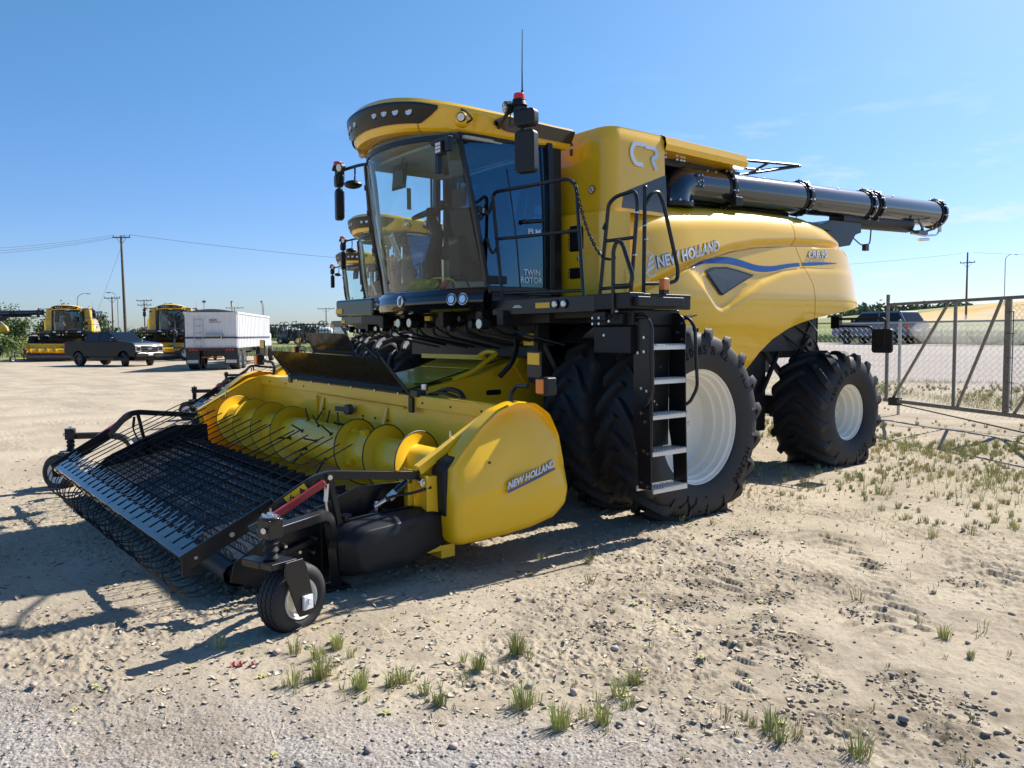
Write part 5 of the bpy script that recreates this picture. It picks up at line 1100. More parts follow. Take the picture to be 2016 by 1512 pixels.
    for i, (z, x1) in enumerate(((0.475,3.02),(0.79,3.01),(1.10,3.0),(1.40,2.995),(1.69,2.99))):
        mb = MB(); d = 0.20-0.015*i; x0 = x1-d
        mb.boxb(x1-0.012, x1, yf+0.004, yb_-0.004, z-0.035, z); mb.boxb(x0, x0+0.012, yf+0.004, yb_-0.004, z-0.035, z)
        n = 13
        for k in range(n):
            y = lerp(yf+0.012, yb_-0.012, k/(n-1)); mb.boxb(x0, x1, y-0.0055, y+0.0055, z-0.012, z+0.006)
            for q in range(6): xx = lerp(x0+0.02, x1-0.02, q/5); mb.box((xx, y, z+0.008), (0.012, 0.010, 0.010))
        for xx in np.linspace(x0+0.02, x1-0.02, 5): mb.boxb(xx-0.006, xx+0.006, yf+0.006, yb_-0.006, z-0.010, z+0.001)
        B(mb, 'step', TREAD, la)
    mb = MB()
    for (x, z) in ((2.72,1.90),(2.84,1.88),(2.93,1.76),(2.86,1.63),(2.93,1.64),(2.90,1.33),(2.96,1.31),(2.90,1.12),(2.94,1.05),(2.93,0.80),(2.97,0.78),(2.90,0.53),(2.97,0.50)): mb.cyl((x,yf-0.012,z), (x,yf-0.024,z), 0.013, 8)
    for (x, z) in ((2.95,1.88),(2.90,1.80),(2.95,1.74)): mb.cyl((x,yb_,z), (x,yb_-0.012,z), 0.012, 8)
    for (y, z) in ((-0.80,1.20),(-0.77,1.17),(-0.9,1.5),(-0.72,1.5)): mb.cyl((2.80,y,z), (2.812,y,z), 0.010, 8)
    BS(B, mb, 'bolt', CHR, la)
    mb = MB(); mb.tube(fillet([(2.86,yf-0.03,1.93),(2.98,yf-0.035,1.93),(3.03,yf-0.035,1.84),(3.04,yf-0.035,1.30),(2.98,yf-0.035,1.20),(2.88,yf-0.02,1.14)], 0.05), 0.015, 10); B(mb, 'hand_rail', BLK, la)
    mb = MB(); mb.tube(fillet([(2.88,yb_+0.03,1.93),(2.99,yb_+0.04,1.93),(3.05,yb_+0.05,1.84),(3.08,yb_+0.05,1.32),(3.02,yb_+0.03,1.20),(2.98,yb_+0.02,1.17)], 0.05), 0.015, 10); B(mb, 'hand_rail', BLK, la)
    # stickers on the ladder back
    mb = MB(); mb.boxb(2.80, 2.803, -1.03, -0.86, 1.735, 1.90); s1 = B(mb, 'warning_sticker', STK, la); mb = MB()
    for y in (-0.99, -0.90): mb.add([(2.8045,y-0.03,1.84),(2.8045,y+0.03,1.84),(2.8045,y,1.89)], [(0,1,2)]); mb.add([(2.8045,y-0.025,1.75),(2.8045,y+0.025,1.75),(2.8045,y+0.02,1.80),(2.8045,y-0.02,1.81)], [(0,1,2,3)])
    B(mb, 'sticker_print', INK, s1)
    # brackets and battery box under the deck
    mb = MB(); mb.boxb(2.38, 2.82, -1.12, -0.55, 1.62, 1.86); mb.boxb(2.36, 2.84, -1.10, -0.50, 1.86, 2.0); mb.boxb(2.44, 2.60, -1.20, -1.10, 1.90, 1.99); mb.boxb(2.56, 2.76, -1.16, -1.10, 1.87, 1.97); B(mb, 'battery_box', BLKM, bev=0.015)
    mb = MB()
    for x, z in ((2.46,1.93),(2.54,1.93),(2.46,1.88),(2.54,1.88),(2.75,1.98),(2.60,1.78),(2.66,1.90)): mb.cyl((x,-1.20,z), (x,-1.212,z), 0.012, 8)
    BS(B, mb, 'bolt', CHR)
    mb = MB(); mb.surf(lambda u, v: (lerp(1.46, 2.78, v), 1.06*math.cos(lerp(1.75, 2.3, u)), 0.92+1.06*math.sin(lerp(1.75, 2.3, u))), 24, 2, 0.01); 
    B(mb, 'wheel_arch_liner', BLKM)

def make_underside(R0):
    B = lambda mb, name, m, par=R0, **k: mb.build(name, m, par, **k)
    # feeder housing
    mb = MB(); mb.prism([(-2.12,1.22),(-1.15,1.38),(-0.45,1.60),(0.10,1.72),(0.10,1.10),(-0.7,0.72),(-2.12,0.42)], 'x', -0.72, 0.72); fh = B(mb, 'feeder_house', YELH, bev=0.015)
    mb = MB(); mb.prism([(-1.95,1.262),(-1.16,1.392),(-1.16,1.40),(-1.95,1.27)], 'x', -0.60, 0.60); mb.prism([(-1.05,1.42),(-0.60,1.565),(-0.60,1.575),(-1.05,1.43)], 'x', -0.60, 0.60); B(mb, 'cover_panel', YELH, fh)
    mb = MB(); mb.prism(rrect(0.20, 0.055, 0.025, 4, -0.98, 1.18), 'x', 0.718, 0.724); mb.boxb(0.60, 0.66, -1.9, -1.16, 1.30, 1.31); mb.bar((0.66,-1.95,1.262), (0.66,-0.62,1.575), 0.012, 0.012); B(mb, 'side_slot', BLK, fh)
    mb = MB(); mb.tube(fillet([(0.55,-1.05,1.56),(0.66,-1.02,1.62),(0.76,-0.95,1.60),(0.80,-1.3,1.42),(0.80,-1.55,1.34)], 0.06), 0.025, 10); mb.bar((-0.6,-1.02,1.55),(0.6,-1.02,1.55), 0.05, 0.05); B(mb, 'feeder_bar', YELH, fh)
    for sg in (1, -1):
        mb = MB(); mb.prism([(-0.75,1.45),(-0.55,1.75),(-0.30,1.88),(0.05,1.85),(0.0,1.2),(-0.6,1.25)], 'x', sg*0.74, sg*0.80); B(mb, 'feeder_side_frame', YELH, fh, bev=0.01)
    mb = MB(); mb.prism([(-0.62,1.72),(-0.42,1.80),(-0.42,1.62),(-0.62,1.54)], 'x', -0.70, 0.62); B(mb, 'feeder_top_box', YELH, fh, bev=0.01)
    # dark steelwork, hoses and lamps under the cab
    mb = MB(); mb.boxb(-1.3, 1.7, -1.05, -0.1, 1.90, 2.04); mb.boxb(-1.30, 1.35, -0.75, -0.1, 1.55, 1.92); mb.boxb(-2.35, -1.0, -0.9, -0.4, 1.94, 2.05); mb.boxb(1.3, 2.5, -1.0, -0.45, 1.94, 2.05)
    for x in (-1.1, -0.6, 0.2, 0.9, 1.25): mb.boxb(x-0.05, x+0.05, -1.30, -0.9, 1.88, 2.03)
    mb.bar((1.25,-0.9,1.95), (1.45,-0.6,1.2), 0.08, 0.05); mb.boxb(1.20, 1.35, -0.9, -0.3, 1.3, 1.9); B(mb, 'under_cab_frame', DARK, bev=0.008)
    mb = MB(); random.seed(8)
    for k in range(16):
        x = -1.1+k*0.15; z = 1.92+0.05*random.random(); mb.tube(fillet([(x,-1.1,z),(x+0.2*random.random(),-1.25,z-0.05),(x+0.3*random.random(),-1.2,z-0.15),(x+0.5,-0.8,z-0.28)], 0.08), 0.013, 6)
    mb.tube(fillet([(1.2,-1.1,1.95),(1.1,-0.95,1.7),(0.95,-0.9,1.5),(0.85,-1.0,1.35)], 0.12), 0.028, 8); B(mb, 'hydraulic_hoses', BLK)
    mb = MB()
    for x, z, s in ((0.15,1.93,.05),(0.35,1.86,.035),(0.55,1.96,.03),(0.75,1.9,.04),(-0.1,1.9,.03),(0.95,1.95,.03)): mb.cyl((x,-1.22,z), (x,-1.30,z), s, 10)
    BS(B, mb, 'hose_coupler', DARK)
    for x, z in ((-0.52,1.93),(-0.28,1.93),(1.05,1.90)):
        mb = MB(); mb.cyl((x,-1.30,z), (x,-1.40,z), 0.058, 20); h = B(mb, 'low_work_light', BLKM, bev=0.006); mb = MB(); mb.cyl((x,-1.398,z), (x,-1.408,z), 0.047, 20); B(mb, 'lens', LENS, h)
    mb = MB(); mb.boxb(-0.72, -0.60, -1.34, -1.28, 1.90, 1.96); mb.boxb(-0.12,-0.02,-1.30,-1.26,1.95,2.0); mb.boxb(1.15, 1.3, -0.92, -0.88, 1.68, 1.80); BS(B, mb, 'yellow_clamp', YELH)
# ------------------------------------------------------------ pickup header
def make_header():
    H = thing('pickup_header', 'nearest pickup header with yellow auger and black rake belt, hitched to the big front combine', 'combine header', (0, -2.2, 0), 0, 'pickup headers on the combines')
    def B(mb, name, m, par=H, tilt=True, **k):
        if tilt:      # the header hangs a touch lower on the near side
            mb.v = [(x, y, z-0.015*x*smooth(z/0.8)) for x, y, z in mb.v]
        return mb.build(name, m, par, **k)
    # trough: back sheet, floor
    P = [(-2.20,1.25),(-2.22,0.95),(-2.24,0.75),(-2.30,0.52),(-2.45,0.42),(-2.75,0.38),(-3.08,0.44),(-3.14,0.50)]
    P2 = [tuple(p)[1:] for p in fillet([(0,)+p for p in P], 0.12)]
    mb = MB(); mb.surf(lambda u, v: (lerp(-2.48, 2.48, u), *polyat(P2, v)), 2, 40, 0.012); tr = B(mb, 'trough', YELH, ang=30)
    mb = MB(); mb.boxb(-2.50, 2.50, -2.26, -2.10, 1.245, 1.262); mb.boxb(-2.50, 2.50, -2.262, -2.250, 1.15, 1.255); mb.boxb(-2.50, 2.50, -2.115, -2.10, 1.12, 1.25); B(mb, 'top_beam', YELH, tr, bev=0.004)
    mb = MB(); mb.prism([(-2.236,0.80),(-2.255,0.80),(-2.255,1.13),(-2.225,1.13)], 'x', -0.90, -0.885); mb.boxb(-0.89, 1.0, -2.252, -2.232, 1.115, 1.135); mb.boxb(-0.6, 0.75, -2.262, -2.235, 0.93, 0.95)
    for x in (-0.78, 0.62): mb.prism([(-2.235,1.10),(-2.235,0.92),(-2.285,0.90),(-2.275,0.96)], 'x', x, x+0.05)
    BS(B, mb, 'panel_rib', YELH, tr, bev=0.003)
    mb = MB(); mb.boxb(-0.45, 0.62, -2.262, -2.256, 0.55, 0.86); B(mb, 'feed_opening', BLK, tr)
    mb = MB(); mb.cyl((-0.02,-2.27,1.03), (-0.02,-2.33,1.03), 0.055, 20); mb.bar((-0.03,-2.31,1.03),(-0.30,-2.31,1.02), 0.02, 0.05); B(mb, 'latch_handle', GREYV, tr, bev=0.003)
    mb = MB()
    for x in (-2.2,-1.7,-1.2,1.35,1.8,2.25):
        mb.cyl((x,-2.262,1.20), (x,-2.268,1.20), 0.010, 6)
    for x in (-0.7, -0.2, .2, .45, .7): mb.cyl((x,-2.25,0.98), (x,-2.262,0.98), 0.012, 6)
    BS(B, mb, 'bolt', DARK, tr)
    # end sheets with a folded flange
    S = [(-2.10,1.26),(-2.38,1.225),(-3.03,0.865),(-3.06,0.80),(-3.05,0.50),(-2.80,0.34),(-2.10,0.28)]
    for sg in (1, -1):
        mb = MB(); mb.prism(S, 'x', sg*2.48, sg*2.505); es = B(mb, 'end_sheet', YELH, bev=0.002)
        mb = MB(); mb.path(fillet([(sg*2.515,-2.12,1.262),(sg*2.515,-2.39,1.228),(sg*2.515,-3.05,0.868)], 0.1), 0.075, 0.008, (0,0,1)); mb.path([(sg*2.552,-2.12,1.235),(sg*2.552,-2.39,1.20),(sg*2.552,-3.05,0.84)], 0.005, 0.06); B(mb, 'sheet_flange', YELH, es)
        mb = MB(); mb.boxb(sg*2.36, sg*2.505, -3.07, -3.062, 0.46, 0.84); mb.boxb(sg*2.36, sg*2.37, -3.065, -3.02, 0.46, 0.80); mb.boxb(sg*2.44, sg*2.47, -3.10, -3.06, 0.44, 0.80); mb.boxb(sg*2.50, sg*2.60, -3.02, -2.90, 0.20, 0.80) if sg > 0 else None; B(mb, 'front_post', YELH, es, bev=0.003)
        mb = MB()
        for y, z in ((-2.95,.84),(-2.7,.98),(-2.45,1.1),(-3.0,.7)): mb.cyl((sg*2.478,y,z), (sg*2.470,y,z), 0.011, 6)
        mb.cyl((sg*2.54,-3.03,0.755), (sg*2.575,-3.03,0.755), 0.032, 14); mb.cyl((sg*2.56,-3.03,0.755), (sg*2.585,-3.03,0.755), 0.015, 6); mb.cyl((sg*2.47,-2.72,1.02),(sg*2.47,-2.72,1.10),0.010,8); mb.cyl((sg*2.44,-2.76,1.0),(sg*2.50,-2.76,1.0),0.02,8); BS(B, mb, 'bolt', CHR, es)
    # auger
    c = Vector((0, -2.63, 0.735)); rt, rf = 0.185, 0.292
    mb = MB(); mb.lathe([(-2.46,0),(-2.46,rt),(-0.62,rt),(-0.50,rt*1.06),(0.55,rt*1.06),(0.72,rt),(2.46,rt),(2.46,0)], c, 'x', 40); au = B(mb, 'auger', YELH, ang=30)
    def flight(x0, x1, turns, hand, ph):
        mb = MB(); n = int(abs(turns)*40)
        def f(u, v): a = ph+hand*2*PI*turns*u; r = lerp(rt-0.01, rf, v); return (lerp(x0, x1, u), c.y+r*math.cos(a), c.z+r*math.sin(a))
        mb.surf(f, n, 3, 0.006); o = B(mb, 'auger_flight', YELH, au, ang=40)
        mb = MB(); mb.tube([f(i/n, 1.0) for i in range(n+1)], 0.0055, 5); B(mb, 'flight_edge', DARK, au)
    flight(-2.44, -0.42, 3.7, 1, 0.6); flight(2.44, 0.66, 3.3, -1, 2.2)
    mb = MB()
    random.seed(2)
    for k in range(14):
        x = -0.36+0.075*k; a = 0.9+2.2*((k*0.618) % 1)*1.6; d = Vector((0, math.cos(a), math.sin(a))); mb = MB(); mb.cyl(c+Vector((x,0,0))+d*rt, c+Vector((x-0.02,0,0))+d*(rf+0.03), 0.008, 8); mb.cyl(c+Vector((x,0,0))+d*(rt*1.04), c+Vector((x,0,0))+d*(rt*1.04+0.012), 0.020, 8); B(mb, 'auger_finger', BLK, au)
    mb = MB()
    for x in (0.80, 1.02):
        for a in (0.6, 1.8, 3.4): p = c+Vector((x, (rt+.015)*math.cos(a), (rt+.015)*math.sin(a))); mb.box(p, (0.10,0.05,0.05), Matrix.Rotation(a, 3, 'X'))
    BS(B, mb, 'flight_bracket', YELH, au, bev=0.003)
    # smoked deflector screen on arms
    Q = [(-1.50,-2.26,1.28),(1.12,-2.26,1.27),(0.96,-2.50,1.60),(-1.58,-2.50,1.60)]
    mb = MB(); mb.surf(lambda u, v: tuple(lerp(lerp(Q[0][i], Q[1][i], u), lerp(Q[3][i], Q[2][i], u), v) for i in range(3)), 6, 4, 0.006); ds = B(mb, 'deflector_screen', GLSM)
    mb = MB(); mb.prism([(-2.255,1.262),(-2.33,1.285),(-2.30,1.33),(-2.265,1.30)], 'x', -1.46, 1.10); B(mb, 'screen_foot', BLKM, ds)
    mb = MB(); mb.path([Vector(Q[0])+Vector((-.02,0,-.02)), Vector(Q[3])+Vector((-.02,-.01,.03))], 0.035, 0.02); mb.path([Vector(Q[1])+Vector((.04,0,-.03)), Vector(Q[2])+Vector((.02,-.01,.05))], 0.045, 0.03); mb.path([Vector(Q[0])+Vector((0,-.004,0)), Vector(Q[1])+Vector((0,-.004,0))], 0.018, 0.03)
    mb.box((1.22,-2.24,1.28), (0.16,0.10,0.06)); mb.box((-1.56,-2.24,1.26), (0.08,0.08,0.08)); mb.box((1.18,-2.275,1.17), (0.07,0.03,0.14)); mb.cyl((1.02,-2.52,1.60), (0.93,-2.60,1.70), 0.022, 10); BS(B, mb, 'screen_arm', BLK, ds, bev=0.004)
    mb = MB()
    for x in (-1.35,-0.95,-0.5,0.0,0.5,0.95): mb.cyl((x,-2.272,1.262), (x,-2.285,1.262), 0.013, 8)
    mb.cyl((1.22,-2.16,1.30),(1.22,-2.16,1.36),0.035,12); BS(B, mb, 'bolt', CHR, ds)
    mb = MB(); mb.tube(fillet([(1.3,-2.1,1.27),(1.45,-2.05,1.33),(1.62,-2.02,1.30),(1.66,-2.0,1.2)], .06), 0.022, 8); mb.tube(fillet([(1.3,-2.16,1.27),(1.45,-2.12,1.30),(1.6,-2.06,1.26),(1.7,-1.9,1.15)], .06), 0.016, 8); B(mb, 'hose_bundle', BLK)
    # end shields
    so_ = [(-2.90,.86),(-2.78,.99),(-2.62,1.14),(-2.45,1.26),(-2.27,1.315),(-2.08,1.30),(-1.94,1.21),(-1.85,1.04),(-1.80,.80),(-1.77,.58),(-1.80,.45),(-1.93,.345),(-2.18,.295),(-2.43,.27),(-2.70,.262),(-2.86,.262),(-2.905,.31),(-2.915,.45),(-2.912,.65)]
    so_ = [tuple(p)[1:] for p in fillet([(0,)+p for p in so_+[so_[0]]], 0.03, 3)][:-1]
    cy, cz = -2.34, 0.74; N = len(so_)
    def shx(y, z): return 2.826-0.17*max(0, z-0.60)-0.12*max(0, z-0.60)**2+0.016*smooth(((z-0.66)-0.24*(y+2.45)+0.02)/0.05)-0.010*smooth((y+2.15)/0.2)
    def shield(sg):
        mb = MB(); rings = []
        for (s_, x) in ((0.985, 2.56),(1.0, 2.60),(1.0, 2.70),(0.99, 2.745),(0.965, 2.778),(0.92, 2.80),(0.84, 2.812),(0.65, 2.822),(0.35, 2.826)):
            ring = []
            for (y, z) in so_:
                yy, zz = cy+(y-cy)*s_, cz+(z-cz)*s_; xx = x
                if x > 2.73:
                    w = smooth((x-2.73)/0.07); e = (zz-0.66)-0.24*(yy+2.45); 
                    xx += 0.016*w*smooth((e+0.02)/0.05) - 0.010*w*smooth((yy+2.15)/0.2)
                    xx -= 0.17*w*max(0, zz-0.60)+0.12*w*max(0, zz-0.60)**2
                ring.append((sg*xx, yy, zz))
            rings.append(ring)
        vs = [p for r in rings for p in r]; fs = [(i*N+j, i*N+(j+1) % N, (i+1)*N+(j+1) % N, (i+1)*N+j) for i in range(len(rings)-1) for j in range(N)]
        vs.append((sg*2.775, cy, cz)); k = len(vs)-1; o = (len(rings)-1)*N; fs += [(o+j, o+(j+1) % N, k) for j in range(N)]
        mb.add(vs, fs); return mb
    for sg in (1, -1):
        sh = B(shield(sg), 'end_shield', YELP, ang=50)
        mb = MB(); mb.prism([(-2.935,.84),(-2.90,.90),(-2.76,.975),(-2.3,1.0),(-2.2,.5),(-2.55,.40),(-2.80,.40),(-2.925,.50)], 'x', sg*2.525, sg*2.70); B(mb, 'inner_cover', BLKM, bev=0.02, seg=3)
        if sg > 0:
            def sf(y0, z0, sl):
                def g(u, v, d): y = y0+u; z = z0+v+sl*u; return (shx(y, z)+0.010, y, z)
                return g
            mb = MB(); vs, fs = text_geo('NEW HOLLAND', size=1, shear=0.28, bold=0.035); Wt = max(v[0] for v in vs); Ht = max(v[1] for v in vs); g = sf(-2.455, 0.672, 0.245)
            mb.add([g(v[0]/Wt*0.50, v[1]/Ht*0.052, 0) for v in vs], fs); B(mb, 'lettering', SILW, sh)
            mb = MB(); vs, fs = text_geo('NEW HOLLAND', size=1, shear=0.28, bold=0.075); g2 = sf(-2.455, 0.672, 0.245)
            mb.add([(lambda p: (p[0]-0.002, p[1], p[2]))(g2(v[0]/Wt*0.50, v[1]/Ht*0.052, 0)) for v in vs], fs); B(mb, 'lettering_edge', EDGE, sh)
            g3 = sf(-2.455, 0.638, 0.245); mb = MB(); mb.surf(lambda u, v: g3(u*0.51, v*0.020, 0), 12, 1); B(mb, 'stripe', BLUE, sh)
            mb = MB(); mb.cyl((2.74,-2.585,0.885), (2.782,-2.585,0.885), 0.028, 20); B(mb, 'shield_latch', STK, sh); mb = MB(); mb.cyl((2.775,-2.585,0.885), (2.790,-2.585,0.885), 0.010, 8); B(mb, 'latch_bolt', DARK, sh)
        # tall reflector plates and amber lamps on curved arms
        mb = MB(); mb.tube(fillet([(sg*2.45,-2.12,1.22),(sg*2.44,-2.10,1.36),(sg*2.50,-2.10,1.42),(sg*2.70,-2.14,1.43)], 0.06), 0.018, 8); ra_ = B(mb, 'lamp_arm', BLK)
        mb = MB(); mb.boxb(sg*2.68, sg*2.84, -2.13, -2.12, 1.50, 1.70); pl = B(mb, 'reflector_plate', BLK, ra_); mb = MB(); mb.boxb(sg*2.69, sg*2.83, -2.136, -2.131, 1.60, 1.69); B(mb, 'reflector', YREF, pl)
        mb = MB(); mb.box((sg*2.90,-2.12,1.44), (0.13,0.10,0.14)); lb = B(mb, 'lamp_housing', BLKM, ra_, bev=0.015); mb = MB(); mb.box((sg*2.885,-2.175,1.44), (0.085,0.02,0.11)); B(mb, 'indicator_lamp', AMB, lb, bev=0.006)
    # ---- belt pickup
    mb = MB(); loop = [(-3.22,.52),(-3.5,.47),(-4.2,.33),(-4.36,.27),(-4.40,.20),(-4.34,.12),(-4.15,.10),(-3.5,.22),(-3.18,.34),(-3.12,.42),(-3.15,.50),(-3.22,.52)]
    L2 = [tuple(p)[1:] for p in fillet([(0,)+p for p in loop], 0.05, 3)]
    for k, (xa, xb) in enumerate(((-2.22,-1.12),(-1.10,0.0),(0.02,1.11),(1.13,2.22))):
        mb = MB(); mb.surf(lambda u, v: (lerp(xa, xb, u), *polyat(L2, v)), 1, 50); bo = B(mb, 'pickup_belt', BELT, ang=50)
        for r in range(11):
            t = r/10; y = lerp(-3.30, -4.30, t); z = lerp(.515, .295, t)+0.008; mb = MB(); mb.boxb(xa+.02, xb-.02, y-0.014, y+0.014, z-0.006, z+0.004); n = 9
            for q in range(n):
                x = lerp(xa+0.06, xb-0.06, q/(n-1)); 
                for dx in (-0.018, 0.018):
                    j = (random.random()-.5)*0.02; mb.tube([(x+dx,y,z),(x+dx*1.5+j,y-0.010,z+0.05),(x+dx*1.6+j,y-0.045,z+0.085),(x+dx*1.2+j*2,y-0.080,z+0.095)], 0.0032, 4)
            B(mb, 'tine_bar', BLK, bo)
    mb = MB(); mb.surf(lambda u, v: (lerp(-2.3, 2.3, u), lerp(-3.06, -3.30, v), lerp(0.46, 0.535, v)+0.01), 20, 2, 0.008)
    for k in range(22): x = -2.2+k*0.2; mb.boxb(x, x+0.006, -3.3, -3.07, 0.50, 0.555)
    B(mb, 'transfer_pan', BELT, ang=20)
    mb = MB(); mb.cyl((-2.25,-4.27,0.21), (2.25,-4.27,0.21), 0.075, 16); mb.cyl((-2.25,-3.2,0.43), (2.25,-3.2,0.43), 0.065, 16); mb.boxb(-2.25, 2.25, -3.9, -3.8, 0.22, 0.30); B(mb, 'belt_rollers', DARK)
    # side frames
    SP = [(-3.02,.72),(-3.42,.73),(-4.08,.47),(-4.33,.30),(-4.36,.17),(-4.1,.08),(-3.62,.05),(-3.0,.16)]
    for sg in (1, -1):
        mb = MB(); mb.prism(SP, 'x', sg*2.27, sg*2.285); mb.boxb(sg*2.27, sg*2.36, -3.74, -3.68, 0.06, 0.6); mb.bar((sg*2.33,-4.1,0.30),(sg*2.33,-3.65,0.42), 0.03, 0.04); mb.boxb(sg*2.30, sg*2.52, -3.78, -3.60, 0.03, 0.06); fr = B(mb, 'side_frame', BLK, bev=0.004)
        mb = MB(); random.seed(4)
        for y, z in ((-4.0,.38),(-3.9,.32),(-3.78,.40),(-3.85,.22),(-3.70,.12),(-3.6,.12),(-3.95,.22),(-3.5,.35),(-3.8,.30)): mb.cyl((sg*2.285,y,z), (sg*2.36,y,z), 0.012, 8)
        BS(B, mb, 'bolt', CHR, fr)
        # wind guard arm
        mb = MB(); A = [(sg*2.34,-4.10,.655),(sg*2.44,-3.93,.80),(sg*2.50,-3.84,.865),(sg*2.50,-3.74,.885),(sg*2.50,-3.03,.80)]
        mb.path(fillet(A, 0.08), 0.045, 0.06); arm = B(mb, 'guard_arm', BLK, bev=0.004)
        mb = MB(); a0, a1 = Vector((sg*2.30,-4.66,.365)), Vector((sg*2.345,-4.06,.69)); mb.bar(a0, a1, 0.016, 0.115); mb.box(a0+Vector((0,0.05,-0.02)), (0.02,0.12,0.13)); B(mb, 'arm_plate', BLK, arm, bev=0.004)
        mb = MB()
        for t in (0.12, 0.5, 0.84, 0.93): p = a0.lerp(a1, t); mb.cyl(p, p+Vector((sg*0.025,0,0)), 0.018 if t == .5 else 0.013, 8)
        mb.cyl((sg*2.53,-3.76,.875), (sg*2.56,-3.76,.875), 0.018, 8); BS(B, mb, 'bolt', CHR, arm)
        mb = MB(); s0, s1 = Vector((sg*2.555,-3.80,.845)), Vector((sg*2.50,-4.17,.635)); mb.bar(s0, s1, 0.05, 0.045); B(mb, 'strut_cover', RED, arm, bev=0.008)
        mb = MB(); mb.cyl((sg*2.50,-4.10,.66), (sg*2.44,-4.28,.575), 0.022, 10); mb.cyl((sg*2.50,-4.02,.70), (sg*2.50,-4.12,.655), 0.03, 10); B(mb, 'gas_strut', GREYV, arm)
        if sg > 0:
            mb = MB(); p0, p1 = Vector((2.425,-4.02,.735)), Vector((2.475,-3.90,.825)); d = (p1-p0).normalized(); n_ = Vector((1,-0.35,-0.1)).normalized(); n_ = (n_-d*n_.dot(d)).normalized(); u_ = d.cross(n_)*-1
            if u_.z < 0: u_ = -u_
            o_ = p0+n_*0.034; mb.add([o_-u_*.03, o_+d*0.16-u_*.03, o_+d*0.16+u_*.03, o_+u_*.03], [(0,1,2,3)]); sk = B(mb, 'warning_sticker', STK, arm)
            mb = MB(); o2 = o_+n_*0.002; mb.add([o2+d*.095-u_*.022, o2+d*.145-u_*.022, o2+d*.12+u_*.022], [(0,1,2)]); mb.add([o2+d*.01-u_*.02, o2+d*.02-u_*.02, o2+d*.055+u_*.02, o2+d*.045+u_*.02], [(0,1,2,3)]); mb.add([o2+d*.05-u_*.02, o2+d*.065-u_*.02, o2+d*.05+u_*.005, o2+d*.035+u_*.0], [(0,1,2,3)]); B(mb, 'sticker_print', INK, sk)
        mb = MB(); mb.bar((sg*2.50,-3.74,.87), (sg*2.50,-3.66,.47), 0.035, 0.035, (1,0,0)); mb.bar((sg*2.50,-3.66,.50), (sg*2.38,-3.6,.3), 0.03, 0.03, (1,0,0)); B(mb, 'stay', BLK, arm)
        mb = MB(); mb.tube(fillet([(sg*2.53,-3.77,.80),(sg*2.54,-3.79,.70),(sg*2.50,-3.74,.55),(sg*2.42,-3.6,.42)], 0.1), 0.010, 8); mb.cyl((sg*2.53,-3.77,.83),(sg*2.535,-3.785,.71), 0.016, 8); B(mb, 'hose', CHR if sg > 0 else BLK, arm)
        # lift cylinder and its hose
        mb = MB(); mb.cyl((sg*2.46,-3.04,.79), (sg*2.38,-3.25,.60), 0.030, 14); mb.cyl((sg*2.38,-3.25,.60), (sg*2.26,-3.55,.33), 0.024, 12); cyl = B(mb, 'lift_cylinder', BLKG)
        mb = MB(); mb.cyl((sg*2.41,-3.17,.675), (sg*2.395,-3.22,.63), 0.0315, 14); B(mb, 'cylinder_label', WPAP, cyl)
        mb = MB(); mb.tube(fillet([(sg*2.60,-2.98,.72),(sg*2.55,-3.12,.68),(sg*2.48,-3.25,.665),(sg*2.42,-3.33,.60)], 0.08), 0.011, 8); B(mb, 'hydraulic_hose', BLK, cyl); mb = MB(); mb.cyl((sg*2.46,-3.28,.64),(sg*2.42,-3.35,.59),0.018,8); mb.cyl((sg*2.42,-3.34,.63),(sg*2.42,-3.34,.55),0.014,8); B(mb, 'hose_fitting', CHR, cyl)
        # moulded drive cover
        if sg > 0:
            mb = MB(); P = [(-3.72,.20),(-3.76,.43),(-3.66,.535),(-3.40,.555),(-2.90,.575),(-2.74,.52),(-2.68,.40),(-2.72,.28),(-2.85,.20),(-3.25,.135),(-3.66,.13)]
            K = [tuple(p)[1:] for p in fillet([(0,)+p for p in P+[P[0]]], 0.05, 3)][:-1]; yc, zc = -3.3, .36; M_ = len(K); vs = []; fs = []
            secs = ((1.0, 2.46), (1.0, 2.50), (0.995, 2.535), (0.97, 2.565), (0.80, 2.70), (0.775, 2.712), (0.74, 2.718), (0.4, 2.725))
            for s_, x in secs:
                for (y, z) in K: xx = x-0.09*smooth((y+3.30)/0.25)*(1 if x > 2.5 else 0); vs.append((xx, yc+(y-yc)*s_, zc+(z-zc)*s_))
            fs = [(i*M_+j, i*M_+(j+1) % M_, (i+1)*M_+(j+1) % M_, (i+1)*M_+j) for i in range(len(secs)-1) for j in range(M_)]; fs.append(tuple(range((len(secs)-1)*M_, len(secs)*M_)))
            mb.add(vs, fs); dc = B(mb, 'drive_cover', BLKM, ang=60)
            mb = MB(); mb.lathe([(2.60,.075),(2.640,.07),(2.640,.045),(2.615,.04),(2.615,0)], (0,-2.84,.395), 'x', 24); mb.cyl((2.60,-2.84,.395),(2.645,-2.84,.395),.025,8); mb.cyl((2.50,-3.62,.54),(2.50,-3.62,.575),.022,10); mb.cyl((2.50,-3.62,.575),(2.50,-3.62,.585),.04,12); B(mb, 'cover_knob', BLK, dc)
            mb = MB(); mb.boxb(2.45, 2.60, -2.90, -2.78, 0.14, 0.24); B(mb, 'bottom_bracket', YELH, dc)
        # caster wheel
        cx, cyy = sg*3.0, -4.36
        mb = MB(); mb.path(fillet([(sg*3.0,-4.33,.645),(sg*2.84,-4.02,.645),(sg*2.68,-3.84,.62),(sg*2.56,-3.76,.44),(sg*2.50,-3.70,.06)], 0.12, 6), 0.055, 0.065, (0.3,0,1)); ca = B(mb, 'caster_arm', BLK, tilt=False, bev=0.006)
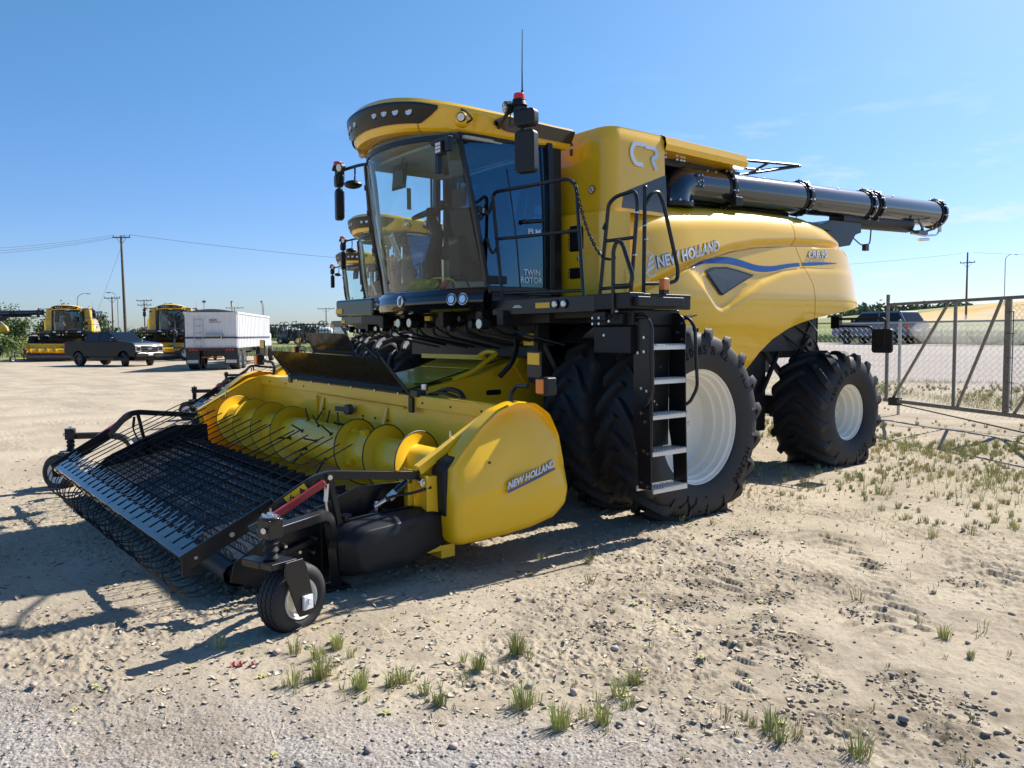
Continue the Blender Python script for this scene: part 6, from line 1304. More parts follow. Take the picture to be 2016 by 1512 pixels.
        mb = MB(); mb.box((cx,cyy,.665), (0.105,0.105,0.115), Matrix.Rotation(0.3*sg, 3, 'Z')); mb.cyl((cx,cyy,.72),(cx,cyy,.735),.062,20); B(mb, 'caster_head', BLK, ca, tilt=False, bev=0.006)
        mb = MB(); mb.cyl((cx,cyy,.733),(cx,cyy,.742),.045,16); mb.cyl((cx,cyy,.742),(cx,cyy,.76),.018,8); p = Vector((cx,cyy,.665)); d = Vector((sg*.6,-.8,0)); mb.cyl(p+d*.05,p+d*.078,.018,8); B(mb, 'caster_bolt', CHR, ca, tilt=False)
        mb = MB(); pr = [(0.60-0.022*i, (.048 if i % 2 else .036)) for i in range(7)]; mb.lathe([(h, r) for h, r in pr], (cx,cyy,0), 'z', 20); mb.cyl((cx,cyy,.46),(cx,cyy,.62),.03,12); B(mb, 'bellows', BLKM, ca, tilt=False)
        th = 0.30*sg if sg > 0 else 2.2; W0 = Vector((cx,cyy,0)); Rz = Matrix.Rotation(th, 4, 'Z')
        X = Matrix.Translation(W0) @ Rz
        def TX(m): m.X = X; return m
        # local frame: axle along x, trails behind the kingpin along +y
        mb = TX(MB()); mb.add([(-.09,-.07,.435),(.09,-.07,.435),(.10,.11,.435),(-.06,.11,.435),(-.09,-.07,.475),(.09,-.07,.475),(.10,.11,.475),(-.06,.11,.475)], [(0,3,2,1),(4,5,6,7),(0,1,5,4),(1,2,6,5),(2,3,7,6),(3,0,4,7)]); mb.box((-.10,-.03,.455),(.16,.09,.045)); fk = B(mb, 'caster_fork', BLK, ca, tilt=False, bev=0.006)
        mb = TX(MB()); mb.prism([(.0,.475),(.13,.475),(.16,.42),(.22,.15),(.205,.12),(.10,.125),(.085,.15),(-.005,.40)], 'x', .115, .128); B(mb, 'fork_leg', BLK, fk, tilt=False, bev=0.004)
        mb = TX(MB()); mb.box((.138,.150,.205),(.02,.07,.085)); mb.cyl((.12,.150,.215),(.168,.150,.215),.02,8); B(mb, 'axle_block', SILW, fk, tilt=False, bev=0.004)
        mb = TX(MB()); mb.lathe([(-.06,.105),(-.082,.125),(-.095,.155),(-.088,.187),(-.065,.208),(-.03,.216),(.03,.216),(.065,.208),(.088,.187),(.095,.155),(.082,.125),(.06,.105)], (0,.150,.215), 'x', 48)
        gr = []
        for gx in (-.055,-.02,.02,.055):
            tt = MB(); tt.X = X
            r_ = .2175-(.006 if abs(gx) > .03 else 0)
            tt.tube([(gx+.006*(1 if k % 2 else -1), .150+r_*math.cos(2*PI*k/72), .215+r_*math.sin(2*PI*k/72)) for k in range(72)], 0.0022, 4, closed=True); gr.append(tt)
        cw = B(mb, 'caster_tyre', RUB, ca, tilt=False, ang=60)
        for tt in gr: B(tt, 'tread_groove', RUBT, cw, tilt=False)
        mb = TX(MB()); mb.lathe([(.05,.04),(.040,.085),(.06,.100),(.080,.106),(.088,.120),(.078,.127),(-.078,.127),(-.085,.118),(-.045,.09),(-.05,.04)], (0,.150,.215), 'x', 36); B(mb, 'caster_rim', WHT, cw, tilt=False); mb = TX(MB()); mb.cyl((-.08,.150,.215),(.10,.150,.215),.038,16); B(mb, 'caster_hub', GREYV, cw, tilt=False)
    # beam across the front with rod clips
    mb = MB(); y0, z0 = -4.66, .385
    mb.add([(-2.28,y0,z0-.03),(2.28,y0,z0-.03),(2.28,y0,z0+.015),(-2.28,y0,z0+.015),(-2.28,y0+.115,z0+.075),(2.28,y0+.115,z0+.075),(2.28,y0+.115,z0+.065),(-2.28,y0+.115,z0+.065),(-2.28,y0+.012,z0-.03),(2.28,y0+.012,z0-.03)], [(0,1,2,3),(3,2,5,4),(4,5,6,7),(7,6,9,8),(8,9,1,0),(0,3,4,7,8),(1,9,6,5,2)]); bm_ = B(mb, 'guard_beam', BLKG, bev=0.003)
    n = 23
    for k in range(n):
        x = lerp(-2.12, 2.08, k/(n-1)); mb = MB()
        mb.bar((x,y0+.04,z0+.040),(x,y0+.17,z0+.105), 0.085, 0.006); mb.bar((x-.03,y0+.13,z0+.10),(x-.03,y0+.215,z0+.155), 0.03, 0.006); mb.bar((x+.035,y0+.13,z0+.10),(x+.035,y0+.19,z0+.13), 0.03, 0.006); cl = B(mb, 'rod_clip', BLKG, bm_)
        mb = MB(); tip = (x-0.02+0.012*math.sin(k*3.1), -3.32+0.03*math.sin(k*1.7), 1.0+0.012*math.sin(k*2.3)); st_ = Vector((x,y0+.12,z0+.085)); tp = Vector(tip); mb.tube([st_, st_.lerp(tp,.5)+Vector((0,0,.006)), tp], 0.0055, 6); B(mb, 'guard_rod', BLK)
    # round spring tines hanging under the beam
    random.seed(6)
    for k in range(30):
        x = lerp(-2.2, 2.18, k/29); mb = MB(); r = 0.160+0.02*random.random(); cyc, czc = y0+.12, .25+0.01*random.random(); pts = []
        for i in range(19):
            a = math.radians(95+i*12.5); pts.append((x+0.05*i/18-0.02, cyc+r*1.05*math.cos(a), czc+r*math.sin(a)))
        mb.tube(pts, 0.0055, 6); B(mb, 'spring_tine', BLK)
    return H
CB = make_combine()
HD = make_header()
index_kids()
FH, RH = Vector((math.cos(math.radians(141.6)), math.sin(math.radians(141.6)), 0)), Vector((math.sin(math.radians(141.6)), -math.cos(math.radians(141.6)), 0))
def gp(lat, dep):   # plan position: metres to the right and metres away from where the photographer stands
    p = Vector((CAM.x, CAM.y, 0))+FH*dep+RH*lat; p.z = float(terrain(np.array([p.x]), np.array([p.y]))[0]); return p
# ------------------------------------------------------------ the other combines: same machine, copied part by part
SKIPN = ('bolt', 'rivet', 'lettering_edge', 'safety_chain', 'cable_loop', 'sticker_print', 'notice_print', 'tread_groove', 'flight_edge', 'flange_bolt', 'grille_bars', 'lens_ring')
def clone_pair(pos, rz, lab, hlab, skip=()):
    skip = skip or SKIPN
    c = copy_tree(CB, skip=skip); c.location = pos; c.rotation_euler = (0, 0, rz); c['label'] = lab
    if hlab:
        h = copy_tree(HD, skip=skip); off = Matrix.Rotation(rz, 3, 'Z') @ Vector((0, -2.2, 0)); h.location = Vector(pos)+off; h.rotation_euler = (0, 0, rz); h['label'] = hlab
        return c, h
    return c, None
c2, h2 = clone_pair(Vector((-6.95, 3.55, 0)), math.radians(0.0), 'second yellow combine in the row, its cab peeping out just behind the nearest cab', 'second pickup header in the row, its rake rising just behind the nearest header')
for o in [o for o in bpy.data.objects if o.parent == h2 and o.name.startswith('deflector_screen')]:      # the second header has its screen taken off
    for g_ in [q for q in bpy.data.objects if q.parent == o]: bpy.data.objects.remove(g_)
    bpy.data.objects.remove(o)
c3, h3 = clone_pair(Vector((-13.5, 6.5, 0)), math.radians(0.5), 'third and farthest yellow combine of the row, its roof lowest behind the front cab', 'third pickup header in the row, farthest back, with its smoked screen standing upright')
for ch in [o for o in bpy.data.objects if o.parent == h3 and o.name.startswith('deflector_screen')]:
    ch.location = ch.location+Vector((0, 0, 0)); 
    M_ = Matrix.Translation((0,-2.26,1.27)) @ Matrix.Rotation(math.radians(-14), 4, 'X') @ Matrix.Scale(1.55, 4, (0,-0.59,0.81)) @ Matrix.Translation((0,2.26,-1.27)); me = ch.data.copy(); me.transform(M_); ch.data = me
    for g in [o for o in bpy.data.objects if o.parent == ch]: g.data = g.data.copy(); g.data.transform(M_)
p = gp(-34.2, 63.0); clone_pair(p, math.radians(73.5), 'distant yellow combine facing the camera, standing behind the dark pickup truck tailgate', 'distant pickup header lying left of and behind the dark pickup truck')
p = gp(-26.5, 63.5); clone_pair(p, math.radians(74), 'distant yellow combine facing the camera, between the dark pickup truck and the grain trailer', 'distant pickup header whose pale tines show between truck and grain trailer')
p = gp(-44.3, 62.0); clone_pair(p, math.radians(-6.4), 'distant yellow combine seen side on at the left edge, auger pointing right', None)

# ------------------------------------------------------------ small things in the cab of the near combine
mb = MB(); A, Bv = Vector((-0.30,-1.36,2.31)), Vector((0.20,-1.38,2.34)); n = 13
for side in range(1):
    pts = []
    for i in range(n*16+1):
        t = i/(n*16); a = 2*PI*n*t; c = A.lerp(Bv, t)+Vector((0.06*t*0, 0.03*math.sin(3*t), 0.02*math.sin(2*t*PI))); r = 0.052+0.016*math.sin(PI*t); d = Vector((math.cos(a)*0.15, math.cos(a), math.sin(a)+0.0)); pts.append(c+d*r+Vector((0.045*math.sin(a)*0.4, 0, 0.012)))
    mb.tube(pts, 0.006, 6)
mb.tube(fillet([Bv+Vector((0,0,.06)), Bv+Vector((.08,0,.06)), Bv+Vector((.3,.05,.03)), Vector((.55,-1.3,2.29))], .05), 0.007, 6)
tag(mb.build('coiled_air_hose', HOSE), 'bright yellow green coiled air hose lying on the floor inside the near cab', 'air hose')
t = thing('drink_can', 'small red drink can lying beside the coiled hose inside the near cab', 'can', (0.42,-1.36,2.255)); mb = MB(); mb.cyl((0.36,-1.38,2.285),(0.40,-1.32,2.39),0.032,20); mb.build('can_body', CAN, t); mb = MB(); mb.cyl((0.40,-1.32,2.39),(0.4025,-1.316,2.396),0.029,20); mb.build('can_lid', CHR, t)

# ------------------------------------------------------------ materials for the distance
NAVY = mat('navy_car_paint', (0.004, 0.007, 0.016), 0.3, coat=0.12, dust=0.0, spec=0.2); CGL = mat('car_glass', (0.006, 0.009, 0.012), 0.06, coat=0.0, spec=0.35); GREYC = mat('grey_car_paint', (0.16, 0.17, 0.18), 0.35, coat=0.3, dust=0.25); BLUC = mat('blue_car_paint', (0.05, 0.10, 0.19), 0.35, coat=0.3, dust=0.25)
TRW = mat('trailer_white', (0.74, 0.75, 0.76), 0.45, dust=0.12, noise_amt=0.06); WOOD = mat('weathered_pole', (0.16, 0.12, 0.085), 0.9, noise_amt=0.3, noise_scale=3); CAB_ = mat('power_cable', (0.10, 0.10, 0.105), 0.6)
TARP = mat('grey_tarp', (0.16, 0.15, 0.145), 0.8); TAIL = mat('red_tail_lamp', (0.45, 0.015, 0.012), 0.3, coat=0.5); NAVS = mat('navy_stripe', (0.01, 0.015, 0.07), 0.4)
# ------------------------------------------------------------ road vehicles (x forward, y left, z up, about their own base)
def car_wheel(par, x, y, r, w, m, st=0.0, name='wheel'):
    X = Matrix.Translation((x, y, r)) @ Matrix.Rotation(st, 4, 'Z'); s = 1 if y > 0 else -1
    mb = MB(); mb.X = X; mb.lathe([(-w/2, r*.55), (-w/2, r*.93), (-w*.35, r), (w*.35, r), (w/2, r*.93), (w/2, r*.55)], (0,0,0), 'y', 32); o = mb.build(name, RUB, par)
    mb = MB(); mb.X = X; mb.lathe([(s*w*.30, 0), (s*w*.34, r*.12), (s*w*.22, r*.3), (s*w*.26, r*.50), (s*w*.48, r*.56), (s*w*.50, r*.62)], (0,0,0), 'y', 24)
    for k in range(6): a = PI*k/3; mb.box((r*.33*math.cos(a), s*w*.33, r*.33*math.sin(a)), (r*.42, w*.08, r*.10), Matrix.Rotation(-a, 3, 'Y'))
    mb.build('rim', m, o); return o
def arch(cx, r, z0, n=10): return [(cx+r*math.cos(PI-PI*i/n), max(z0, 0.42+r*math.sin(PI-PI*i/n)) if True else 0) for i in range(n+1)]
def make_car(name, label, cat, pos, rz, L, Wd, Hh, paint, kind, group=None, steer=0.0, rimm=None):
    t = thing(name, label, cat, pos, rz, group); local(t); rimm = rimm or BLKG; h = Wd/2; wr = 0.42 if kind == 'truck' else 0.37
    f, r = L/2, -L/2; zb = 0.55 if kind == 'truck' else 0.42; xf, xr = f-1.0, r+(1.25 if kind == 'truck' else 1.0); belt = (0.71 if kind == 'truck' else 0.66)*Hh; hood = belt-0.04
    if kind == 'truck': wsb, rf, rr, rb = f-1.50, f-2.40, -1.02, -1.32
    else: wsb, rf, rr, rb = f-1.35, f-2.0, r+0.55, r+0.12
    prof = [(r+0.05, zb+.05), (xr-wr*1.18, zb)]+[(xr+wr*1.18*math.cos(PI-PI*i/10), wr+wr*1.18*math.sin(PI-PI*i/10)) for i in range(1, 10) if wr+wr*1.18*math.sin(PI-PI*i/10) > zb]+[(xr+wr*1.18, zb), (xf-wr*1.18, zb)]+[(xf+wr*1.18*math.cos(PI-PI*i/10), wr+wr*1.18*math.sin(PI-PI*i/10)) for i in range(1, 10) if wr+wr*1.18*math.sin(PI-PI*i/10) > zb]+[(xf+wr*1.18, zb), (f-.06, zb+.02), (f, zb+.2), (f-.02, hood-.22), (f-.16, hood-.06), (f-.5, hood), (wsb, belt+.04), (rb, belt+.02), (r+.03, belt-.02 if kind == 'truck' else belt), (r, belt-.15), (r, zb+.2)]
    P2 = [(x, z) for x, z in prof]
    mb = MB(); U = [Vector((x, h, z)) for x, z in P2]; D = [Vector((x, -h, z)) for x, z in P2]; n = len(P2)
    mb.add(U+D, [tuple(range(n)), tuple(range(n, 2*n))[::-1]]+[(i, n+i, n+(i+1) % n, (i+1) % n) for i in range(n)]); body = mb.build('body', paint, t, bev=0.045, seg=3)
    # cabin
    k = 0.14; top = Hh
    def cab(o, zt, ins, m_, nm, x0, x1, x2, x3, z0):
        mb = MB(); a = h-0.03+o; b = h-k+o; mb.add([(x0,a,z0),(x1,b,zt),(x2,b,zt),(x3,a,z0),(x0,-a,z0),(x1,-b,zt),(x2,-b,zt),(x3,-a,z0)], [(0,1,2,3),(7,6,5,4),(0,4,5,1),(1,5,6,2),(2,6,7,3),(0,3,7,4)]); return mb.build(nm, m_, t, bev=0.03, seg=3)
    cb = cab(0, top, 0, paint, 'cabin', wsb+.02, rf, rr, rb, belt-.02)
    # panes
    def pane(nm, q, o=0.012):
        mb = MB(); a, b, c, d = [Vector(v) for v in q]; nn = (b-a).cross(d-a).normalized(); ctr = Vector(((rf+rr)/2, 0, belt))
        if nn.dot((a+c)/2-ctr) < 0: nn = -nn
        mb.add([v+nn*o for v in (a,b,c,d)]+[v-nn*o for v in (a,b,c,d)], [(0,1,2,3),(7,6,5,4),(0,4,5,1),(1,5,6,2),(2,6,7,3),(3,7,4,0)]); mb.build(nm, CGL, cb)
    def side(x, z, s): tt = (z-belt)/(top-belt); return (x, s*lerp(h-0.03, h-k, tt), z)
    z1, z2 = belt+.05, top-.09
    def lx(z): return lerp(wsb, rf, (z-belt)/(top-belt))
    def rx(z): return lerp(rb, rr, (z-belt)/(top-belt))
    mid = (wsb+rb)/2-0.05
    for s in (1, -1):
        pane('side_window', [side(lx(z1)-.14, z1, s), side(mid+.05, z1, s), side(mid+.05, z2, s), side(lx(z2)-.10, z2, s)]); pane('side_window', [side(mid-.05, z1, s), side(rx(z1)+.12, z1, s), side(rx(z2)+.14, z2, s), side(mid-.05, z2, s)])
    pane('windscreen', [(lx(z1), h-.14, z1), (lx(z1), -h+.14, z1), (lx(z2), -h+.22, z2), (lx(z2), h-.22, z2)]); pane('rear_window', [(rx(z1), h-.18, z1), (rx(z1), -h+.18, z1), (rx(z2), -h+.24, z2), (rx(z2), h-.24, z2)])
    if kind == 'truck':
        mb = MB(); mb.boxb(r+.08, rb-.06, -h+.09, h-.09, belt-.02, belt+.035); mb.build('bed_cover', BLKM, t)
        mb = MB(); mb.boxb(f-.005, f+.035, -.58, .58, 0.86, 1.22); g = mb.build('grille', BLKG, t, bev=0.02); 
        for zz in (.93, 1.04, 1.15): mb = MB(); mb.boxb(f+.03, f+.045, -.56, .56, zz-.018, zz+.018); mb.build('grille_bar', GREYV, g)
        mb = MB(); mb.prism([(.17*math.cos(a), .075*math.sin(a)) for a in np.linspace(0, 2*PI, 20)[:-1]], 'x', f+.04, f+.06, Matrix.Translation((0,0,1.04))); mb.build('badge', CHR, g)
        for s in (1, -1):
            mb = MB(); mb.prism([(s*.60,.84),(s*.98,.86),(s*.99,1.22),(s*.62,1.22)], 'x', f-.06, f+.03); hl = mb.build('headlight', LENS, t, bev=0.01); mb = MB(); mb.boxb(f+.028, f+.04, s*.68, s*.92, .93, 1.12); mb.build('lamp_mask', BLK, hl)
            mb = MB(); mb.boxb(f-.02, f+.10, s*.95, s*.30, .58, .80); mb.build('bumper', BLKG, t, bev=0.02)
        mb = MB(); mb.boxb(f-.02, f+.09, -.35, .35, .60, .78); b = mb.build('bumper', BLKG, t, bev=0.02); mb = MB(); mb.boxb(f+.09, f+.10, -.16, .16, .64, .74); mb.build('licence_plate', SILW, b)
        mb = MB(); mb.boxb(xr+.7, xf-.7, -h-.06, -h+.02, .42, .48); mb.boxb(xr+.7, xf-.7, h-.02, h+.06, .42, .48); mb.build('side_step', BLK, t)
    else:
        mb = MB(); mb.boxb(r-.03, r+.05, -h+.05, h-.05, .42, .66); mb.build('bumper', BLKM, t, bev=0.03)
        mb = MB(); mb.boxb(r-.04, r-.02, -.22, .22, .72, .84); mb.build('licence_plate', SILW, t)
    for s in (1, -1):
        mb = MB(); mb.boxb(r-.02, r+.10, s*(h-.16), s*(h+.01), belt-.45, belt-.05); mb.build('tail_lamp', TAIL, t, bev=0.01)
        mb = MB(); mb.box((lx(z1)-.15, s*(h+.13), z1+.10), (.10,.18,.24)); mb.build('door_mirror', BLKG, t, bev=0.03)
        for xx in (mid+.45, mid-.42): mb = MB(); mb.box((xx, s*(h+.012), belt-.10), (.16,.03,.03)); mb.build('door_handle', BLKM, t)
        for xx in (lx(belt)-.18, mid, rx(belt)+.02): mb = MB(); mb.bar((xx, s*(h+.002), zb+.08), (xx, s*(h+.002), belt-.02), .010, .004, (0,1,0)); mb.build('door_seam', BLK, t)
        car_wheel(t, xr, s*(h-.13), wr, .29, rimm); car_wheel(t, xf, s*(h-.13), wr, .29, rimm, steer)
    mb = MB(); mb.boxb(r+.3, f-.3, -h+.25, h-.25, .35, zb+.1); mb.build('chassis', BLK, t)
    return t
p = gp(-24.3, 49.6); make_car('pickup_truck', 'dark navy crew cab pickup truck parked in front of the distant combines', 'pickup truck', p, math.radians(27), 6.1, 2.03, 2.04, NAVY, 'truck', None, math.radians(-28))
p = gp(21.6, 48.0); make_car('estate_car', 'dusty blue estate car on the gravel road behind the gate, seen from behind', 'car', p, math.radians(172), 5.0, 1.95, 1.86, BLUC, 'suv', 'cars on the gravel road', 0, GREYV)
p = gp(29.4, 62.0); make_car('estate_car', 'dark red car just showing its roof beyond the dusty blue estate car', 'car', p, math.radians(165), 4.6, 1.9, 1.75, mat('dark_red_car_paint', (0.16, 0.02, 0.03), 0.3, coat=0.7, dust=0.2), 'suv', 'cars on the gravel road', 0, GREYV)

# ------------------------------------------------------------ grain trailer and the tractor unit ahead of it
p = gp(-15.4, 41.8); t = thing('grain_trailer', 'white high sided grain trailer seen from behind with a ladder and tail lamps', 'trailer', p, math.radians(141.6+8)); local(t)
mb = MB(); mb.boxb(0, 10.5, -1.28, 1.28, 1.12, 2.94); bx = mb.build('hopper_box', TRW, t, bev=0.02)
mb = MB()
for k in range(9): y = lerp(-1.22, 1.22, k/8); mb.boxb(-.05, .0, y-.03, y+.03, 1.12, 2.92)
mb.build('end_ribs', TRW, bx)
for sg in (-1, 1):
    mb = MB()
    for k in range(24): x = .1+k*.45; mb.boxb(x-.03, x+.03, sg*1.28, sg*1.315, 1.12, 2.92)
    mb.build('side_ribs', TRW, bx)
mb = MB(); mb.boxb(-.06, 10.52, -1.33, -1.26, 2.90, 2.98); mb.boxb(-.06, 10.52, 1.26, 1.33, 2.90, 2.98); mb.boxb(-.07, 0, -1.33, 1.33, 2.88, 2.96); mb.build('top_rail', TRW, bx)
mb = MB(); mb.prism([(-1.28,2.96)]+[(lerp(-1.28,1.28,i/12), 2.97+.16*math.sin(PI*i/12)) for i in range(13)]+[(1.28,2.96)], 'x', .02, 10.4); mb.X = None; mb.build('tarp', TARP, t)
mb = MB(); mb.boxb(-.075, -.06, -1.30, 1.30, 1.62, 1.70); mb.boxb(-.01, 10.5, -1.322, -1.317, 1.62, 1.70); mb.boxb(-.01, 10.5, 1.317, 1.322, 1.62, 1.70); mb.build('stripe', NAVS, bx)
mb = MB()
for y in (.42, .82): mb.cyl((-.12,y,1.15), (-.12,y,2.62), .018, 6)
for z in (1.2, 1.55, 1.9, 2.25, 2.6): mb.cyl((-.12,.42,z), (-.12,.82,z), .016, 6)
mb.build('ladder', GALV, t)
mb = MB(); mb.boxb(-.30, -.02, -.62, .30, 1.78, 1.81); mb.boxb(-.25, -.03, -.55, -.50, 1.60, 1.80); mb.build('catwalk', GALV, t)
mb = MB(); put_text(mb, 'WILSON', lambda u, v, d: (-.078, .10-u, 2.52+v), size=0.13, bold=0.004, sx=.8); mb.add([(-.07,.14,2.44),(-.07,-.50,2.44),(-.07,-.42,2.47),(-.07,.06,2.47)], [(0,1,2,3)]); mb.build('nameplate', mat('brown_nameplate', (.16,.07,.05), .6), bx)
mb = MB(); mb.boxb(-.1, .05, -1.28, 1.28, .98, 1.14); mb.boxb(.3, 10, -.5, -.35, .85, 1.1); mb.boxb(.3, 10, .35, .5, .85, 1.1); mb.boxb(.4, 3.0, -1.1, 1.1, .7, 1.12); mb.build('frame', BLK, t)
for y in (-1.05,-.9,-.75,.75,.9,1.05): mb = MB(); mb.cyl((-.1,y,1.04), (-.125,y,1.04), .052, 14); mb.build('tail_lamp', TAIL, t)
mb = MB(); mb.boxb(-.11,-.10,-1.25,1.25,1.125,1.15); mb.build('reflective_tape', TAIL, t)
for s in (1, -1):
    mb = MB(); mb.boxb(-.05, -.03, s*.62, s*1.28, .30, .98); fl = mb.build('mud_flap', BLK, t); mb = MB(); mb.boxb(-.06, -.052, s*.68, s*1.22, .36, .52); mb.build('flap_plate', GALV, fl)
    for x in (.75, 2.0): car_wheel(t, x, s*1.02, .50, .50, GALV)
mb = MB(); mb.boxb(-.02,.05,-.5,.5,.62,.68); mb.build('under_bar', TAIL, t)
p = gp(-17.3, 53.6); t = thing('truck_tractor', 'white highway tractor unit ahead of the grain trailer with two tall chrome exhausts', 'truck', p, math.radians(141.6+8)); local(t)
mb = MB(); mb.boxb(0, 2.0, -1.05, 1.05, 1.2, 2.85); mb.boxb(2.0, 3.9, -.85, .85, 1.0, 1.9); mb.build('cab', TRW, t, bev=.08)
mb = MB(); mb.boxb(-2.5, 4.0, -.45, .45, .7, 1.0); mb.build('frame', BLK, t)
for s in (1, -1):
    mb = MB(); mb.tube(fillet([(-.15,s*.98,1.3),(-.15,s*.98,3.35),(-.15,s*.98,3.65),(-.5,s*.94,3.95)], .3), .075, 12); mb.build('exhaust_stack', CHR, t)
    for x in (-1.8, -.6, 3.0): car_wheel(t, x, s*.95, .52, .3, GALV)

# ------------------------------------------------------------ poles and cables
def pole(name, label, lat, dep, h, arms, lean=0.0, r=.15, group='utility poles', cat='utility pole', az=0.6):
    p = gp(lat, dep); t = thing(name, label, cat, p, az, group); local(t)
    mb = MB(); mb.tube([(0,0,-.3), (lean*h*.5,0,h*.5), (lean*h,0,h)], r, 10, r2=r*.6); mb.build('shaft', WOOD, t)
    for (z, w) in arms:
        mb = MB(); mb.box((lean*z, 0.1, z), (w, .11, .13)); ca = mb.build('crossarm', WOOD, t)
        for k in range(3): x = lerp(-w*.46, w*.46, k/2) if k != 1 else w*.15; mb = MB(); mb.cyl((lean*z+x, .1, z+.06), (lean*z+x, .1, z+.28), .045, 8); mb.build('insulator', GREYV, ca)
        mb = MB(); mb.bar((lean*z-w*.3,.06,z), (lean*z,.06,z-.8), .04, .04); mb.bar((lean*z+w*.3,.06,z), (lean*z,.06,z-.8), .04, .04); mb.build('brace', WOOD, t)
    return t, p
tP, pP = pole('utility_pole', 'tallest wooden utility pole, leaning slightly behind the dark pickup truck', -45.0, 95, 13.2, [(13.0, 2.1)], -0.012, .19, az=math.radians(50))
pole('utility_pole', 'utility pole with one crossarm just left of the tallest pole', -63.6, 130, 7.6, [(7.4, 2.6)], 0, .15, az=math.radians(50))
pole('utility_pole', 'distant utility pole with two crossarms right of the tallest pole', -67.5, 150, 7.9, [(7.7, 2.9), (6.9, 2.6)], 0, .14, az=math.radians(50))
pole('utility_pole', 'small far utility pole standing over the distant machinery lot', -43.2, 190, 6.6, [(6.4, 4.0)], 0, .15, az=math.radians(50))
pole('utility_pole', 'utility pole behind the white exhaust stacks of the highway tractor', -64.5, 190, 7.6, [(7.4, 4.2)], 0, .12, az=math.radians(50))
tR, pR = pole('utility_pole', 'dark utility pole standing on the skyline beyond the chain link gate', 66.9, 120, 12.6-float(terrain(np.array([-45.2]), np.array([121.]))[0])+.7, [(8.3, 2.0)], 0, .17, az=math.radians(10))
def cable(name, a, b, sag, label, group, r=.018, n=40):
    a, b = Vector(a), Vector(b); mb = MB(); mb.tube([a.lerp(b, i/n)+Vector((0,0,-sag*4*(i/n)*(1-i/n))) for i in range(n+1)], r, 5); return tag(mb.build(name, CAB_), label, 'cable', group)
top = pP+Vector((-.16,0,13.3)); u = Vector((math.cos(math.radians(50)), math.sin(math.radians(50)), 0)); topR = Vector((pR.x, pR.y, 13.2))
cable('power_cable', top+u*.95, topR+Vector((-.8,0,0)), 3.4, 'power cable sagging from the tallest pole towards the right', 'power cables')
for k, (o_, s_) in enumerate(((-.95, 1.2), (.3, 1.35), (.9, 1.5))): q = gp(-66-0.2*k, 68)+Vector((0,0,9.6-.25*k)); cable('power_cable', top+u*o_, q, s_, 'power cables running from the tallest pole to the left edge', 'power cables to the left', r=.015)
q = gp(92, 92)+Vector((0,0,0)); q.z = 12.6; cable('power_cable', topR+Vector((.8,0,0)), q, 1.2, 'power cable running right from the skyline pole to the photo edge', 'power cables')
q = gp(-59.0, 112); q.z = .3; cable('guy_wire', pP+Vector((0,0,12.4)), q, .2, 'thin guy wire slanting down left of the tallest pole', 'guy wires', r=.012)
def lamp_post(lat, dep, h, reach, label, az):
    p = gp(lat, dep); t = thing('street_lamp', label, 'street lamp', p, az, 'curved street lamps'); local(t)
    mb = MB(); mb.tube(fillet([(0,0,0),(0,0,h*.80),(0,0,h*.93),(reach*.5,0,h),(reach,0,h*.995)], 1.2, 6), .085, 8, r2=.05); mb.build('post', GALV, t); mb = MB(); mb.box((reach+.2,0,h*.99), (.6,.2,.12)); mb.build('lamp_head', GREYV, t, bev=.03)
lamp_post(-75.5, 142, 8.7, 1.8, 'curved street lamp above the left distant combine', math.radians(51)); lamp_post(-68.5, 142, 8.9, -1.8, 'curved street lamp touching the tallest pole', math.radians(51)); lamp_post(-66.5, 155, 7.4, 1.6, 'curved street lamp above the combine by the trailer', math.radians(51))
lamp_post(93.6, 155, 9.6, 1.8, 'curved street lamp on the right skyline, the left one of two', math.radians(51)); lamp_post(99.0, 155, 9.0, 1.8, 'curved street lamp at the right photo edge', math.radians(51))
p = gp(-56.5, 150); t = thing('floodlight_mast', 'thin mast with two floodlights above the grain trailer', 'floodlight', p); local(t); mb = MB(); mb.tube([(0,0,0),(0,0,7.4)], .07, 8); mb.build('mast', GALV, t)
for s in (1, -1): mb = MB(); mb.box((s*.35,0,7.5), (.4,.3,.35)); mb.bar((0,0,7.1),(s*.35,0,7.4),.06,.06); mb.build('floodlight', GREYV, t)

# ------------------------------------------------------------ gate and chain link fence
def chainlink(mb, a, b, z0a, z0b, h, pitch=.055, r=.0030):
    a, b = Vector((a[0], a[1], 0)), Vector((b[0], b[1], 0)); d = b-a; L = d.length; d.normalize(); nrm = Vector((-d.y, d.x, 0)); n = int(L/pitch); rows = int(h/pitch)
    for k in range(-1, n):
        pts = []
        for j in range(rows+1):
            s = (k+((j+k) % 2)*1.0)*pitch; s = min(max(s+0.0, 0), L); t = s/L; pts.append(a+d*s+nrm*(.003 if (j+k) % 2 else -.003)+Vector((0,0,lerp(z0a, z0b, t)+j*pitch)))
        mb.tube(pts, r, 3, caps=False)
GA, GB, GC = Vector((-.55,9.90,0)), Vector((2.50,8.30,0)), Vector((5.55,6.70,0))
t = thing('sliding_gate', 'grey tubular cantilever gate with slanting braces and chain link on its right half', 'gate', (-.55, 9.9, 0)); d = (GC-GA).normalized(); Z = lambda z: Vector((0,0,z)); g = lambda s, z: GA+d*s+Z(z)
zt = lambda s: 2.33; zb = lambda s: .42
mb = MB(); mb.path([g(.0,2.33), g(6.9,2.33)], .055, .055); mb.path([g(-.05,.42), g(6.9,.42)], .06, .07); fr = mb.build('gate_frame', GATE, t, bev=.004)
sP = [1.95, 3.52, 5.2]
mb = MB(); mb.bar(g(1.90,.45), g(1.90,2.31), .045, .045, (0,1,0)); mb.build('gate_upright', GATE, t)
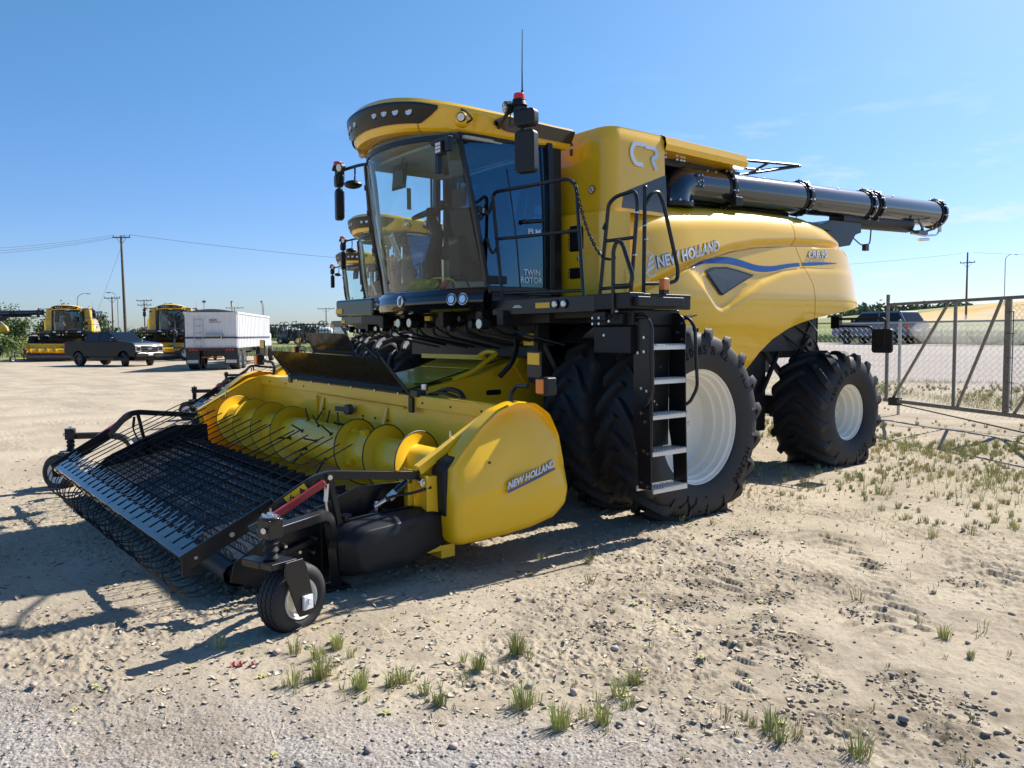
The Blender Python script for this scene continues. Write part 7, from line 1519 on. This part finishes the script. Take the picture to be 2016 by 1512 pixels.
mb = MB(); mb.bar(g(3.10,.45), g(3.10,2.31), .085, .075, (0,1,0)); mb.build('gate_upright', GATE, t); mb = MB(); mb.tube([g(3.20,.50)+Vector((.02,-.04,0)), g(3.20,2.1)+Vector((.02,-.04,0))], .008, 6)
for z in (.55, .95, 1.35, 1.75, 2.1): mb.bar(g(3.10,z)+Vector((0,-.03,0)), g(3.24,z)+Vector((0,-.05,0)), .015, .015)
mb.build('tension_bar', GREYV, t)
for a, b in ((.22, 1.72), (2.0, 2.95), (3.28, 4.7)): mb = MB(); mb.bar(g(a,.45), g(b,2.30), .042, .042, (0,1,0)); mb.build('gate_brace', GATE, t)
mb = MB(); mb.bar(g(0.02,.42), g(.02,2.53), .05, .05, (0,1,0)); mb.build('gate_end_post', GATE, t)
mb = MB(); mb.box(g(.30,.41), (.22,.14,.16)); mb.build('gate_roller', BLK, t, bev=.01)
mb = MB(); mb.tube([g(.40,.36), g(2.0,.26), g(3.5,.16), g(6.0,.0)], .012, 6); mb.build('gate_cable', BLK, t)
mb = MB(); chainlink(mb, g(3.16,0)[:2], g(6.8,0)[:2], .46, .46, 1.80); mb.build('chain_link_mesh', GALV, t, smooth=False)
t = thing('chain_link_fence', 'low galvanised chain link fence running behind the gate and the rear tyre', 'fence', (-.7, 10.6, 0))
FA, FB = (-9.2, 11.3), (8.5, 10.15); fy = lambda x: lerp(11.3, 10.15, (x+9.2)/17.7); fz = lambda x: float(terrain(np.array([x]), np.array([fy(x)]))[0])
for x in (-8.7,-6.7,-4.7,-2.7,-.7,2.3,5.3,8.2): mb = MB(); mb.cyl((x,fy(x),fz(x)-.1), (x,fy(x),fz(x)+1.95), .032, 10); mb.ball((x,fy(x),fz(x)+1.95), .034, 8, 5); mb.build('fence_post', GALV, t)
mb = MB(); mb.tube([(x,fy(x)-.02,fz(x)+1.92) for x in np.linspace(-9.2, 8.5, 10)], .021, 8); mb.build('top_rail', GALV, t)
mb = MB(); chainlink(mb, FA, FB, fz(-9.2)+.06, fz(8.5)+.06, 1.85, .06, .0031); mb.build('chain_link_mesh', GALV, t, smooth=False)

# ------------------------------------------------------------ trees, shrubs, far scenery
def leafmat(nm, c, n=.4): return mat(nm, c, .6, noise_amt=n, noise_scale=.6)
L1 = leafmat('poplar_leaves', (.085,.135,.035)); L2_ = leafmat('willow_leaves', (.14,.20,.045)); L3 = leafmat('spruce_needles', (.030,.055,.025)); BARK = mat('bark', (.12,.09,.065), .9)
def crown_mesh(rx, ry, h, z0, n, leaf, seed, cone=False):
    rg = np.random.default_rng(seed); m = 26; cl = rg.normal(size=(m, 3)); cl /= np.linalg.norm(cl, axis=1)[:, None]; cl *= (0.35+0.55*rg.random((m, 1))); rad = 0.20+0.22*rg.random(m)
    k = rg.integers(0, m, n); P = cl[k]+rg.normal(size=(n, 3))*rad[k][:, None]*0.55
    if cone: hh = (P[:, 2]+1.2)/2.4; P[:, 0] *= np.clip(1.15-hh, .05, 1); P[:, 1] *= np.clip(1.15-hh, .05, 1)
    P = P*np.array([rx, ry, h/2])+np.array([0, 0, z0+h/2]); A = rg.normal(size=(n, 3)); A /= np.linalg.norm(A, axis=1)[:, None]; Bq = np.cross(A, rg.normal(size=(n, 3))); Bq /= np.linalg.norm(Bq, axis=1)[:, None]; s = leaf*(0.5+rg.random((n, 1)))
    co = np.stack([P-A*s, P+Bq*s*.6, P+A*s, P-Bq*s*.6], 1).reshape(-1, 3); fc = np.arange(n*4).reshape(n, 4); return co, fc
def tree(name, label, lat, dep, rx, h, z0, n, leaf, m, seed, group=None, cat='tree', cone=False, sink=0.0):
    p = gp(lat, dep); p.z -= sink; t = thing(name, label, cat, p, 0, group); local(t)
    co, fc = crown_mesh(rx, rx, h, z0, n, leaf, seed, cone); o = bulk_mesh('crown', co, fc, [m], kind=None); o.parent = t
    mb = MB(); mb.tube([(0,0,-.2),(.05*rx,0,z0+h*.3),(0,.06*rx,z0+h*.75)], .06+h*.02, 7, r2=.03); random.seed(seed)
    for k in range(6): a = random.random()*6.28; zz = z0+h*(.15+.09*k); mb.tube([(0,0,zz),(rx*.35*math.cos(a),rx*.35*math.sin(a),zz+h*.13),(rx*.65*math.cos(a),rx*.65*math.sin(a),zz+h*.2)], .02+h*.006, 5, r2=.012)
    mb.build('trunk', BARK, t); return t
TR = [(-60,98,2.6,4.6,.2),(-64,99,3.0,5.2,.3),(-56.5,101,2.4,5.2,.3),(-53.8,104,2.2,4.6,.4),(-52.0,99,1.6,3.3,.2),(-69,97,3,4.4,.2)]
LB = ['broad green tree at the left photo edge behind the shrubs','tallest rounded green tree near the left edge above the auger spout','leafy green tree left of the left distant combine roof','leafy grey green tree touching the left distant combine mirror','small bushy tree just left of the left distant combine','pale green tree cut by the left photo edge']
for i, (a, b, c, e, f) in enumerate(TR): tree('poplar_tree', LB[i], a, b, c, e, f, 5200, .13, L1 if i % 2 else L2_, 10+i, 'trees behind the left combines')
SH = [(-47.2,75,2.1,2.1),(-50.5,77,2.6,2.4),(-44.5,78,1.9,1.7),(-54,78,2.4,2.8),(-41.8,82,1.6,1.4)]
LS = ['low willow shrub between the two left combines','large pale willow shrub behind the side-on combine','low shrub beside the left distant combine header','willow shrub at the left photo edge','small rounded shrub right behind the left distant combine']
for i, (a, b, c, e) in enumerate(SH): tree('willow_shrub', LS[i], a, b, c, e, -.15, 5200, .085, L2_, 30+i, 'willow shrubs on the verge', 'shrub')
SP_ = [(-74,165,1.0,3.0),(-71,172,1.3,3.6),(-62.5,160,1.0,3.0),(-60.5,163,.9,2.4),(-58,166,.9,3.0)]
for i, (a, b, c, e) in enumerate(SP_): tree('spruce_tree', ['small dark spruce left of the tallest pole','dark spruce far behind the tallest pole','dark spruce between the tallest pole and the trailer combine','tiny spruce beside the two-arm pole','small spruce by the combine near the trailer'][i], a, b, c, e, .1, 2200, .14, L3, 50+i, 'far spruces on the horizon', 'tree', True)
# far woods on the horizon, one mass each
def far_wood(name, label, spans, m, seed):
    V = []; F = []; o = 0; rg = np.random.default_rng(seed)
    for (l0, d0, l1, d1, n, h) in spans:
        for k in range(n):
            t_ = rg.random(); p = gp(lerp(l0, l1, t_), lerp(d0, d1, t_)+rg.random()*8); hh = h*(.5+.8*rg.random()); co, fc = crown_mesh(hh*.55, hh*.55, hh, 0, 70, hh*.14, int(rg.integers(1e6))); V.append(co+np.array(p[:])); F.append(fc+o); o += len(co)
    ob = bulk_mesh(name, np.concatenate(V), np.concatenate(F), [m]); return tag(ob, label, 'wood')
far_wood('far_wood', 'thin line of dark trees along the left and middle horizon', [(-190,330,60,420,300,4.0),(-95,165,-60,200,40,1.8)], leafmat('far_leaves', (.10,.14,.075)), 3)
far_wood('far_wood', 'low belt of trees on the right skyline behind the cars', [(100,245,148,262,170,4.6)], leafmat('far_leaves_right', (.15,.19,.11)), 4)
# roadside weeds behind the road, tall grass as one mass
def weeds():
    V = []; F = []; M = []; random.seed(12)
    for k in range(26000):
        x = random.uniform(-42, 2); d0 = random.uniform(36.5, 60) if random.random() < .8 else random.uniform(60, 80); y = d0-.30*x
        v = Vector((x, y, 0))-CAM; dep = v.dot(FH); lat = v.dot(RH)
        if dep < 5 or not (.36 < lat/dep < .68): continue
        z = float(terrain(np.array([x]), np.array([y]))[0]); h = random.uniform(.18, .55); a = random.random()*PI; w = .03; dx, dy = math.cos(a)*w, math.sin(a)*w; o = len(V); V += [(x-dx,y-dy,z),(x+dx,y+dy,z),(x+random.uniform(-.12,.12),y,z+h)]; F.append((o,o+1,o+2)); M.append(random.choice((0,0,1,2)))
    ob = bulk_mesh('tall_weeds', np.array(V), np.array(F), [leafmat('weed_green', (.16,.23,.055)), leafmat('weed_pale', (.30,.33,.13)), leafmat('weed_grey', (.20,.24,.14))], np.array(M)); tag(ob, 'tall green weeds along the far side of the gravel road', 'weeds')
weeds()
def verge():
    V = []; F = []; M = []; random.seed(15)
    for k in range(16000):
        p = gp(random.uniform(-66, -18), random.uniform(68, 92)); 
        h = random.uniform(.15, .6); a = random.random()*PI; w = .045; dx, dy = math.cos(a)*w, math.sin(a)*w; o = len(V); V += [(p.x-dx,p.y-dy,p.z),(p.x+dx,p.y+dy,p.z),(p.x+random.uniform(-.15,.15),p.y,p.z+h)]; F.append((o,o+1,o+2)); M.append(random.choice((0,1,1,2)))
    ob = bulk_mesh('verge_grass', np.array(V), np.array(F), [MATS['weed_green'], MATS['weed_pale'], MATS['weed_grey']], np.array(M)); tag(ob, 'rough tall grass along the back edge of the yard', 'grass')
verge()
# machinery lot far behind, right of the trailer
def tank_cart(label, lat, dep, rz, tankm, L=5.0, r=1.25):
    p = gp(lat, dep); t = thing('storage_tank', label, 'tank', p, rz, 'white tanks in the machinery lot'); local(t)
    mb = MB(); pr = [(-L/2, 0), (-L/2-.0, r*.5), (-L/2+.35, r*.9), (-L/2+.7, r), (L/2-.7, r), (L/2-.35, r*.9), (L/2, r*.5), (L/2, 0)]; mb.lathe(pr, (0,0,r+.55), 'x', 24); mb.build('tank_shell', tankm, t)
    mb = MB(); mb.boxb(-L/2+.3, L/2-.3, -.6, .6, .35, .6); mb.bar((-1,0,.4), (-1,0,.0), .2, .2); mb.bar((1,0,.4),(1,0,.0),.2,.2); mb.cyl((0,0,2*r+.5),(0,0,2*r+.75),.25,12); mb.build('skid', DARK, t)
tank_cart('white storage tank just right of the tractor unit exhaust', -36.6, 135, math.radians(50), TRW, 3.6, 1.0); tank_cart('white storage tank in the middle of the machinery lot', -31.0, 135, math.radians(60), TRW, 2.6, 0.9); tank_cart('smaller white tank beside the smoked screen edge', -28.8, 138, math.radians(40), TRW, 2.6, 0.85)
def seeder(label, lat, dep, rz, s=1.0):
    p = gp(lat, dep); t = thing('folded_cultivator', label, 'farm implement', p, rz, 'folded implements in the machinery lot'); local(t); random.seed(int(abs(lat)*10))
    for sg in (-1, 1):
        mb = MB()
        for z in (.9, 1.9, 2.9): mb.bar((-3*s,sg*1.2,z), (3*s,sg*1.2,z+.1), .12, .12)
        for k in range(7): x = -3*s+k*s; mb.bar((x,sg*1.2,.8), (x+.2,sg*1.3,3.3*random.uniform(.8,1)), .09, .09)
        w_ = mb.build('wing_frame', mat('implement_blue', (.05,.07,.09), .5) if 'implement_blue' not in MATS else MATS['implement_blue'], t)
        for k in range(9): x = -3*s+k*.75*s; z = random.choice((1.2,1.9,2.7,3.1)); mb = MB(); mb.lathe([(-.05,.30),(-.09,.38),(.09,.38),(.05,.30)], (x,sg*1.45,z), 'y', 14); mb.build('packer_wheel', RUB, w_)
    mb = MB(); mb.boxb(-3*s, 3*s, -1.1, 1.1, .5, .7); mb.box((0,0,1.5), (1.8,1.3,1.4)); mb.build('centre_frame', DARK, t)
    for x in (-2, 2): car_wheel(t, x*s, 1.0, .5, .35, WHT); car_wheel(t, x*s, -1.0, .5, .35, WHT)
seeder('dark folded cultivator behind the white tanks, left one', -34.0, 128, math.radians(40)); seeder('dark folded cultivator behind the white tanks, middle one', -30.4, 123, math.radians(55), .9); seeder('dark folded cultivator seen through the smoked screen', -22.0, 60, math.radians(50), .8); seeder('dark folded implement at the left of the machinery lot', -38.8, 132, math.radians(48), .8)
p = gp(210, 395); t = thing('long_shed', 'long low grey shed on the right skyline', 'shed', p, math.radians(52)); local(t); mb = MB(); mb.boxb(-11, 11, -5, 5, 0, 4.2); mb.build('wall', GALV, t); mb = MB(); mb.prism([(-5.4,4.2),(0,5.2),(5.4,4.2)], 'x', -11.3, 11.3); mb.build('roof', TARP, t)
# scrap of red plastic on the mud near the header wheel
mb = MB(); random.seed(1); z_ = gz(3.6,-4.85)
for k in (0, 1, 3):
    x, y = 3.30+.020*k+.008*(k % 2), -4.72+.026*k; mb.surf(lambda u, v: (x+.03*u, y+.03*v-.01*u, gz(x, y)+.010+.012*math.sin(6*u+k)+.006*math.cos(9*v)), 4, 4, .001)
tag(mb.build('plastic_scrap', mat('red_scrap', (.42,.10,.10), .6)), 'torn scrap of red plastic lying on the mud in front of the small header wheel', 'litter')

# dust hanging behind the car on the gravel road
m = bpy.data.materials.new('road_dust'); m.use_nodes = True; n, l = nodes(m); n.clear(); o_ = n.new('ShaderNodeOutputMaterial'); pv = n.new('ShaderNodeVolumePrincipled'); pv.inputs['Color'].default_value = (.9,.84,.74,1); pv.inputs['Density'].default_value = 0.30; pv.inputs['Anisotropy'].default_value = 0.2; l.new(pv.outputs[0], o_.inputs['Volume'])
mb = MB()
p = gp(23.2, 42.0); mb.ball((p.x, p.y, p.z+.75), 1.0, 20, 12, (2.6,1.5,.85)); q = gp(24.6, 41.0); mb.ball((q.x, q.y, q.z+.9), 1.0, 20, 12, (1.6,1.2,1.1))
tag(mb.build('road_dust', m), 'pale dust cloud hanging over the gravel road behind the blue estate car', 'dust', kind='stuff')
